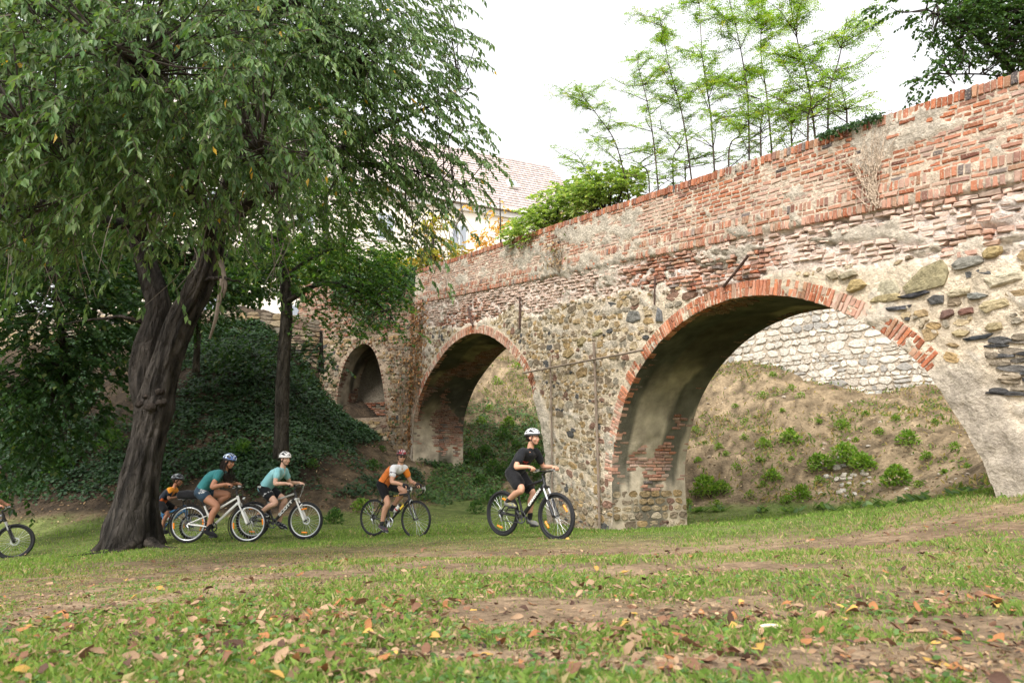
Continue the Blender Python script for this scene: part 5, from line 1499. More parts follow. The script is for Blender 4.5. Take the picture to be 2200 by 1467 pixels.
# ------------------------------------------------------------------ creepers on the masonry
def creeper(name, label, pl, paths, leaves, cols, tpl=T_OVAL, rad=0.012, tcol=(0.25, 0.19, 0.13), L=0.07, lmat=None):
    base = pl.pt(paths[0][0][0], paths[0][0][1], 0.03)
    root = empty(name, tuple(base), label=label, category='creeper')
    mb = MB()
    for q in paths:
        q = np.array(q, float)
        w = pl.pt(q[:, 0], q[:, 1], 0.045 + 0.02 * rng.random(len(q)))
        sp = spline(w, max(6, len(q) * 4)); sp[1:-1] += rng.normal(0, 0.008, sp[1:-1].shape)
        tube(mb, sp - base, np.linspace(rad, rad * 0.3, len(sp)), 4, np.array(tcol) * rng.uniform(0.8, 1.2), cap=False)
    mb.build('stems', M_TWIG, root)
    if len(leaves):
        l = np.array(leaves); k = len(l)
        p = pl.pt(l[:, 0], l[:, 1], rng.uniform(0.03, 0.14, k))
        ml = MB(); add_leaves(ml, p - base, np.array([0, 0, -0.8]) + rng.normal(0, 0.5, (k, 3)), pl.N + rng.normal(0, 0.45, (k, 3)), L * rng.uniform(0.6, 1.2, k), L * 0.7 * rng.uniform(0.6, 1.2, k), tpl, cols(k))
        ml.build('leaves', lmat or M_DRYLEAF, root, kind='stuff')
    return root
def wander(s, z, ds, dz, n, jit):
    q = [(s, z)]
    for k in range(n):
        s += ds + rng.normal(0, jit); z += dz + rng.normal(0, jit * 0.6); q.append((s, z))
    return q
# bare vine, fanning upwards, on the right of the parapet
s0, z0 = BR.hit(1885, 455)
paths = []
for k in range(26):
    s1, z1 = s0 + rng.normal(0, 0.05), z0 + rng.uniform(0, 0.25)
    a = rng.normal(0.0, 0.42); n = rng.integers(5, 10)
    paths.append(wander(s1, z1, math.sin(a) * 0.13, math.cos(a) * 0.15, n, 0.035))
    if rng.random() < 0.7:
        m_ = paths[-1][n // 2]; paths.append(wander(m_[0], m_[1], math.sin(a + rng.normal(0, 0.6)) * 0.1, 0.12, 4, 0.03))
for sx in (2, 2):
    pass
creeper('bare_vine', 'pale leafless vine fanning up the brick parapet on the right', BR, paths, [], None, rad=0.008, tcol=(0.42, 0.33, 0.25))
s0, z0 = BR.hit(1205, 585)
paths = [wander(s0, z0, rng.normal(-0.03, 0.05), 0.13, rng.integers(4, 9), 0.05) for k in range(12)]
lv = [(rng.normal(BR.hit(1195, 540)[0], 0.32), rng.normal(BR.hit(1195, 540)[1], 0.38)) for k in range(130)]
creeper('withered_creeper', 'small withered creeper with broken stem on the brickwork between the arches', BR, paths, lv, lambda n: leaf_cols(n, (0.28, 0.17, 0.09), (0.42, 0.30, 0.16), [((0.16, 0.2, 0.06), 0.2)]), L=0.085)
paths = [wander(-13.2 + rng.normal(0, 0.3), rng.uniform(1.0, 3.5), rng.normal(0, 0.05), 0.28, rng.integers(6, 14), 0.06) for k in range(30)]
lv = [(np.clip(rng.normal(-13.1, 0.55), -13.7, -11.9), rng.uniform(0.6, 6.6)) for k in range(1500)]
lv = np.array(lv); lv = lv[~arch_ring(lv[:, 0], lv[:, 1], 0.3)]
creeper('dry_ivy', 'rust-brown dry ivy down the pier left of the second arch', BR, paths, lv, lambda n: leaf_cols(n, (0.20, 0.10, 0.05), (0.40, 0.22, 0.09), [((0.06, 0.10, 0.03), 0.12)]), L=0.13)
lv = [(rng.uniform(-3.6, 0.0), rng.uniform(0.5, 5.4)) for k in range(900)]
lv = np.array(lv); lv = lv[((lv[:, 0] > -1.1) | (lv[:, 1] > 5)) & ~inside_poly(lv[:, 0], lv[:, 1], A3)]
paths = [wander(rng.uniform(-1.0, 0.0), rng.uniform(0.5, 3), rng.normal(0, 0.05), 0.3, 10, 0.05) for k in range(14)]
creeper('dry_ivy', 'brown dry ivy hanging beside the blind arch', B2, paths, lv, lambda n: leaf_cols(n, (0.16, 0.09, 0.05), (0.36, 0.20, 0.09), [((0.05, 0.09, 0.03), 0.2)]), L=0.13)
lv = [(rng.uniform(-4.2, 0.1), float(top2_z(0)) + 0.25 - abs(rng.normal(0, 0.75))) for k in range(2300)]
lv += [(rng.normal(-1.9, 0.8), float(top2_z(0)) - rng.uniform(0, 2.4)) for k in range(900)]
creeper('green_ivy', 'dark green ivy hanging over the end of the parapet above the blind arch', B2, [wander(rng.uniform(-4, 0), float(top2_z(0)), rng.normal(0, 0.05), -0.2, 7, 0.05) for k in range(16)], lv, hazel_cols, L=0.15, lmat=M_LEAF)
a0, a1 = BR.hit(1765, 300)[0], BR.hit(1905, 250)[0]
lv = [(q, float(top_z(q)) + 0.05 - abs(rng.normal(0, 0.05)) ) for q in rng.uniform(a0, a1, 420)]
creeper('parapet_ivy', 'thin green ivy creeping along the coping on the right', BR, [wander(q, float(top_z(q)), 0.1, -0.013, 6, 0.01) for q in np.linspace(a0, a1 - 0.5, 5)], lv, hazel_cols, L=0.055, lmat=M_LEAF)

# ------------------------------------------------------------------ lawn: grass, clover, fallen leaves
def lawn_points(n, ymin, ymax, power):
    u = rng.random(n)
    if abs(power - 1) < 1e-6: Y = ymin * (ymax / ymin) ** u
    else:
        q = 1 - power
        Y = (ymin ** q + u * (ymax ** q - ymin ** q)) ** (1 / q)
    X = rng.uniform(-1, 1, n) * (0.80 * Y + 0.9)
    return X, Y
X, Y = lawn_points(540000, 1.45, 21, 1.65)
g = grass_mask(X, Y)
keep = rng.random(len(X)) < (0.05 + 0.95 * g) * np.maximum(0.16 + 0.84 * sstep(0.38, 0.62, fbm(X * 5, Y * 5, 0, 4, 301)), 0.9 * sstep(7.5, 11, Y))
X, Y, g = X[keep], Y[keep], g[keep]; n = len(X)
Z = ground_z(X, Y)
lush = fbm(X * 0.35, Y * 0.35, 0, 3, 303) + 0.16 * sstep(0.0, 2.5, X)
hgt = (0.72 + 0.28 * sstep(3, 8, Y)) * (rng.uniform(0.008, 0.034, n) + 0.018 * (rng.random(n) < 0.06 * (1 + sstep(0, 2, X)))) * (0.5 + 0.6 * g) * (0.6 + 0.9 * sstep(0.45, 0.68, lush)) * (1 + 0.5 * sstep(8, 14, Y))
wd = 0.00085 * (1 + Y / 1.7) * rng.uniform(0.7, 1.4, n)
a = rng.uniform(0, 2 * math.pi, n); lean = rng.uniform(0.15, 0.9, n)
dx, dy = np.cos(a), np.sin(a)
b0 = rng.uniform(0, 2 * math.pi, n); sx, sy = np.cos(b0) * wd, np.sin(b0) * wd
v = np.zeros((n, 4, 3))
v[:, 0] = np.stack([X - sx, Y - sy, Z - 0.008], -1); v[:, 1] = np.stack([X + sx, Y + sy, Z - 0.008], -1)
mx, my = X + dx * hgt * lean * 0.35, Y + dy * hgt * lean * 0.35
v[:, 2] = np.stack([mx + sx * 0.7, my + sy * 0.7, Z + hgt * 0.6], -1)
v[:, 3] = np.stack([X + dx * hgt * lean, Y + dy * hgt * lean, Z + hgt * (1.05 - 0.35 * lean)], -1)
i5 = np.arange(n)[:, None] * 4
dry = rng.random((n, 1)) < ((0.27 + 0.42 * (1 - sstep(0.42, 0.62, lush))) * (1 - 0.75 * sstep(8, 11.5, Y)))[:, None]
gcol = lerp((0.095, 0.185, 0.028), (0.24, 0.33, 0.08), rng.random((n, 1)))
gcol = np.where(dry, lerp((0.27, 0.22, 0.10), (0.42, 0.35, 0.19), rng.random((n, 1))), gcol) * rng.uniform(0.8, 1.2, (n, 1))
MB().add(v.reshape(-1, 3), [i5 + np.array([0, 1, 2]), i5 + np.array([0, 2, 3])], np.repeat(gcol, 4, 0)).build('grass', M_GRASS, None, label='short patchy lawn grass', category='grass', kind='stuff')
# clover and broad weeds among the grass
X, Y = lawn_points(22000, 1.5, 9, 1.8)
m = (rng.random(len(X)) < 0.25 + 0.75 * sstep(0.5, 0.62, fbm(X * 1.3, Y * 1.3, 0, 3, 305))) & (rng.random(len(X)) < 0.15 + 0.85 * grass_mask(X, Y)); X, Y = X[m], Y[m]; k = len(X)
mb = MB(); add_leaves(mb, np.stack([X, Y, ground_z(X, Y) + rng.uniform(0.003, 0.03, k)], -1), np.stack([rng.normal(0, 1, k), rng.normal(0, 1, k), rng.uniform(0, 0.5, k)], -1), np.stack([rng.normal(0, 0.3, k), rng.normal(-0.2, 0.3, k), np.ones(k)], -1), rng.uniform(0.014, 0.034, k), rng.uniform(0.012, 0.024, k), T_OVAL, leaf_cols(k, (0.07, 0.15, 0.035), (0.16, 0.25, 0.09)))
mb.build('clover', M_LEAF_MATT, None, label='clover and small broad weeds in the lawn', category='weeds', kind='stuff')

def dead_leaf(kind):
    """a curled dry leaf, 12 quads"""
    nu, nv = 5, 3
    u = np.linspace(0, 1, nu); vv = np.linspace(-1, 1, nv)
    w = np.sin(np.pi * np.clip(u, 0.02, 0.98) ** 0.8) ** 0.8 * 0.27
    curl, bend, tw = rng.uniform(-0.2, 1.5), rng.uniform(-0.8, 0.8), rng.uniform(-0.5, 0.5)
    P = np.zeros((nu, nv, 3))
    for i in range(nu):
        for j in range(nv):
            x = u[i] - 0.5; y = vv[j] * w[i] * (1 + 0.12 * math.sin(9 * u[i] + j)); z = curl * y * y * 2.2 + bend * (x * x - 0.1) * 0.9 + tw * x * y + rng.normal(0, 0.012)
            P[i, j] = (x, y, z)
    P[..., 2] -= P[..., 2].min()
    i, j = np.meshgrid(np.arange(nu - 1), np.arange(nv - 1), indexing='ij')
    q = np.stack([i * nv + j, (i + 1) * nv + j, (i + 1) * nv + j + 1, i * nv + j + 1], -1).reshape(-1, 4)
    return P.reshape(-1, 3), q
LEAFKIND = [('brown', (0.19, 0.10, 0.06), 0.36), ('tan', (0.31, 0.205, 0.125), 0.38), ('rust_orange', (0.30, 0.135, 0.055), 0.12), ('dark_brown', (0.085, 0.048, 0.034), 0.11), ('yellow_ochre', (0.48, 0.30, 0.08), 0.03)]
VARS = []
for nm, col, sh in LEAFKIND:
    for k in range(5):
        P_, q_ = dead_leaf(nm)
        VARS.append((nm, P_, q_, np.array(col)))
pk = np.array([l[2] for l in LEAFKIND])
X, Y = lawn_points(13500, 1.5, 20, 1.5)
pile = np.zeros(len(X))
for (px, py, Yc, rx, ry) in [(200, 1340, 2.95, 0.9, 0.5), (420, 1360, 2.8, 0.6, 0.4), (60, 1400, 2.5, 0.7, 0.4), (120, 1440, 2.2, 0.5, 0.25), (700, 1350, 2.8, 0.5, 0.25), (1950, 1420, 2.2, 0.6, 0.25), (900, 1310, 3.3, 0.9, 0.35), (650, 1300, 3.4, 0.8, 0.3), (1250, 1260, 3.9, 0.7, 0.3), (1800, 1330, 2.9, 1.0, 0.3), (1300, 1175, 7.6, 2.5, 0.4), (1750, 1160, 7.4, 2.5, 0.4), (1500, 1400, 2.3, 1.0, 0.3), (500, 1440, 2.1, 0.6, 0.2), (850, 1210, 6.0, 1.4, 0.4)]:
    c_ = at(px, py, Yc)
    pile = np.maximum(pile, np.exp(-((X - c_[0]) / rx) ** 2 - ((Y - Yc) / ry) ** 2))
m = rng.random(len(X)) < 0.10 + 0.90 * pile * (0.35 + 0.65 * (fbm(X * 2.2, Y * 2.2, 0, 3, 401) > 0.5))
X, Y = X[m], Y[m]
m = _bil(_hd, X, Y) < 0.2; X, Y = X[m], Y[m]
order = np.argsort(Y); X, Y = X[order], Y[order]
Z = ground_z(X, Y)
kk = rng.choice(len(LEAFKIND), len(X), p=pk)
inview = np.abs(X) < 0.76 * Y
_lsz = 0.022 + 0.054 * rng.random(len(X)) ** 2.6
first = np.nonzero(inview)[0]
first = first[:900][np.argsort(-_lsz[first[:900]] / Y[first[:900]])][:300]
single = np.zeros(len(X), bool); single[first] = True
meshes = []
for nm, P_, q_, col in VARS:
    meshes.append(MB().add(P_, q_, col * rng.uniform(0.85, 1.15)).mesh('fallen_leaf', True)); meshes[-1].materials.append(M_DRYLEAF)
WORD = {'brown': 'curled brown', 'tan': 'pale tan', 'rust_orange': 'rust-orange', 'dark_brown': 'nearly black-brown', 'yellow_ochre': 'yellow-ochre'}
gm = grass_mask(X, Y)
mb = MB()
for k in range(len(X)):
    iv = kk[k] * 5 + rng.integers(0, 5)
    sc = _lsz[k]
    if single[k]:
        nm = VARS[iv][0]
        o = bpy.data.objects.new('fallen_leaf', meshes[iv]); COL.objects.link(o)
        where = 'on bare soil' if gm[k] < 0.4 else 'on the grass'
        tag(o, label='%s fallen leaf lying %s in the near lawn' % (WORD[nm], where), category='leaf', group='%s fallen leaves %s' % (WORD[nm], where))
        o.location = (X[k], Y[k], Z[k] + 0.005 + (0.008 + 0.022 * rng.random()) * gm[k]); o.scale = (sc, sc, sc)
        o.rotation_euler = (rng.normal(0, 0.4), rng.normal(0, 0.4), rng.uniform(0, 6.3))
    else:
        _, P_, q_, col = VARS[iv]
        Rm = np.array(Matrix.Rotation(rng.uniform(0, 6.3), 3, 'Z') @ Matrix.Rotation(rng.normal(0, 0.35), 3, 'X') @ Matrix.Rotation(rng.normal(0, 0.35), 3, 'Y'))
        mb.add((P_ * sc) @ Rm.T + np.array([X[k], Y[k], Z[k] + 0.005 + (0.008 + 0.022 * rng.random()) * gm[k]]), q_, col * rng.uniform(0.8, 1.25))
mb.build('scattered_leaves', M_DRYLEAF, None, smooth=True, label='dry leaves scattered over the farther lawn', category='leaves', kind='stuff')
X, Y = lawn_points(24000, 1.5, 14, 1.7)
m = (rng.random(len(X)) < 0.25 + 0.75 * sstep(0.45, 0.6, fbm(X * 1.6, Y * 1.6, 0, 3, 411))) & (_bil(_hd, X, Y) < 0); X, Y = X[m], Y[m]; k = len(X)
mb = MB(); add_leaves(mb, np.stack([X, Y, ground_z(X, Y) + rng.uniform(0.004, 0.03, k)], -1), np.stack([rng.normal(0, 1, k), rng.normal(0, 1, k), rng.normal(0, 0.3, k)], -1), np.stack([rng.normal(0, 0.5, k), rng.normal(-0.2, 0.5, k), np.ones(k)], -1), rng.uniform(0.010, 0.030, k), rng.uniform(0.006, 0.018, k), T_OVAL, leaf_cols(k, (0.14, 0.08, 0.045), (0.38, 0.27, 0.16), [((0.06, 0.04, 0.03), 0.15)]))
mb.build('leaf_crumbs', M_DRYLEAF, None, label='broken bits of dry leaf and stalk in the lawn', category='leaves', kind='stuff')
# pale wood chip in front
cp = ground_hit(1655, 1362)
mb = MB(); tube(mb, spline([(-0.055, 0, 0), (0, 0.006, 0.008), (0.055, 0.02, 0.004)], 6), [0.004, 0.009, 0.010, 0.009, 0.007, 0.002], 5, (0.68, 0.58, 0.44))
o = mb.build('wood_chip', M_TWIG, None, label='pale wood splinter lying in the near lawn', category='splinter'); o.location = cp + np.array([0, 0, 0.015])
# ------------------------------------------------------------------ the house beyond
M_ROOF = mat_attr('roof_tiles', 0.9, 0.3, 3.0, 0.3, 8.0, 0.15)
M_RENDER = mat_attr('cream_render', 0.9, 0.08, 0.6, 0.2, 6.0, 0.15, base=(0.84, 0.77, 0.66))
M_WHITE = mat_attr('white_trim', 0.7, 0.05, 3.0, 0.0, 1, 0.2, base=(0.78, 0.77, 0.74))
M_GLASS = mat_attr('window_glass', 0.12, 0.0, 1, 0.0, 1, 0.5, base=(0.30, 0.33, 0.37))
HR = Plane2((3.6, 58.0), (0.912, 0.41))           # long wall below the eave, s to the right
house = empty('house', (3.6, 58.0, 6.0), label='cream house with a pale tiled hipped roof beyond the bridge', category='house')
ho = np.array(house.location)
EAVE, RIDGE, DEP, S0, S1 = 21.8, 29.2, 10.0, -36.0, 5.0
mb = MB()
c = [HR.pt(S0, 4, 0), HR.pt(S1, 4, 0), HR.pt(S1, 4, -DEP), HR.pt(S0, 4, -DEP)]; t = [q + np.array([0, 0, EAVE - 4]) for q in c]
mb.add(np.array(c + t) - ho, [np.array([[0, 1, 5, 4], [1, 2, 6, 5], [2, 3, 7, 6], [3, 0, 4, 7]])])
mb.build('wall', M_RENDER, house)
mb = MB()
e = 0.5
q = [HR.pt(S0 - e, EAVE, e), HR.pt(S1 + e, EAVE, e), HR.pt(S1 + e, EAVE, -DEP - e), HR.pt(S0 - e, EAVE, -DEP - e), HR.pt(S0 + 4, RIDGE, -DEP / 2), HR.pt(S1 - 2.8, RIDGE, -DEP / 2)]
rc = (0.44, 0.375, 0.355)
mb.add(np.array(q) - ho, [np.array([[0, 1, 5, 4], [2, 3, 4, 5]]), np.array([[1, 2, 5], [3, 0, 4]])], rc)
roof = mb.build('roof', M_ROOF, house)
# rows of tiles stand proud of the roof slope that faces us
mb = MB()
A_ = HR.pt(0, EAVE, e); up_ = unit(HR.pt(0, RIDGE, -DEP / 2) - A_); Ls = np.linalg.norm(HR.pt(0, RIDGE, -DEP / 2) - A_); nn_ = np.cross(HR.D, up_); nn_ = nn_ if nn_[2] > 0 else -nn_
rows = 22
for k in range(rows):
    f0, f1 = k / rows, (k + 1.08) / rows
    l0, l1 = S0 - e + (4 + e) * f0, S1 + e - (2.8 + e) * f0
    ss = np.arange(max(l0, -14), l1, 0.34)
    for s_ in ss:
        w = min(0.32, l1 - s_)
        if w < 0.1: continue
        b0 = HR.pt(s_, EAVE, e) + up_ * Ls * f0 + nn_ * 0.07; b1 = HR.pt(s_ + w, EAVE, e) + up_ * Ls * f0 + nn_ * 0.07
        t0, t1 = b0 + up_ * Ls * (f1 - f0) - nn_ * 0.06, b1 + up_ * Ls * (f1 - f0) - nn_ * 0.06
        cc = np.array([[0.45, 0.38, 0.355], [0.47, 0.405, 0.385], [0.42, 0.36, 0.345], [0.46, 0.38, 0.35]][rng.integers(0, 4)]) * rng.uniform(0.88, 1.12)
        mb.add(np.array([b0, b1, t1, t0, b0 - nn_ * 0.05, b1 - nn_ * 0.05]) - ho, [np.array([[0, 1, 2, 3], [4, 5, 1, 0]])], cc)
mb.build('roof_tiles', M_ROOF, roof, kind='stuff')
mb = MB(); box(mb, HR.pt(S0 / 2 + S1 / 2, EAVE - 0.12, e + 0.05) - ho, (S1 - S0) / 2 + e, 0.09, 0.09, (0.3, 0.28, 0.27), M=np.stack([HR.D, HR.N, HR.Z], 1)); mb.build('gutter', M_WHITE, house)
MB_ = MB(); box(MB_, HR.pt(S0 / 2 + S1 / 2, EAVE - 0.5, 0.12) - ho, (S1 - S0) / 2, 0.12, 0.22, None, M=np.stack([HR.D, HR.N, HR.Z], 1)); MB_.build('cornice', M_WHITE, house)
# skylight
mb = MB(); cs = HR.pt(-3.2, EAVE, e) + up_ * Ls * 0.42 + nn_ * 0.2
box(mb, cs - ho, 0.45, 0.55, 0.12, None, M=np.stack([HR.D, up_, nn_], 1)); sk = mb.build('skylight', M_WHITE, roof)
mb = MB(); box(mb, cs + nn_ * 0.11 - ho, 0.36, 0.46, 0.02, None, M=np.stack([HR.D, up_, nn_], 1)); mb.build('pane', M_GLASS, sk)
for k, s_ in enumerate(np.arange(-27.4, 2.5, 6.2)):
    for zc in (18.7, 14.6, 10.6):
        c_ = HR.pt(s_, zc, 0.03) - ho; Mx = np.stack([HR.D, HR.N, HR.Z], 1)
        mb = MB(); box(mb, c_, 0.75, 0.06, 1.15, None, M=Mx); w_ = mb.build('window', M_WHITE, house)
        for dx in (-0.33, 0.33):
            mb = MB(); box(mb, c_ + HR.D * dx + HR.N * 0.05, 0.27, 0.03, 1.0, None, M=Mx); mb.build('pane', M_GLASS, w_)
# ------------------------------------------------------------------ bicycles
M_RUBBER = mat_attr('tyre_rubber', 0.85, 0.15, 30, 0.4, 120, 0.25, base=(0.022, 0.022, 0.024))
M_ALU = mat_attr('bright_alloy', 0.32, 0.0, 1, 0, 1, 0.5, base=(0.62, 0.63, 0.65), metallic=0.9)
M_BLACKM = mat_attr('black_metal', 0.35, 0.0, 1, 0, 1, 0.5, base=(0.015, 0.015, 0.017))
M_DARKM = mat_attr('dark_steel', 0.45, 0.0, 1, 0, 1, 0.5, base=(0.09, 0.09, 0.095), metallic=0.7)
M_AMBER = mat_attr('amber_reflector', 0.25, 0.0, 1, 0, 1, 0.6, base=(0.95, 0.28, 0.02))
M_WHITEP = mat_attr('white_paint', 0.3, 0.04, 6, 0, 1, 0.5, base=(0.74, 0.73, 0.70))
M_GREYP = mat_attr('grey_paint', 0.35, 0.0, 1, 0, 1, 0.5, base=(0.36, 0.35, 0.33))
M_BLUEP = mat_attr('blue_paint', 0.35, 0.0, 1, 0, 1, 0.5, base=(0.05, 0.20, 0.42))
M_SILVERP = mat_attr('silver_paint', 0.35, 0.0, 1, 0, 1, 0.5, base=(0.45, 0.46, 0.48), metallic=0.3)
M_YELLOWP = mat_attr('yellow_print', 0.5, 0.0, 1, 0, 1, 0.4, base=(0.80, 0.55, 0.05))
M_RED = mat_attr('red_plastic', 0.4, 0.0, 1, 0, 1, 0.4, base=(0.55, 0.03, 0.05))
M_FABRIC_BLACK = mat_attr('black_fabric', 0.9, 0.15, 20, 0.3, 90, 0.15, base=(0.013, 0.013, 0.015), sheen=0.1)
V3 = lambda x, y, z: np.array([x, y, z], float)

def torus(mb, c, Rm, rm, n=44, k=8, col=None, sx=1.0):
    a = np.linspace(0, 2 * math.pi, n, endpoint=False); b = np.linspace(0, 2 * math.pi, k, endpoint=False)
    A, B = np.meshgrid(a, b, indexing='ij')
    rr = Rm + rm * np.cos(B)
    v = np.stack([rr * np.cos(A), sx * rm * np.sin(B), rr * np.sin(A)], -1) + np.asarray(c)
    i, j = np.meshgrid(np.arange(n), np.arange(k), indexing='ij')
    q = np.stack([i * k + j, i * k + (j + 1) % k, ((i + 1) % n) * k + (j + 1) % k, ((i + 1) % n) * k + j], -1).reshape(-1, 4)
    mb.add(v.reshape(-1, 3), q, col)

def disc(mb, c, r, half, n=24, hole=0.0):
    tube(mb, [c - V3(0, half, 0), c + V3(0, half, 0)], r, n)

_tmp_scene = bpy.data.scenes.new('workbench')
def baked(o):
    _tmp_scene.collection.objects.link(o)
    vl = _tmp_scene.view_layers[0]; vl.update()
    me = bpy.data.meshes.new_from_object(o.evaluated_get(vl.depsgraph))
    _tmp_scene.collection.objects.unlink(o)
    return me

def text_mesh(word, size, bold=0.0):
    cu = bpy.data.curves.new('lettering', 'FONT'); cu.body = word; cu.size = size; cu.align_x = 'CENTER'; cu.align_y = 'CENTER'; cu.extrude = 0.0006; cu.offset = bold
    o = bpy.data.objects.new('lettering', cu)
    me = baked(o)
    bpy.data.objects.remove(o); bpy.data.curves.remove(cu)
    return me

def lettering(word, size, p0, p1, off, mat, parent, bold=0.004, stretch=1.0, flip=False):
    """flat print along a tube on its right-hand side (-y), reading from p0 to p1"""
    me = text_mesh(word, size, bold); me.materials.clear()
    d = Vector(p1 - p0).normalized(); n = Vector((0, -1, 0)); u = n.cross(d)
    if u.z < 0: u = -u
    if u.cross(n).dot(d) < 0 and False: d = -d
    M = Matrix((( d.x * stretch, u.x, n.x, 0), (d.y * stretch, u.y, n.y, 0), (d.z * stretch, u.z, n.z, 0), (0, 0, 0, 1)))
    M.translation = Vector((p0 + p1) / 2) + n * off
    me.transform(M)
    return link('lettering', me, mat, parent)

def wheel(root, hub, Rw, tw, rim_mat, spokes, name='wheel', refl=((70, 0), (250, 0)), rot=0.0, disc_brake=False, tyre_wall=None, refl_r=0.62):
    w = empty(name, tuple(hub)); w.parent = root
    mb = MB(); torus(mb, (0, 0, 0), Rw - tw / 2, tw / 2, 56, 9); mb.build('tyre', M_RUBBER, w, True)
    mb = MB(); torus(mb, (0, 0, 0), Rw - tw - 0.010, 0.013, 56, 6, sx=0.85); mb.build('rim', rim_mat, w, True)
    mb = MB(); tube(mb, [V3(0, -0.05, 0), V3(0, -0.035, 0), V3(0, -0.03, 0), V3(0, 0.03, 0), V3(0, 0.035, 0), V3(0, 0.05, 0)], [0.012, 0.024, 0.016, 0.016, 0.024, 0.012], 12); mb.build('hub', M_DARKM, w, True)
    mb = MB()
    for k in range(spokes):
        a = 2 * math.pi * k / spokes + rot; sd = 0.032 if k % 2 else -0.032; da = 0.5 if (k // 2) % 2 else -0.5
        tube(mb, [V3(math.cos(a + da) * 0.022, sd, math.sin(a + da) * 0.022), V3(math.cos(a) * (Rw - tw - 0.01), 0, math.sin(a) * (Rw - tw - 0.01))], 0.0016, 4, cap=False)
    mb.build('spokes', M_ALU, w, kind='stuff')
    for deg, _ in refl:
        a = R(deg); t_ = V3(-math.sin(a), 0, math.cos(a)); c = V3(math.cos(a), 0, math.sin(a)) * Rw * refl_r
        mb = MB(); tube(mb, spline([c - t_ * 0.055, c - t_ * 0.05, c, c + t_ * 0.05, c + t_ * 0.055], 9), [0.004, 0.012, 0.015, 0.016, 0.016, 0.016, 0.015, 0.012, 0.004], 8); mb.build('reflector', M_AMBER, w, True)
    if disc_brake:
        mb = MB(); torus(mb, (0, 0.04, 0), 0.065, 0.012, 28, 4, sx=0.1); mb.build('brake_disc', M_ALU, w)
    return w

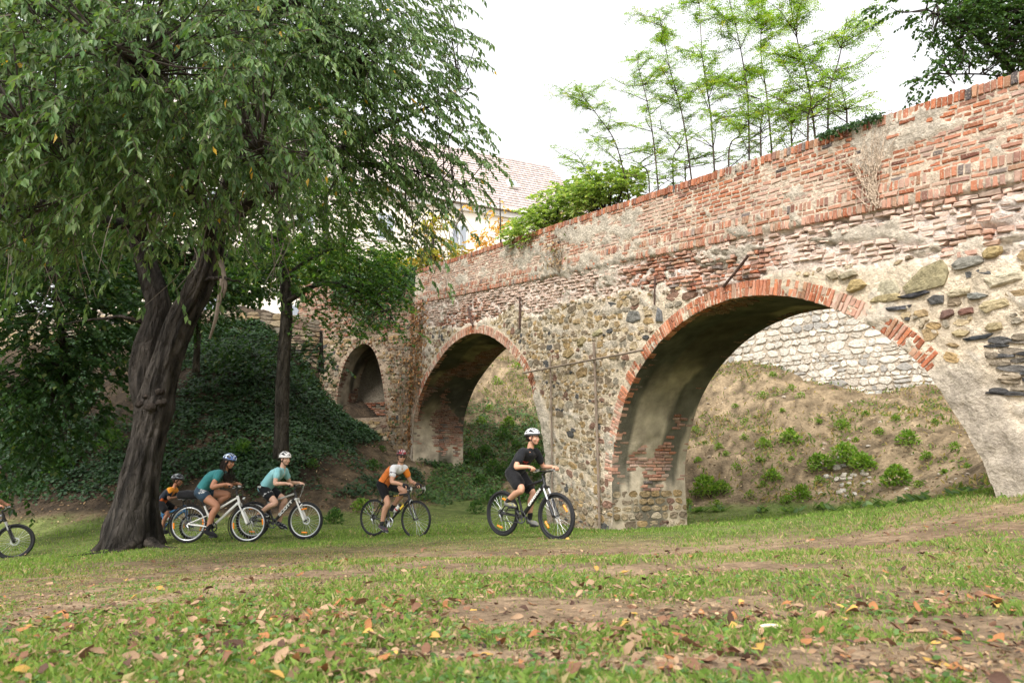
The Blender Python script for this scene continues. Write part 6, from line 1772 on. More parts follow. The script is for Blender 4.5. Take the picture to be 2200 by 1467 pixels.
def bicycle(loc, head, label, spec):
    g = spec
    Rw, wb = g['R'], g['wb']
    root = empty('bicycle', tuple(loc), head, label=label, category='bicycle', group='bicycles ridden past the bridge')
    root.rotation_euler = (0, g.get('pitch', 0.0), head)
    BB = V3(0, 0, g['bb']); RH = V3(-g['cs'], 0, Rw); FH = V3(wb - g['cs'], 0, Rw)
    ha = R(g.get('ha', 70)); ax = V3(-math.cos(ha), 0, math.sin(ha)); fwd = V3(math.sin(ha), 0, math.cos(ha))
    HB = FH + ax * g['fork'] - fwd * 0.045; HT = HB + ax * g['head']
    sa = R(g.get('sa', 73)); sx = V3(-math.cos(sa), 0, math.sin(sa)); ST = BB + sx * g['st']; SD = BB + sx * g['sad']
    r_ = g.get('tr', 1.0); FM = g['frame_mat']
    fr = empty('frame', (0, 0, 0)); fr.parent = root
    def t(name, a, b, r0, mat, parent=None, sides=12, mid=None):
        mb = MB(); p = spline([a, b] if mid is None else [a, mid, b], 10); tube(mb, p, r0 * r_, sides); return mb.build(name, mat, parent or fr, True)
    DT0, DT1 = HB + ax * 0.025, BB + V3(0.0, 0, 0.02)
    t('down_tube', DT0, DT1, g.get('dt', 0.027), g.get('dt_mat', FM))
    TT0 = HT - ax * 0.03; TT1 = BB + sx * g.get('tt', g['st'] - 0.03)
    t('top_tube', TT0, TT1, g.get('ttr', 0.020), g.get('tt_mat', FM))
    t('seat_tube', BB, ST, 0.018, FM); t('head_tube', HB, HT, 0.024, FM)
    for s in (-1, 1):
        t('chain_stay', BB + V3(-0.03, s * 0.035, 0), RH + V3(0.0, s * 0.062, 0), 0.010, g.get('stay_mat', FM)); t('seat_stay', BB + sx * (g.get('tt', g['st'] - 0.03)) + V3(-0.01, s * 0.018, -0.01), RH + V3(0.0, s * 0.062, 0.0), 0.009, g.get('stay_mat', FM))
    t('seat_post', ST, SD - V3(0, 0, 0.03), 0.0145, g.get('post_mat', M_BLACKM), root)
    # saddle
    mb = MB(); Pth = spline([SD + V3(-0.13, 0, 0.012), SD + V3(-0.06, 0, 0.004), SD + V3(0.04, 0, 0), SD + V3(0.14, 0, -0.006)], 12)
    th = np.linspace(0, 2 * math.pi, 12, endpoint=False); wv = np.interp(np.linspace(0, 1, 12), [0, 0.2, 0.45, 0.7, 1], [0.05, 0.072, 0.05, 0.026, 0.016])
    v = Pth[:, None, :] + np.stack([np.zeros((12, 12)), wv[:, None] * np.cos(th)[None], 0.026 * np.sin(th)[None] * np.ones((12, 1))], -1)
    mb.add(v.reshape(-1, 3), ring_faces(12, 12, True)); mb.build('saddle', M_FABRIC_BLACK, root, True)
    # fork
    fk = empty('fork', (0, 0, 0)); fk.parent = root
    CR = HB - ax * 0.02
    for s in (-1, 1):
        top = CR + V3(0, s * 0.052, 0); bot = FH + V3(0, s * 0.055, 0)
        if g['ftype'] == 'susp':
            m1 = top + (bot - top) * 0.42
            t('fork_stanchion', top, m1 + (bot - top) * 0.03, 0.0155, g.get('stan', M_ALU), fk); t('fork_leg', m1, bot, 0.022, g['fork_mat'], fk)
        else:
            t('fork_leg', top - V3(0, s * 0.012, 0), bot, 0.012, g['fork_mat'], fk, mid=(top + bot) / 2 - fwd * 0.012)
    t('fork_crown', CR + V3(0, -0.068, 0), CR + V3(0, 0.068, 0), 0.022, g['fork_mat'], fk)
    if g['ftype'] == 'susp':
        am = CR + (FH - CR) * 0.40; mb = MB(); tube(mb, spline([am + V3(0, -0.055, 0), am + fwd * 0.0 + V3(0.03, -0.04, 0.055), am + V3(0.045, 0, 0.075), am + V3(0.03, 0.04, 0.055), am + V3(0, 0.055, 0)], 13), 0.010, 8); mb.build('fork_arch', g['fork_mat'], fk, True)
    # bars
    SB = HT + ax * g.get('rise', 0.05); SF = SB + fwd * g.get('stem', 0.09) + V3(0, 0, 0.02)
    t('stem', HT, SB, 0.016, M_BLACKM, root); t('stem', SB, SF, 0.016, g.get('stem_mat', M_BLACKM), root)
    hb = empty('handlebar', (0, 0, 0)); hb.parent = root
    W = g.get('bw', 0.30)
    grips = {}
    if g['bar'] == 'flat':
        up = g.get('bar_up', 0.03); bk = g.get('sweep', 0.04)
        t('bar', SF + V3(-bk, -W, up), SF + V3(-bk, W, up), 0.0125, g.get('bar_mat', M_BLACKM), hb, mid=SF)
        for s in (-1, 1):
            e = SF + V3(-bk, s * W, up); d = unit(V3(-bk * 0.35, s, up * 0.1))
            mb = MB(); tube(mb, [e - d * 0.11, e - d * 0.1, e, e + d * 0.008], [0.014, 0.017, 0.017, 0.018], 12); mb.build('grip', M_RUBBER, hb, True)
            grips[s] = e - d * 0.05
            b0 = e - d * 0.14; mb = MB(); tube(mb, spline([b0, b0 + V3(0.05, 0, -0.02), b0 + V3(0.06, s * 0.05, -0.03), b0 + V3(0.055, s * 0.12, -0.035)], 9), 0.006, 6); box(mb, b0 + V3(0.025, 0, -0.01), 0.025, 0.016, 0.016); mb.build('brake_lever', g.get('lever_mat', M_ALU), hb)
            mb = MB(); tube(mb, spline([b0 + V3(0.02, 0, 0), b0 + V3(0.12, -s * 0.07, 0.02), b0 + V3(0.13, -s * 0.18, -0.06), CR + V3(0.06, s * 0.02, 0.04)], 16), 0.0035, 4, cap=False); mb.build('cable', g.get('cable_mat', M_BLACKM), hb)
    else:
        mb = MB()
        for s in (-1, 1):
            q = [SF, SF + V3(0, s * 0.17, 0.005), SF + V3(0.03, s * 0.20, 0.0), SF + V3(0.09, s * 0.205, -0.02), SF + V3(0.10, s * 0.205, -0.07), SF + V3(0.06, s * 0.21, -0.125), SF + V3(-0.02, s * 0.215, -0.14)]
            mb2 = MB(); tube(mb2, spline(q, 24), 0.013, 10); mb2.build('drop_bar', M_ALU if False else M_BLACKM, hb, True)
            hd = SF + V3(0.09, s * 0.205, -0.01)
            mb3 = MB(); tube(mb3, spline([hd - V3(0.01, 0, 0.01), hd + V3(0.03, 0, 0.03), hd + V3(0.05, 0, 0.05)], 6), [0.016, 0.018, 0.016, 0.016, 0.014, 0.006], 8); mb3.build('brake_hood', M_BLACKM, hb, True)
            mb3 = MB(); tube(mb3, spline([hd + V3(0.045, 0, 0.03), hd + V3(0.06, 0, -0.03), hd + V3(0.04, 0, -0.09)], 8), 0.007, 6); box(mb3, hd + V3(0.03, -s * 0.02, 0.0), 0.03, 0.012, 0.02); mb3.build('brake_lever', M_ALU, hb)
            grips[s] = SF + V3(0.02, s * 0.195, 0.012) if s > 0 else SF + V3(0.02, s * 0.195, 0.012)
            tube(mb, spline([hd + V3(0.04, 0, 0.04), hd + V3(0.07, -s * 0.05, 0.12), SF + V3(0.08, s * 0.04, 0.10), CR + V3(0.05, 0, 0.06)], 14), 0.003, 4, cap=False)
        mb.build('cables', M_BLACKM, hb)
    # drive train on the right-hand side
    cr_len = 0.165 * g.get('crank', 1.0); ca = R(g['crank_deg'])
    ck = empty('crankset', tuple(BB)); ck.parent = root
    mb = MB(); torus(mb, (0, -0.045, 0), 0.085, 0.010, 36, 4, sx=0.35); disc(mb, V3(0, -0.045, 0), 0.035, 0.006)
    for k in range(5):
        a = 2 * math.pi * k / 5; tube(mb, [V3(0, -0.045, 0), V3(math.cos(a) * 0.085, -0.045, math.sin(a) * 0.085)], 0.007, 6)
    mb.build('chainring', g.get('crank_mat', M_DARKM), ck)
    ped = {}
    for s, a in ((-1, ca), (1, ca + math.pi)):
        e = V3(math.cos(a) * cr_len, s * 0.075, math.sin(a) * cr_len)
        mb = MB(); tube(mb, [V3(0, s * 0.055, 0), e], [0.016, 0.012], 8); mb.build('crank_arm', g.get('crank_mat', M_DARKM), ck, True)
        mb = MB(); box(mb, e + V3(0, s * 0.055, 0), 0.045, 0.042, 0.011); mb.build('pedal', M_BLACKM, ck)
        ped[s] = BB + e + V3(0, s * 0.055, 0.012)
    mb = MB()
    for k, rr in enumerate((0.055, 0.048, 0.041, 0.034)): torus(mb, RH + V3(0, -0.034 - k * 0.006, 0), rr, 0.006, 24, 4, sx=0.35)
    mb.build('cassette', M_DARKM, root)
    mb = MB()
    for p0, p1 in ((V3(0, -0.046, 0.088) + BB, RH + V3(0, -0.046, 0.052)), (V3(0, -0.046, -0.088) + BB, RH + V3(0.04, -0.046, -0.10))):
        tube(mb, [p0, p1], 0.006, 4)
    tube(mb, [RH + V3(0.04, -0.046, -0.10), RH + V3(0.05, -0.046, -0.045)], 0.006, 4); mb.build('chain', M_DARKM, root)
    mb = MB(); tube(mb, [RH + V3(0.0, -0.062, -0.02), RH + V3(0.03, -0.07, -0.055), RH + V3(0.04, -0.06, -0.12)], 0.013, 6); mb.build('derailleur', g.get('mech_mat', M_ALU), root)
    rf = g.get('refl', ((115, 0), (295, 0)))
    wheel(root, RH, Rw, g['tw'], g['rim'], 28, 'wheel', g.get('refl_rear', rf), 0.3, g.get('disc', False), refl_r=g.get('refl_r', 0.62)); wheel(root, FH, Rw, g['tw'], g['rim'], 28, 'wheel', rf, 0.1, g.get('disc', False), refl_r=g.get('refl_r', 0.62))
    if g.get('guards'):
        for H_, a0, a1 in ((RH, 20, 215), (FH, 60, 225)):
            mb = MB(); aa = np.radians(np.linspace(a0, a1, 28)); rr = Rw + 0.022; hw = 0.027
            v = np.stack([np.stack([H_[0] + rr * np.cos(aa), np.full(28, y_), H_[2] + rr * np.sin(aa) - dz], -1) for y_, dz in ((-hw, 0.012), (-hw * 0.5, 0.002), (hw * 0.5, 0.002), (hw, 0.012))], 1)
            i, j = np.meshgrid(np.arange(27), np.arange(3), indexing='ij')
            mb.add(v.reshape(-1, 3), np.stack([i * 4 + j, i * 4 + j + 1, (i + 1) * 4 + j + 1, (i + 1) * 4 + j], -1).reshape(-1, 4)); mb.build('mudguard', M_BLACKM, root, True)
    if g.get('rack'):
        mb = MB(); z_ = RH[2] + Rw + 0.10
        for y_ in (-0.06, 0.0, 0.06): tube(mb, [V3(RH[0] - 0.20, y_, z_), V3(RH[0] + 0.22, y_, z_)], 0.006, 6)
        for s in (-1, 1): tube(mb, [V3(RH[0], s * 0.07, Rw), V3(RH[0] - 0.05, s * 0.06, z_)], 0.006, 6); tube(mb, [V3(RH[0], s * 0.07, Rw), V3(RH[0] + 0.1, s * 0.06, z_)], 0.006, 6)
        tube(mb, [V3(RH[0] - 0.2, -0.06, z_), V3(RH[0] - 0.2, 0.06, z_)], 0.006, 6); mb.build('rear_rack', M_BLACKM, root)
        mb = MB(); n = 14; bx = np.linspace(-0.24, 0.20, n)
        th = np.linspace(0, 2 * math.pi, 14, endpoint=False)
        hz = 0.075 * np.interp(np.linspace(0, 1, n), [0, 0.1, 0.5, 0.9, 1], [0.4, 0.95, 1.1, 0.9, 0.4]); hy = 0.10 * np.interp(np.linspace(0, 1, n), [0, 0.08, 0.92, 1], [0.5, 1, 1, 0.5])
        ce, se = np.sign(np.cos(th)) * np.abs(np.cos(th)) ** 0.6, np.sign(np.sin(th)) * np.abs(np.sin(th)) ** 0.6
        v = np.stack([np.repeat(RH[0] + bx[:, None], 14, 1), hy[:, None] * ce[None], z_ + 0.085 + hz[:, None] * se[None]], -1); v += rng.normal(0, 0.004, v.shape)
        mb.add(v.reshape(-1, 3), ring_faces(n, 14, True)); mb.build('rack_bag', M_FABRIC_BLACK, root, True)
    if g.get('lamp'):
        c = CR + V3(0.075, 0, 0.10); mb = MB(); tube(mb, [c - V3(0.035, 0, 0), c - V3(0.02, 0, 0), c + V3(0.01, 0, 0), c + V3(0.015, 0, 0)], [0.008, 0.022, 0.03, 0.026], 14); mb.build('headlamp', M_ALU, root, True)
    if g.get('calipers'):
        for c in (CR + V3(0.02, 0, -0.0), BB + sx * (g['st'] - 0.06) + V3(-0.07, 0, -0.01)):
            mb = MB(); tube(mb, spline([c + V3(0, -0.035, -0.05), c + V3(0.01, -0.035, 0.0), c + V3(0.01, 0, 0.025), c + V3(0.01, 0.035, 0.0), c + V3(0, 0.035, -0.05)], 12), 0.009, 6); mb.build('brake_caliper', M_ALU, root, True)
    if g.get('bottle'):
        dd = unit(DT1 - DT0); c = DT0 + (DT1 - DT0) * g.get('bottle_at', 0.55) + np.cross(dd, V3(0, 1, 0)) * (0.062 if np.cross(dd, V3(0, 1, 0))[2] > 0 else -0.062)
        bt = empty('bottle', tuple(c)); bt.parent = root
        mb = MB(); tube(mb, [c * 0 - dd * q for q in (-0.085, -0.08, 0.0, 0.02, 0.05, 0.075)], [0.030, 0.036, 0.036, 0.032, 0.036, 0.034], 16); mb.build('bottle_body', M_WHITEP, bt, True)
        mb = MB(); tube(mb, [-dd * q for q in (0.075, 0.10, 0.108, 0.13)], [0.036, 0.030, 0.012, 0.010], 16); mb.build('bottle_cap', M_BLACKM, bt, True)
        mb = MB(); tube(mb, [-dd * q for q in (-0.03, -0.005)], [0.0368, 0.0368], 16, cap=False); mb.build('bottle_stripe', M_RED, bt, True)
    for w in g.get('words', []):
        a, b = (DT1, DT0) if w[0] == 'down' else (TT1, TT0)
        lettering(w[1], w[2], a + (b - a) * w[3], a + (b - a) * w[4], (g.get('dt', 0.027) if w[0] == 'down' else g.get('ttr', 0.02)) * r_ + 0.003, w[5], fr, stretch=w[6] if len(w) > 6 else 1.0)
    return dict(root=root, grips=grips, pedals=ped, saddle=SD + V3(0.0, 0, 0.02), SF=SF, BB=BB)

# ------------------------------------------------------------------ riders
M_SKIN = mat_attr('skin', 0.55, 0.06, 12, 0.0, 1, 0.35, base=(0.55, 0.30, 0.20))
M_SKIN_TAN = mat_attr('tanned_skin', 0.55, 0.06, 12, 0.0, 1, 0.35, base=(0.40, 0.19, 0.115))
M_SKIN_FAIR = mat_attr('fair_skin', 0.55, 0.06, 12, 0.0, 1, 0.35, base=(0.60, 0.36, 0.26))
M_CLOTH = mat_attr('jersey_cloth', 0.85, 0.08, 14, 0.35, 60, 0.15, sheen=0.1)
M_HAIR = mat_attr('dark_hair', 0.6, 0.3, 30, 0.4, 60, 0.3, base=(0.022, 0.014, 0.010))
M_GLOSS = mat_attr('helmet_shell', 0.28, 0.0, 1, 0, 1, 0.5)
M_EYEW = mat_attr('eye_white', 0.3, 0.0, 1, 0, 1, 0.5, base=(0.75, 0.72, 0.70))
M_IRIS = mat_attr('iris', 0.2, 0.0, 1, 0, 1, 0.5, base=(0.03, 0.02, 0.015))
M_LIP = mat_attr('lips', 0.5, 0.0, 1, 0, 1, 0.3, base=(0.42, 0.16, 0.13))

def ell(mb, c, rx, ry, rz, M=None, n=14, k=10):
    th, ph = np.meshgrid(np.linspace(0, 2 * math.pi, n, endpoint=False), np.linspace(0.12, math.pi - 0.12, k))
    v = np.stack([rx * np.sin(ph) * np.cos(th), ry * np.sin(ph) * np.sin(th), rz * np.cos(ph)], -1).reshape(-1, 3)
    if M is not None: v = v @ np.asarray(M).T
    f = ring_faces(k, n, True)
    mb.add(v + np.asarray(c), [a[:, ::-1] for a in f])

def chain(mb, pts, rad, n=14, flat=None):
    """closed tapering limb through the joints, with rounded ends"""
    P = np.asarray(pts, float); r = np.asarray(rad, float)
    m = 5 * len(P)
    q = spline(P, m); rr = np.interp(np.linspace(0, len(P) - 1, m), range(len(P)), r)
    t0, t1 = unit(q[0] - q[1]), unit(q[-1] - q[-2])
    q = np.vstack([q[0] + t0 * rr[0] * 0.85, q[0] + t0 * rr[0] * 0.5, q, q[-1] + t1 * rr[-1] * 0.5, q[-1] + t1 * rr[-1] * 0.85])
    rr = np.concatenate([[rr[0] * 0.35, rr[0] * 0.82], rr, [rr[-1] * 0.82, rr[-1] * 0.35]])
    tube(mb, q, rr, n)

def loft(mb, rings, n=20):
    """rings: (centre, half width along y, half depth, forward axis)"""
    th = np.linspace(0, 2 * math.pi, n, endpoint=False)
    v = []
    for c, w, d, f in rings:
        v.append(np.asarray(c) + np.cos(th)[:, None] * w * V3(0, 1, 0) + np.sin(th)[:, None] * d * np.asarray(f))
    fs = ring_faces(len(rings), n, True)
    mb.add(np.concatenate(v), [a[:, ::-1] for a in fs])

def skin_over(mb, name, voxel, mats, parent, smooth=3, faces_col=None, noise=0.0, nscale=14.0):
    """merge overlapping closed shapes into one continuous surface"""
    me = mb.mesh(name + '_raw')
    o = bpy.data.objects.new('tmp', me)
    rm = o.modifiers.new('r', 'REMESH'); rm.mode = 'VOXEL'; rm.voxel_size = voxel; rm.use_smooth_shade = True
    sm = o.modifiers.new('s', 'SMOOTH'); sm.iterations = smooth; sm.factor = 0.5
    dc = o.modifiers.new('d', 'DECIMATE'); dc.ratio = 0.34
    out = baked(o)
    bpy.data.objects.remove(o); bpy.data.meshes.remove(me)
    out.name = name
    n = len(out.vertices)
    co = np.empty(n * 3, np.float32); out.vertices.foreach_get('co', co); co = co.reshape(-1, 3).astype(float)
    if noise:
        no = np.empty(n * 3, np.float32); out.vertices.foreach_get('normal', no); no = no.reshape(-1, 3)
        co2 = co + no * ((fbm(co[:, 0] * nscale, co[:, 1] * nscale, co[:, 2] * nscale * 0.6, 3, 7) - 0.5) * 2 * noise)[:, None]
        out.vertices.foreach_set('co', co2.astype(np.float32).ravel())
    for a in list(out.color_attributes): out.color_attributes.remove(a)
    a = out.color_attributes.new('Col', 'FLOAT_COLOR', 'POINT')
    cols = np.ones((n, 3)) if faces_col is None else faces_col(co)
    a.data.foreach_set('color', np.concatenate([cols, np.ones((n, 1))], 1).astype(np.float32).ravel())
    out.polygons.foreach_set('use_smooth', np.ones(len(out.polygons), bool))
    out.materials.clear(); out.update()
    return link(name, out, mats, parent)

def ik(a, b, l1, l2, hint):
    a, b = np.asarray(a, float), np.asarray(b, float)
    d = b - a; L = np.linalg.norm(d); Lc = min(L, (l1 + l2) * 0.995)
    u = d / L
    x = (l1 ** 2 - l2 ** 2 + Lc ** 2) / (2 * Lc); h = math.sqrt(max(1e-6, l1 ** 2 - x ** 2))
    hh = np.asarray(hint, float) - u * np.dot(hint, u); hh = hh / (np.linalg.norm(hh) + 1e-9)
    return a + u * x + hh * h

def rider(bike, label, p):
    k = p['k']                                   # size against an adult of 1.75 m
    root_b = bike['root']
    sad = bike['saddle']
    lean = R(p['lean'])
    hipc = sad + V3(0.02 - 0.02, 0, 0.085 * k)
    sp = V3(math.sin(lean), 0, math.cos(lean)); fw = V3(math.cos(lean), 0, -math.sin(lean))
    TL = 0.50 * k
    arch = p.get('arch', 0.03)
    def spine(t): return hipc + sp * TL * t - fw * arch * math.sin(math.pi * t)
    shc = spine(1.0); sw = p.get('sw', 0.175) * k; hw = 0.088 * k
    nl = R(p.get('neck', p['lean'] * 0.45)); nd = V3(math.sin(nl), 0, math.cos(nl))
    neck0, neck1 = spine(1.02), spine(1.02) + nd * 0.12 * k
    hz = p.get('head_yaw', 0.0); hp = p.get('head_pitch', 0.0)
    hs = p.get('hs', 1.0) * (0.35 + 0.65 * k)
    HM = np.array(Matrix.Rotation(R(hz), 3, 'Z') @ Matrix.Rotation(R(hp), 3, 'Y'))
    hc = neck1 + nd * 0.055 * hs + HM @ V3(0.025, 0, 0.045) * hs
    H = lambda x, y, z: hc + HM @ V3(x, y, z) * hs
    sh = {s: shc + V3(0, s * sw, 0) - sp * 0.02 for s in (-1, 1)}
    hip = {s: hipc + V3(0, s * hw, 0) for s in (-1, 1)}
    ua, fa, th, shn = 0.29 * k, 0.255 * k, 0.43 * k, 0.425 * k
    wr, el, an, kn, hand = {}, {}, {}, {}, {}
    for s in (-1, 1):
        gp = bike['grips'][s]
        wr[s] = gp + V3(-0.055, 0, 0.035) * k + V3(0, 0, 0.005)
        el[s] = ik(sh[s], wr[s], ua, fa, V3(-0.35, s * 0.6, -0.75))
        pd = bike['pedals'][s]
        tip = R(p['foot_tip'][s])
        f_ax = V3(math.cos(tip), 0, -math.sin(tip)); f_up = V3(math.sin(tip), 0, math.cos(tip))
        an[s] = pd - f_ax * 0.115 * k + f_up * 0.085 * k
        kn[s] = ik(hip[s], an[s], th, shn, V3(0.9, s * p.get('knee_out', 0.12), 0.45))
    body = MB()
    f_ = p.get('fat', 1.0)
    loft(body, [(spine(-0.16), 0.10 * k, 0.075 * k, fw), (spine(-0.10), 0.155 * k * f_, 0.105 * k * f_, fw), (spine(0.06), 0.165 * k * f_, 0.112 * k * f_, fw), (spine(0.28), 0.138 * k * f_, 0.098 * k * f_, fw), (spine(0.5), 0.142 * k * f_, 0.102 * k, fw), (spine(0.72), 0.165 * k, 0.112 * k, fw), (spine(0.9), 0.165 * k, 0.092 * k, fw), (spine(1.0), 0.12 * k, 0.07 * k, fw), (spine(1.06), 0.06 * k, 0.055 * k, fw)])
    chain(body, [neck0 - nd * 0.03, neck1, H(-0.005, 0, -0.06)], [0.062 * k, 0.054 * k, 0.052 * hs])
    for s in (-1, 1):
        chain(body, [sh[s] - V3(0, s * 0.05, 0), sh[s]], [0.06 * k, 0.058 * k])
        chain(body, [sh[s], sh[s] * 0.55 + el[s] * 0.45, el[s], el[s] * 0.65 + wr[s] * 0.35, wr[s]], np.array([0.056, 0.048, 0.040, 0.040, 0.027]) * k * p.get('limb', 1.0))
        chain(body, [hip[s], hip[s] * 0.5 + kn[s] * 0.5, kn[s], kn[s] * 0.68 + an[s] * 0.32 - V3(0.02, 0, 0) * k, an[s]], np.array([0.092, 0.080, 0.056, 0.060, 0.036]) * k * p.get('limb', 1.0))
        # hand: palm, four unequal fingers closed round the grip, thumb from the side
        gp = bike['grips'][s]; pm = gp + V3(-0.012, 0, 0.022)
        dv = unit(gp + V3(0.0, 0, 0.024) - wr[s])
        chain(body, [wr[s], pm + V3(-0.012, s * 0.012, 0.004), pm + V3(0.006, s * 0.012, 0.004)], np.array([0.025, 0.030, 0.026]) * k)
        chain(body, [wr[s], pm + V3(-0.012, -s * 0.016, 0.004), pm + V3(0.006, -s * 0.016, 0.004)], np.array([0.024, 0.028, 0.024]) * k)
        for q, (off, ln) in enumerate(((-0.036, 0.95), (-0.012, 1.05), (0.012, 1.0), (0.035, 0.8))):
            b = gp + V3(0, s * off, 0)
            chain(body, [b + V3(0.004, 0, 0.026), b + V3(0.028, 0, 0.014 * ln), b + V3(0.024 * ln, 0, -0.016), b + V3(0.002, 0, -0.026 * ln)], np.array([0.0105, 0.0100, 0.0092, 0.0082]) * (0.5 + 0.5 * k), 8)
        chain(body, [pm + V3(-0.022, -s * 0.026, 0.0), gp + V3(-0.012, -s * 0.052, 0.014), gp + V3(0.012, -s * 0.062, -0.008)], np.array([0.014, 0.0115, 0.0090]) * (0.5 + 0.5 * k), 8)
        hand[s] = gp
        pd = bike['pedals'][s]; tip = R(p['foot_tip'][s]); f_ax = V3(math.cos(tip), 0, -math.sin(tip)); f_up = V3(math.sin(tip), 0, math.cos(tip))
        chain(body, [an[s], an[s] - f_up * 0.045 * k - f_ax * 0.03 * k, an[s] + f_ax * 0.06 * k - f_up * 0.05 * k, pd + f_ax * 0.04 * k + f_up * 0.025 * k], np.array([0.036, 0.032, 0.036, 0.028]) * k)
    # head
    ell(body, H(-0.012, 0, 0.028), 0.098 * hs, 0.077 * hs, 0.098 * hs, HM); ell(body, H(0.022, 0, -0.035), 0.070 * hs, 0.062 * hs, 0.080 * hs, HM)
    ell(body, H(0.052, 0, -0.085), 0.034 * hs, 0.036 * hs, 0.030 * hs, HM); ell(body, H(0.072, 0, 0.012), 0.022 * hs, 0.055 * hs, 0.016 * hs, HM)
    chain(body, [H(0.085, 0, 0.0), H(0.103, 0, -0.028), H(0.098, 0, -0.036)], np.array([0.010, 0.014, 0.012]) * hs, 8)
    ell(body, H(0.083, 0, -0.060), 0.014 * hs, 0.024 * hs, 0.011 * hs, HM)
    for s in (-1, 1):
        ell(body, H(-0.012, s * 0.078, -0.014), 0.020 * hs, 0.009 * hs, 0.032 * hs, HM, 10, 8); ell(body, H(0.055, s * 0.044, -0.035), 0.028 * hs, 0.024 * hs, 0.028 * hs, HM)
    person = skin_over(body, 'person', 0.0075, p['skin'], None, 3)
    tag(person, label=label, category='person', group='cyclists riding in line')
    person.location = root_b.location; person.rotation_euler = root_b.rotation_euler
    for s in (-1, 1):
        mb = MB(); ell(mb, H(0.0765, s * 0.031, -0.004), 0.010 * hs, 0.0125 * hs, 0.0062 * hs, HM, 10, 8); ey = mb.build('eye', M_EYEW, person, True)
        mb = MB(); ell(mb, H(0.0845, s * 0.031, -0.004), 0.003 * hs, 0.0062 * hs, 0.0060 * hs, HM, 8, 6); mb.build('iris', M_IRIS, ey, True)
        mb = MB(); chain(mb, [H(0.084, s * 0.014, 0.016), H(0.088, s * 0.032, 0.021), H(0.074, s * 0.052, 0.016)], np.array([0.0035, 0.0045, 0.003]) * hs, 6); mb.build('eyebrow', M_HAIR, person, True)
    mb = MB(); chain(mb, [H(0.084, -0.022, -0.060), H(0.097, 0, -0.059), H(0.084, 0.022, -0.060)], np.array([0.004, 0.0065, 0.004]) * hs, 8); mb.build('mouth', M_LIP, person, True)
    # shirt
    e = p.get('ease', 0.012)
    mb = MB(); kk = k
    lo = p.get('hem', -0.06)
    loft(mb, [(spine(lo - 0.02) , 0.150 * kk * f_ + e, 0.108 * kk * f_ + e, fw), (spine(lo), 0.168 * kk * f_ + e, 0.118 * kk * f_ + e, fw), (spine(0.2), 0.152 * kk * f_ + e, 0.108 * kk * f_ + e, fw), (spine(0.5), 0.150 * kk * f_ + e, 0.110 * kk + e, fw), (spine(0.72), 0.168 * kk + e, 0.118 * kk + e, fw), (spine(0.9), 0.172 * kk + e, 0.100 * kk + e, fw), (spine(0.99), 0.13 * kk + e, 0.078 * kk + e, fw), (spine(1.05), 0.068 * kk, 0.064 * kk, fw)])
    for s in (-1, 1):
        sl = p.get('sleeve', 0.55); se = sh[s] * (1 - sl) + el[s] * sl
        chain(mb, [sh[s] - V3(0, s * 0.06, 0), sh[s], sh[s] * 0.5 + se * 0.5, se], np.array([0.07, 0.066, 0.062, 0.060]) * kk + e * 0.5)
    chain(mb, [spine(1.0), neck0 + nd * 0.035 * kk], [0.07 * kk, 0.062 * kk])
    def tint(co):
        t_ = ((co - hipc) @ sp) / TL; f2 = (co - hipc) @ fw
        arm = {s: np.abs(co[:, 1]) > sw * 0.92 for s in (-1, 1)}
        return p['shirt'](co, t_, f2, sh, el, sw)
    skin_over(mb, 'shirt', 0.009, M_CLOTH, person, 3, tint, noise=p.get('wrinkle', 0.010))
    # shorts
    mb = MB(); e2 = p.get('short_ease', 0.012); sl = p.get('short_len', 0.62)
    loft(mb, [(spine(-0.19), 0.10 * kk, 0.08 * kk, fw), (spine(-0.12), 0.160 * kk * f_ + e2, 0.112 * kk * f_ + e2, fw), (spine(0.04), 0.164 * kk * f_ + e2, 0.114 * kk * f_ + e2, fw), (spine(0.15), 0.148 * kk * f_ + e2, 0.104 * kk * f_ + e2, fw)])
    for s in (-1, 1):
        ke = hip[s] * (1 - sl) + kn[s] * sl
        chain(mb, [hip[s], hip[s] * 0.5 + ke * 0.5, ke], np.array([0.098, 0.092, p.get('short_end', 0.080)]) * kk + e2)
    skin_over(mb, 'shorts', 0.009, M_CLOTH, person, 3, lambda co: p['shorts'](co, hip, kn), noise=p.get('short_wrinkle', 0.009))
    # shoes and socks
    for s in (-1, 1):
        pd = bike['pedals'][s]; tip = R(p['foot_tip'][s]); f_ax = V3(math.cos(tip), 0, -math.sin(tip)); f_up = V3(math.sin(tip), 0, math.cos(tip))
        mb = MB(); heel = an[s] - f_ax * 0.03 * k - f_up * 0.050 * k; toe = pd + f_ax * 0.075 * k + f_up * 0.016 * k
        chain(mb, [an[s] - f_up * 0.025 * k, heel], np.array([0.043, 0.040]) * k); chain(mb, [heel, an[s] + f_ax * 0.05 * k - f_up * 0.055 * k, pd + f_ax * 0.02 * k + f_up * 0.032 * k, toe], np.array([0.038, 0.043, 0.042, 0.030]) * k)
        def shoecol(co, s=s, pd=pd, f_up=f_up):
            hgt = (co - pd) @ f_up
            c = np.tile(np.array(p['shoe']), (len(co), 1)); c[hgt < 0.012 * k] = p['sole']
            st = fbm(co[:, 0] * 40, co[:, 1] * 40, co[:, 2] * 40, 2, 5); c[(st > 0.62) & (hgt > 0.03 * k)] = p.get('shoe2', p['shoe'])
            return c
        skin_over(mb, 'shoe', 0.0075, M_CLOTH, person, 3, shoecol)
        if p.get('sock'):
            mb = MB(); q0 = an[s] - f_up * 0.01; q1 = an[s] + unit(kn[s] - an[s]) * p['sock_len'] * k
            chain(mb, [q0, q1], np.array([0.043, 0.045]) * k); skin_over(mb, 'sock', 0.0075, M_CLOTH, person, 2, lambda co: np.tile(np.array(p['sock']), (len(co), 1)))
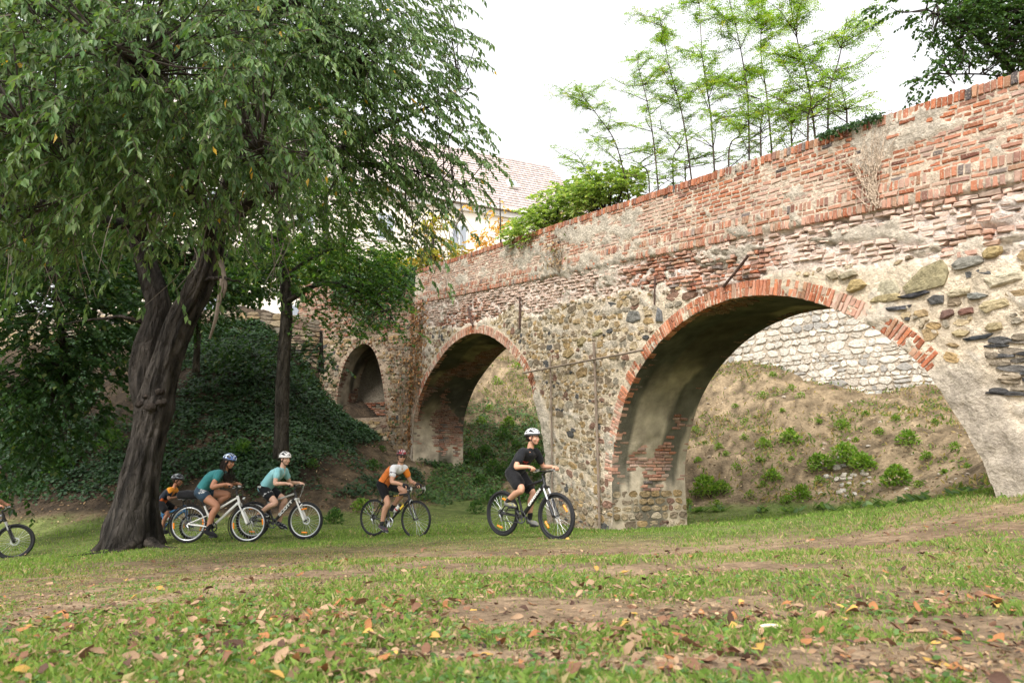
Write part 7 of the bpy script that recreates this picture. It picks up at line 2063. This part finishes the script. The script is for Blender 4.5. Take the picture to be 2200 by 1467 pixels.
        if p.get('gloves'):
            mb = MB(); gp = bike['grips'][s]
            chain(mb, [wr[s] - V3(0.01, 0, -0.004), gp + V3(-0.012, 0, 0.024), gp + V3(0.016, 0, 0.022), gp + V3(0.034, 0, 0.0)], np.array([0.036, 0.040, 0.038, 0.026]) * k)
            chain(mb, [gp + V3(-0.01, -0.036, 0.012), gp + V3(-0.01, 0.036, 0.012)], np.array([0.030, 0.030]) * k)
            skin_over(mb, 'glove', 0.0075, M_CLOTH, person, 2, lambda co: np.tile(np.array((0.015, 0.015, 0.017)), (len(co), 1)))
    # helmet: ribbed shell with open vents
    hl = p['helmet']
    nu, nv = 64, 22
    uu = np.linspace(0, 2 * math.pi, nu, endpoint=False); vv = np.linspace(0.0, 1.0, nv)
    UU, VV = np.meshgrid(uu, vv)
    ph = (math.pi / 2 + 0.12) * (1 - VV) + 0.02 * VV
    a_, b_, c_ = 0.135, 0.104, 0.112
    x = a_ * np.sin(ph) * np.cos(UU) - 0.012; y = b_ * np.sin(ph) * np.sin(UU); z = c_ * np.cos(ph) + 0.045
    lat = y / b_
    vent = (np.abs(((lat * 2.5 + 0.5) % 1.0) - 0.5) < 0.27) & (VV > 0.26) & (VV < 0.95) & (np.abs(np.sin(x * 26 + 0.9)) > 0.34)
    sc = np.where(vent, 0.90, 1.0) * (1 + 0.02 * np.cos(lat * 20))
    pts = np.stack([x * sc, y * sc, (z - 0.045) * sc + 0.045 - 0.012 * (np.cos(UU) < -0.6) * (VV < 0.15)], -1)
    pts = (pts.reshape(-1, 3) * hs) @ HM.T + hc
    fv = vent.reshape(-1)
    q = ring_faces(nv, nu, False)[0]
    isv = fv[q].mean(1) > 0.45
    mb = MB()
    base = np.array(hl['col']); nz = fbm(pts[:, 0] * 28, pts[:, 1] * 28, pts[:, 2] * 28, 2, 3)
    cc = np.tile(base, (len(pts), 1)); cc[nz > 0.54] = hl.get('col2', hl['col'])
    cc[(VV.reshape(-1) < 0.16)] = hl.get('rim', hl['col'])
    mb.add(pts, [q[~isv]], cc); 
    mb.add(pts, [q[isv]], (0.012, 0.012, 0.014))
    mb.add(np.array([H(0, 0, 0.15)]) * 0 + H(0, 0, 0.155), [np.zeros((0, 3), int)]) if False else None
    hel = mb.build('helmet', M_GLOSS, person, True)
    if hl.get('visor'):
        mb = MB(); n = 9; aa = np.linspace(-0.9, 0.9, n)
        v = np.concatenate([[H(0.128 * math.cos(a) - 0.012, 0.098 * math.sin(a), 0.048) for a in aa], [H(0.128 * math.cos(a) + 0.045 * math.cos(a) - 0.012, 0.085 * math.sin(a), 0.036) for a in aa], [H(0.128 * math.cos(a) - 0.012, 0.098 * math.sin(a), 0.040) for a in aa]])
        i = np.arange(n - 1); mb.add(v, [np.stack([i, i + 1, i + 1 + n, i + n], 1), np.stack([i + n, i + 1 + n, i + 1 + 2 * n, i + 2 * n], 1)], hl.get('rim', (0.02, 0.02, 0.02))); mb.build('visor', M_GLOSS, hel)
    for s in (-1, 1):
        mb = MB(); tube(mb, spline([H(0.045, s * 0.086, 0.03), H(0.02, s * 0.082, -0.04), H(0.042, s * 0.046, -0.108), H(0.048, 0, -0.118)], 10), 0.0055 * hs, 5); tube(mb, spline([H(-0.06, s * 0.078, 0.03), H(-0.01, s * 0.084, -0.035), H(0.02, s * 0.08, -0.055)], 6), 0.005 * hs, 5); mb.build('chin_strap', M_FABRIC_BLACK, person)
    if p.get('hair') == 'short':
        mb = MB(); ell(mb, H(-0.030, 0, 0.012), 0.094 * hs, 0.083 * hs, 0.080 * hs, HM); mb.build('hair', M_HAIR, person, True)
    elif p.get('hair') == 'long':
        mb = MB(); ell(mb, H(-0.028, 0, 0.01), 0.096 * hs, 0.085 * hs, 0.088 * hs, HM)
        for q in range(170):
            y0 = rng.uniform(-0.085, 0.085); x0 = rng.uniform(-0.10, 0.02) if abs(y0) > 0.06 else rng.uniform(-0.105, -0.07)
            fall = rng.uniform(0.20, 0.34); fwdp = rng.uniform(0.0, 0.10)
            p0 = H(x0, y0, 0.0); p1 = H(x0 * 0.9 - 0.005, y0 * 1.15, -0.10); p2 = p1 + V3(fwdp * 0.5 - 0.01, y0 * 0.25, -fall * 0.5) ; p3 = p1 + V3(fwdp + 0.03, y0 * 0.3, -fall)
            tube(mb, spline([p0, p1, p2, p3], 12), np.linspace(0.0062, 0.002, 12), 4)
        mb.build('hair', M_HAIR, person, True)
    if p.get('glasses'):
        mb = MB()
        for s in (-1, 1): ell(mb, H(0.091, s * 0.031, -0.004), 0.006 * hs, 0.027 * hs, 0.017 * hs, HM); tube(mb, [H(0.085, s * 0.055, 0.0), H(0.0, s * 0.082, 0.002)], 0.003, 5)
        tube(mb, [H(0.095, -0.012, 0.004), H(0.095, 0.012, 0.004)], 0.003, 5); mb.build('sunglasses', M_BLACKM, person, True)
    return dict(person=person, hip=hip, kn=kn, spine=spine, sp=sp, fw=fw, hc=hc)

def plain(c):
    return lambda co, *a: np.tile(np.array(c, float), (len(co), 1))

def put(px, py, Y):
    q = at(px, py, Y); q[2] = gz(q[0], q[1]); return q

MTB = dict(R=0.335, wb=1.06, cs=0.425, bb=0.30, fork=0.46, head=0.12, st=0.43, sad=0.64, tw=0.052, ftype='susp', bar='flat', rim=M_BLACKM)
# 1 the boy in black, nearest
b1 = bicycle(put(1124, 1153, 10.3), R(-44), 'black mountain bike with amber wheel reflectors, ridden by the boy in black',
             dict(MTB, frame_mat=M_BLACKM, dt=0.030, ttr=0.022, fork_mat=M_BLACKM, stan=M_ALU, sad=0.55, crank_deg=128, lever_mat=M_ALU, rim=M_BLACKM, refl=((35, 0), (215, 0)), refl_rear=((75, 0), (255, 0)), bw=0.31, rise=0.045, stem=0.08, bar_up=0.03,
                  words=[('down', 'CANYON', 0.044, 0.28, 0.90, M_WHITEP, 1.75)]))
def teeblack(co, t, f2, sh, el, sw):
    c = np.tile(np.array([0.014, 0.015, 0.018]), (len(co), 1)); m = (t > 0.66) & (t < 0.71) & (f2 > 0.06) & (co[:, 1] < 0.0); c[m] = (0.55, 0.05, 0.05); return c
r1 = rider(b1, 'boy in black shirt and shorts with white helmet, riding nearest the pier', dict(k=0.88, lean=43, arch=0.035, neck=12, head_yaw=12, head_pitch=-2, hs=1.0, skin=M_SKIN, shirt=teeblack, shorts=plain((0.012, 0.012, 0.014)), ease=0.016, short_ease=0.022, short_len=0.72, short_end=0.088, sleeve=0.58,
           foot_tip={-1: 5, 1: 6}, shoe=(0.16, 0.16, 0.15), shoe2=(0.55, 0.50, 0.10), sole=(0.10, 0.10, 0.10), sock=(0.02, 0.02, 0.02), sock_len=0.09, helmet=dict(col=(0.74, 0.75, 0.77), col2=(0.60, 0.62, 0.65), rim=(0.03, 0.03, 0.03), visor=True), hair='short'))
# 2 the man on the racing bike
b2 = bicycle(put(838, 1152, 13.1), R(-30), 'black racing bike with yellow lettering and white bottle, under the man in orange',
             dict(R=0.340, wb=1.0, cs=0.41, bb=0.27, fork=0.37, head=0.15, st=0.50, sad=0.62, tw=0.026, ftype='rigid', bar='drop', rim=M_BLACKM, ha=73, frame_mat=M_BLACKM, dt=0.019, ttr=0.016, fork_mat=M_BLACKM, crank_deg=-100, calipers=True, bottle=True, refl=(), stem=0.10, rise=0.03, stem_mat=M_ALU, crank_mat=M_ALU,
                  words=[('down', '//////', 0.040, 0.38, 0.88, M_YELLOWP, 1.7), ('top', '- - -', 0.05, 0.3, 0.7, M_YELLOWP, 1.6)]))
def jersey(co, t, f2, sh, el, sw):
    c = np.tile(np.array([0.72, 0.20, 0.045]), (len(co), 1))
    band = t + 0.22 * (f2 / 0.12) * 0.4
    c[band > 0.78] = (0.016, 0.016, 0.022)
    c[band > 0.89] = (0.74, 0.73, 0.74)
    def on_arm(s_):
        u_ = unit(el[s_] - sh[s_]); q_ = (co - sh[s_]) @ u_
        return (np.linalg.norm(co - sh[s_] - np.outer(q_, u_), axis=1) < 0.085) & (q_ > 0.015) & (np.abs(co[:, 1]) > sw * 0.70)
    right = on_arm(-1); c[right] = (0.74, 0.73, 0.74)
    left = on_arm(1); c[left] = (0.78, 0.24, 0.03)
    m = right & (np.abs((co - sh[-1]) @ unit(el[-1] - sh[-1]) - 0.11) < 0.012); c[m] = (0.05, 0.03, 0.03)
    seam = (np.abs(co[:, 1] + 0.12) < 0.006) & (t < 0.55); c[seam] = (0.2, 0.06, 0.02)
    return c
r2 = rider(b2, 'man in orange and white jersey with red helmet and sunglasses, on the racing bike', dict(k=0.94, lean=50, arch=0.045, neck=8, hs=0.92, head_yaw=-38, head_pitch=4, skin=M_SKIN, shirt=jersey, shorts=plain((0.010, 0.010, 0.012)), ease=0.010, short_ease=0.006, short_len=0.74, short_end=0.066, sleeve=0.52, wrinkle=0.007,
           foot_tip={-1: 22, 1: 4}, shoe=(0.05, 0.05, 0.06), shoe2=(0.30, 0.06, 0.10), sole=(0.62, 0.60, 0.58), sock=(0.03, 0.03, 0.03), sock_len=0.05, gloves=True, glasses=True, helmet=dict(col=(0.30, 0.02, 0.03), col2=(0.55, 0.42, 0.42), rim=(0.015, 0.015, 0.017), visor=True), hair='short', knee_out=0.1))
# 3 the woman in light blue
b3 = bicycle(put(586, 1157, 13.5), R(-8), 'black and grey mountain bike with white fork, ridden by the woman in light blue',
             dict(MTB, frame_mat=M_BLACKM, tt_mat=M_GREYP, dt=0.028, fork_mat=M_WHITEP, stan=M_WHITEP, crank_deg=140, refl=((100, 0), (268, 0)), disc=True, cable_mat=M_GREYP, lever_mat=M_BLACKM, rim=M_ALU, sad=0.58, sa=68, bw=0.30, R=0.352,
                  words=[('down', 'SCOTT', 0.072, 0.18, 0.92, M_WHITEP, 1.6)]))
def poloblue(co, t, f2, sh, el, sw):
    n = fbm(co[:, 0] * 7, co[:, 1] * 3, co[:, 2] * 12, 3, 4)[:, None]
    c = lerp((0.16, 0.44, 0.50), (0.36, 0.62, 0.64), n); c = lerp(c, np.array([0.10, 0.28, 0.32]), sstep(0.25, 0.0, t)[:, None] * 0.3 * (n > 0.5))
    c[(np.abs(co[:, 1]) < 0.008) & (f2 > 0.05) & (t > 0.55)] = (0.55, 0.62, 0.62); return c
def shorts_piped(co, hip, kn):
    c = np.tile(np.array([0.012, 0.013, 0.016]), (len(co), 1))
    s = -1; ax = unit(kn[s] - hip[s]); t_ = (co - hip[s]) @ ax
    side = co[:, 1] < hip[s][1] - 0.03
    c[side & (np.abs(t_ - 0.20 - 0.3 * (co[:, 2] - hip[s][2])) < 0.006)] = (0.6, 0.6, 0.62)
    return c
r3 = rider(b3, 'woman in light blue cycling shirt and black shorts with white helmet', dict(k=0.95, lean=42, arch=0.035, neck=10, head_yaw=-22, head_pitch=2, skin=M_SKIN_FAIR, shirt=poloblue, shorts=shorts_piped, ease=0.014, short_ease=0.016, short_len=0.55, short_end=0.088, sleeve=0.50, sw=0.165, hem=-0.12, fat=1.06,
           foot_tip={-1: -12, 1: 24}, shoe=(0.02, 0.025, 0.035), shoe2=(0.5, 0.5, 0.5), sole=(0.75, 0.74, 0.73), helmet=dict(col=(0.76, 0.75, 0.75), col2=(0.70, 0.68, 0.68), rim=(0.72, 0.70, 0.70)), hair='short'))
# print on the hip of the shorts
me = text_mesh('<///', 0.05, 0.002); hp = r3['hip'][-1]
M_ = Matrix.Translation(Vector(hp + V3(-0.02, -0.118, 0.045))) @ Matrix.Rotation(R(90), 4, 'X') @ Matrix.Rotation(R(-6), 4, 'Z'); me.transform(M_); me.materials.clear()
# 4 the girl in teal on the white city bike
b4 = bicycle(put(455, 1166, 12.9), R(2), 'white city bike with mudguards and rear bag, ridden by the girl in teal',
             dict(R=0.338, wb=1.08, cs=0.45, bb=0.28, fork=0.41, head=0.14, st=0.42, sad=0.58, sa=64, tt=0.24, tw=0.040, ftype='susp', bar='flat', rim=M_ALU, frame_mat=M_WHITEP, dt=0.024, ttr=0.019, fork_mat=M_WHITEP, stan=M_WHITEP, crank_deg=-75, guards=True, rack=True, lamp=True, refl=((188, 0), (8, 0)), refl_r=0.78, bw=0.29, rise=0.09, sweep=0.09, bar_up=0.05, stem=0.07, crank_mat=M_BLACKM))
def teal(co, t, f2, sh, el, sw):
    n = fbm(co[:, 0] * 5, co[:, 1] * 3, co[:, 2] * 8, 3, 4)[:, None]
    return lerp((0.025, 0.14, 0.15), (0.045, 0.21, 0.22), n)
def shorts_girl(co, hip, kn):
    c = np.tile(np.array([0.03, 0.055, 0.085]), (len(co), 1)); s = -1; ax = unit(kn[s] - hip[s]); t_ = (co - hip[s]) @ ax
    m = (co[:, 1] < hip[s][1] - 0.05) & (co[:, 2] > hip[s][2] - 0.02) & (np.abs(((t_ * 45 + co[:, 2] * 20) % 1) - 0.5) < 0.22) & (t_ > 0.02) & (t_ < 0.11); c[m] = (0.6, 0.6, 0.6); return c
r4 = rider(b4, 'long-haired girl in teal T-shirt and shorts with blue helmet, on the white bike', dict(k=1.0, lean=46, arch=0.06, neck=22, head_yaw=-20, head_pitch=16, skin=M_SKIN_TAN, shirt=teal, shorts=shorts_girl, ease=0.014, short_ease=0.014, short_len=0.30, short_end=0.098, sleeve=0.42, sw=0.160, hem=-0.10,
           foot_tip={-1: 20, 1: 10}, shoe=(0.012, 0.012, 0.014), sole=(0.02, 0.02, 0.02), sock=(0.014, 0.014, 0.016), sock_len=0.10, helmet=dict(col=(0.05, 0.13, 0.42), col2=(0.62, 0.72, 0.85), rim=(0.02, 0.025, 0.04)), hair='long', limb=1.05))
# 5 the child half hidden by the great trunk
b5 = bicycle(put(352, 1160, 13.7), R(4), 'small blue child bicycle half hidden behind the great trunk',
             dict(R=0.255, wb=0.88, cs=0.36, bb=0.25, fork=0.34, head=0.10, st=0.30, sad=0.40, tt=0.24, tw=0.045, ftype='rigid', bar='flat', rim=M_ALU, frame_mat=M_BLUEP, dt=0.022, fork_mat=M_BLUEP, crank_deg=-60, crank=0.75, refl=((170, 0), (350, 0)), bw=0.25, rise=0.08, bottle=True, bottle_at=0.6, stem=0.06))
def kidshirt(co, t, f2, sh, el, sw):
    c = np.tile(np.array([0.016, 0.02, 0.03]), (len(co), 1)); c[(t > 0.86) & (f2 < 0.06)] = (0.80, 0.30, 0.03); c[(t < 0.30) & (f2 > -0.02)] = (0.62, 0.13, 0.03); c[(t > 0.45) & (f2 > 0.06) & (np.abs(co[:, 1]) < 0.07)] = (0.75, 0.22, 0.03); return c
r5 = rider(b5, 'small child in black and orange shirt half hidden behind the great trunk', dict(k=0.67, lean=40, neck=14, head_yaw=4, head_pitch=8, hs=1.12, skin=M_SKIN_TAN, shirt=kidshirt, shorts=plain((0.012, 0.012, 0.014)), short_len=0.7, sleeve=0.62, short_ease=0.014,
           foot_tip={-1: 8, 1: 6}, shoe=(0.02, 0.02, 0.025), sole=(0.25, 0.25, 0.25), helmet=dict(col=(0.02, 0.022, 0.028), col2=(0.30, 0.34, 0.38), rim=(0.015, 0.015, 0.018), visor=True), hair='short'))
# 6 the rider cut by the left edge of the picture
b6 = bicycle(put(-62, 1203, 13.3), R(24), 'dark mountain bike entering at the left edge, only its front half in view',
             dict(MTB, frame_mat=M_BLACKM, tt_mat=M_SILVERP, fork_mat=M_BLACKM, stan=M_ALU, crank_deg=100, refl=(), disc=True, bw=0.30, sad=0.66))
r6 = rider(b6, 'rider in red shirt at the left edge, only the forearms in view', dict(k=1.0, lean=36, neck=12, head_yaw=-10, skin=M_SKIN_TAN, shirt=plain((0.32, 0.03, 0.05)), shorts=plain((0.015, 0.015, 0.018)), foot_tip={-1: 5, 1: 8}, shoe=(0.03, 0.03, 0.03), sole=(0.4, 0.4, 0.4), helmet=dict(col=(0.05, 0.05, 0.06), col2=(0.3, 0.3, 0.3), rim=(0.02, 0.02, 0.02)), hair='short'))
link('print', me, M_WHITEP, r3['person'])
bpy.data.scenes.remove(_tmp_scene)
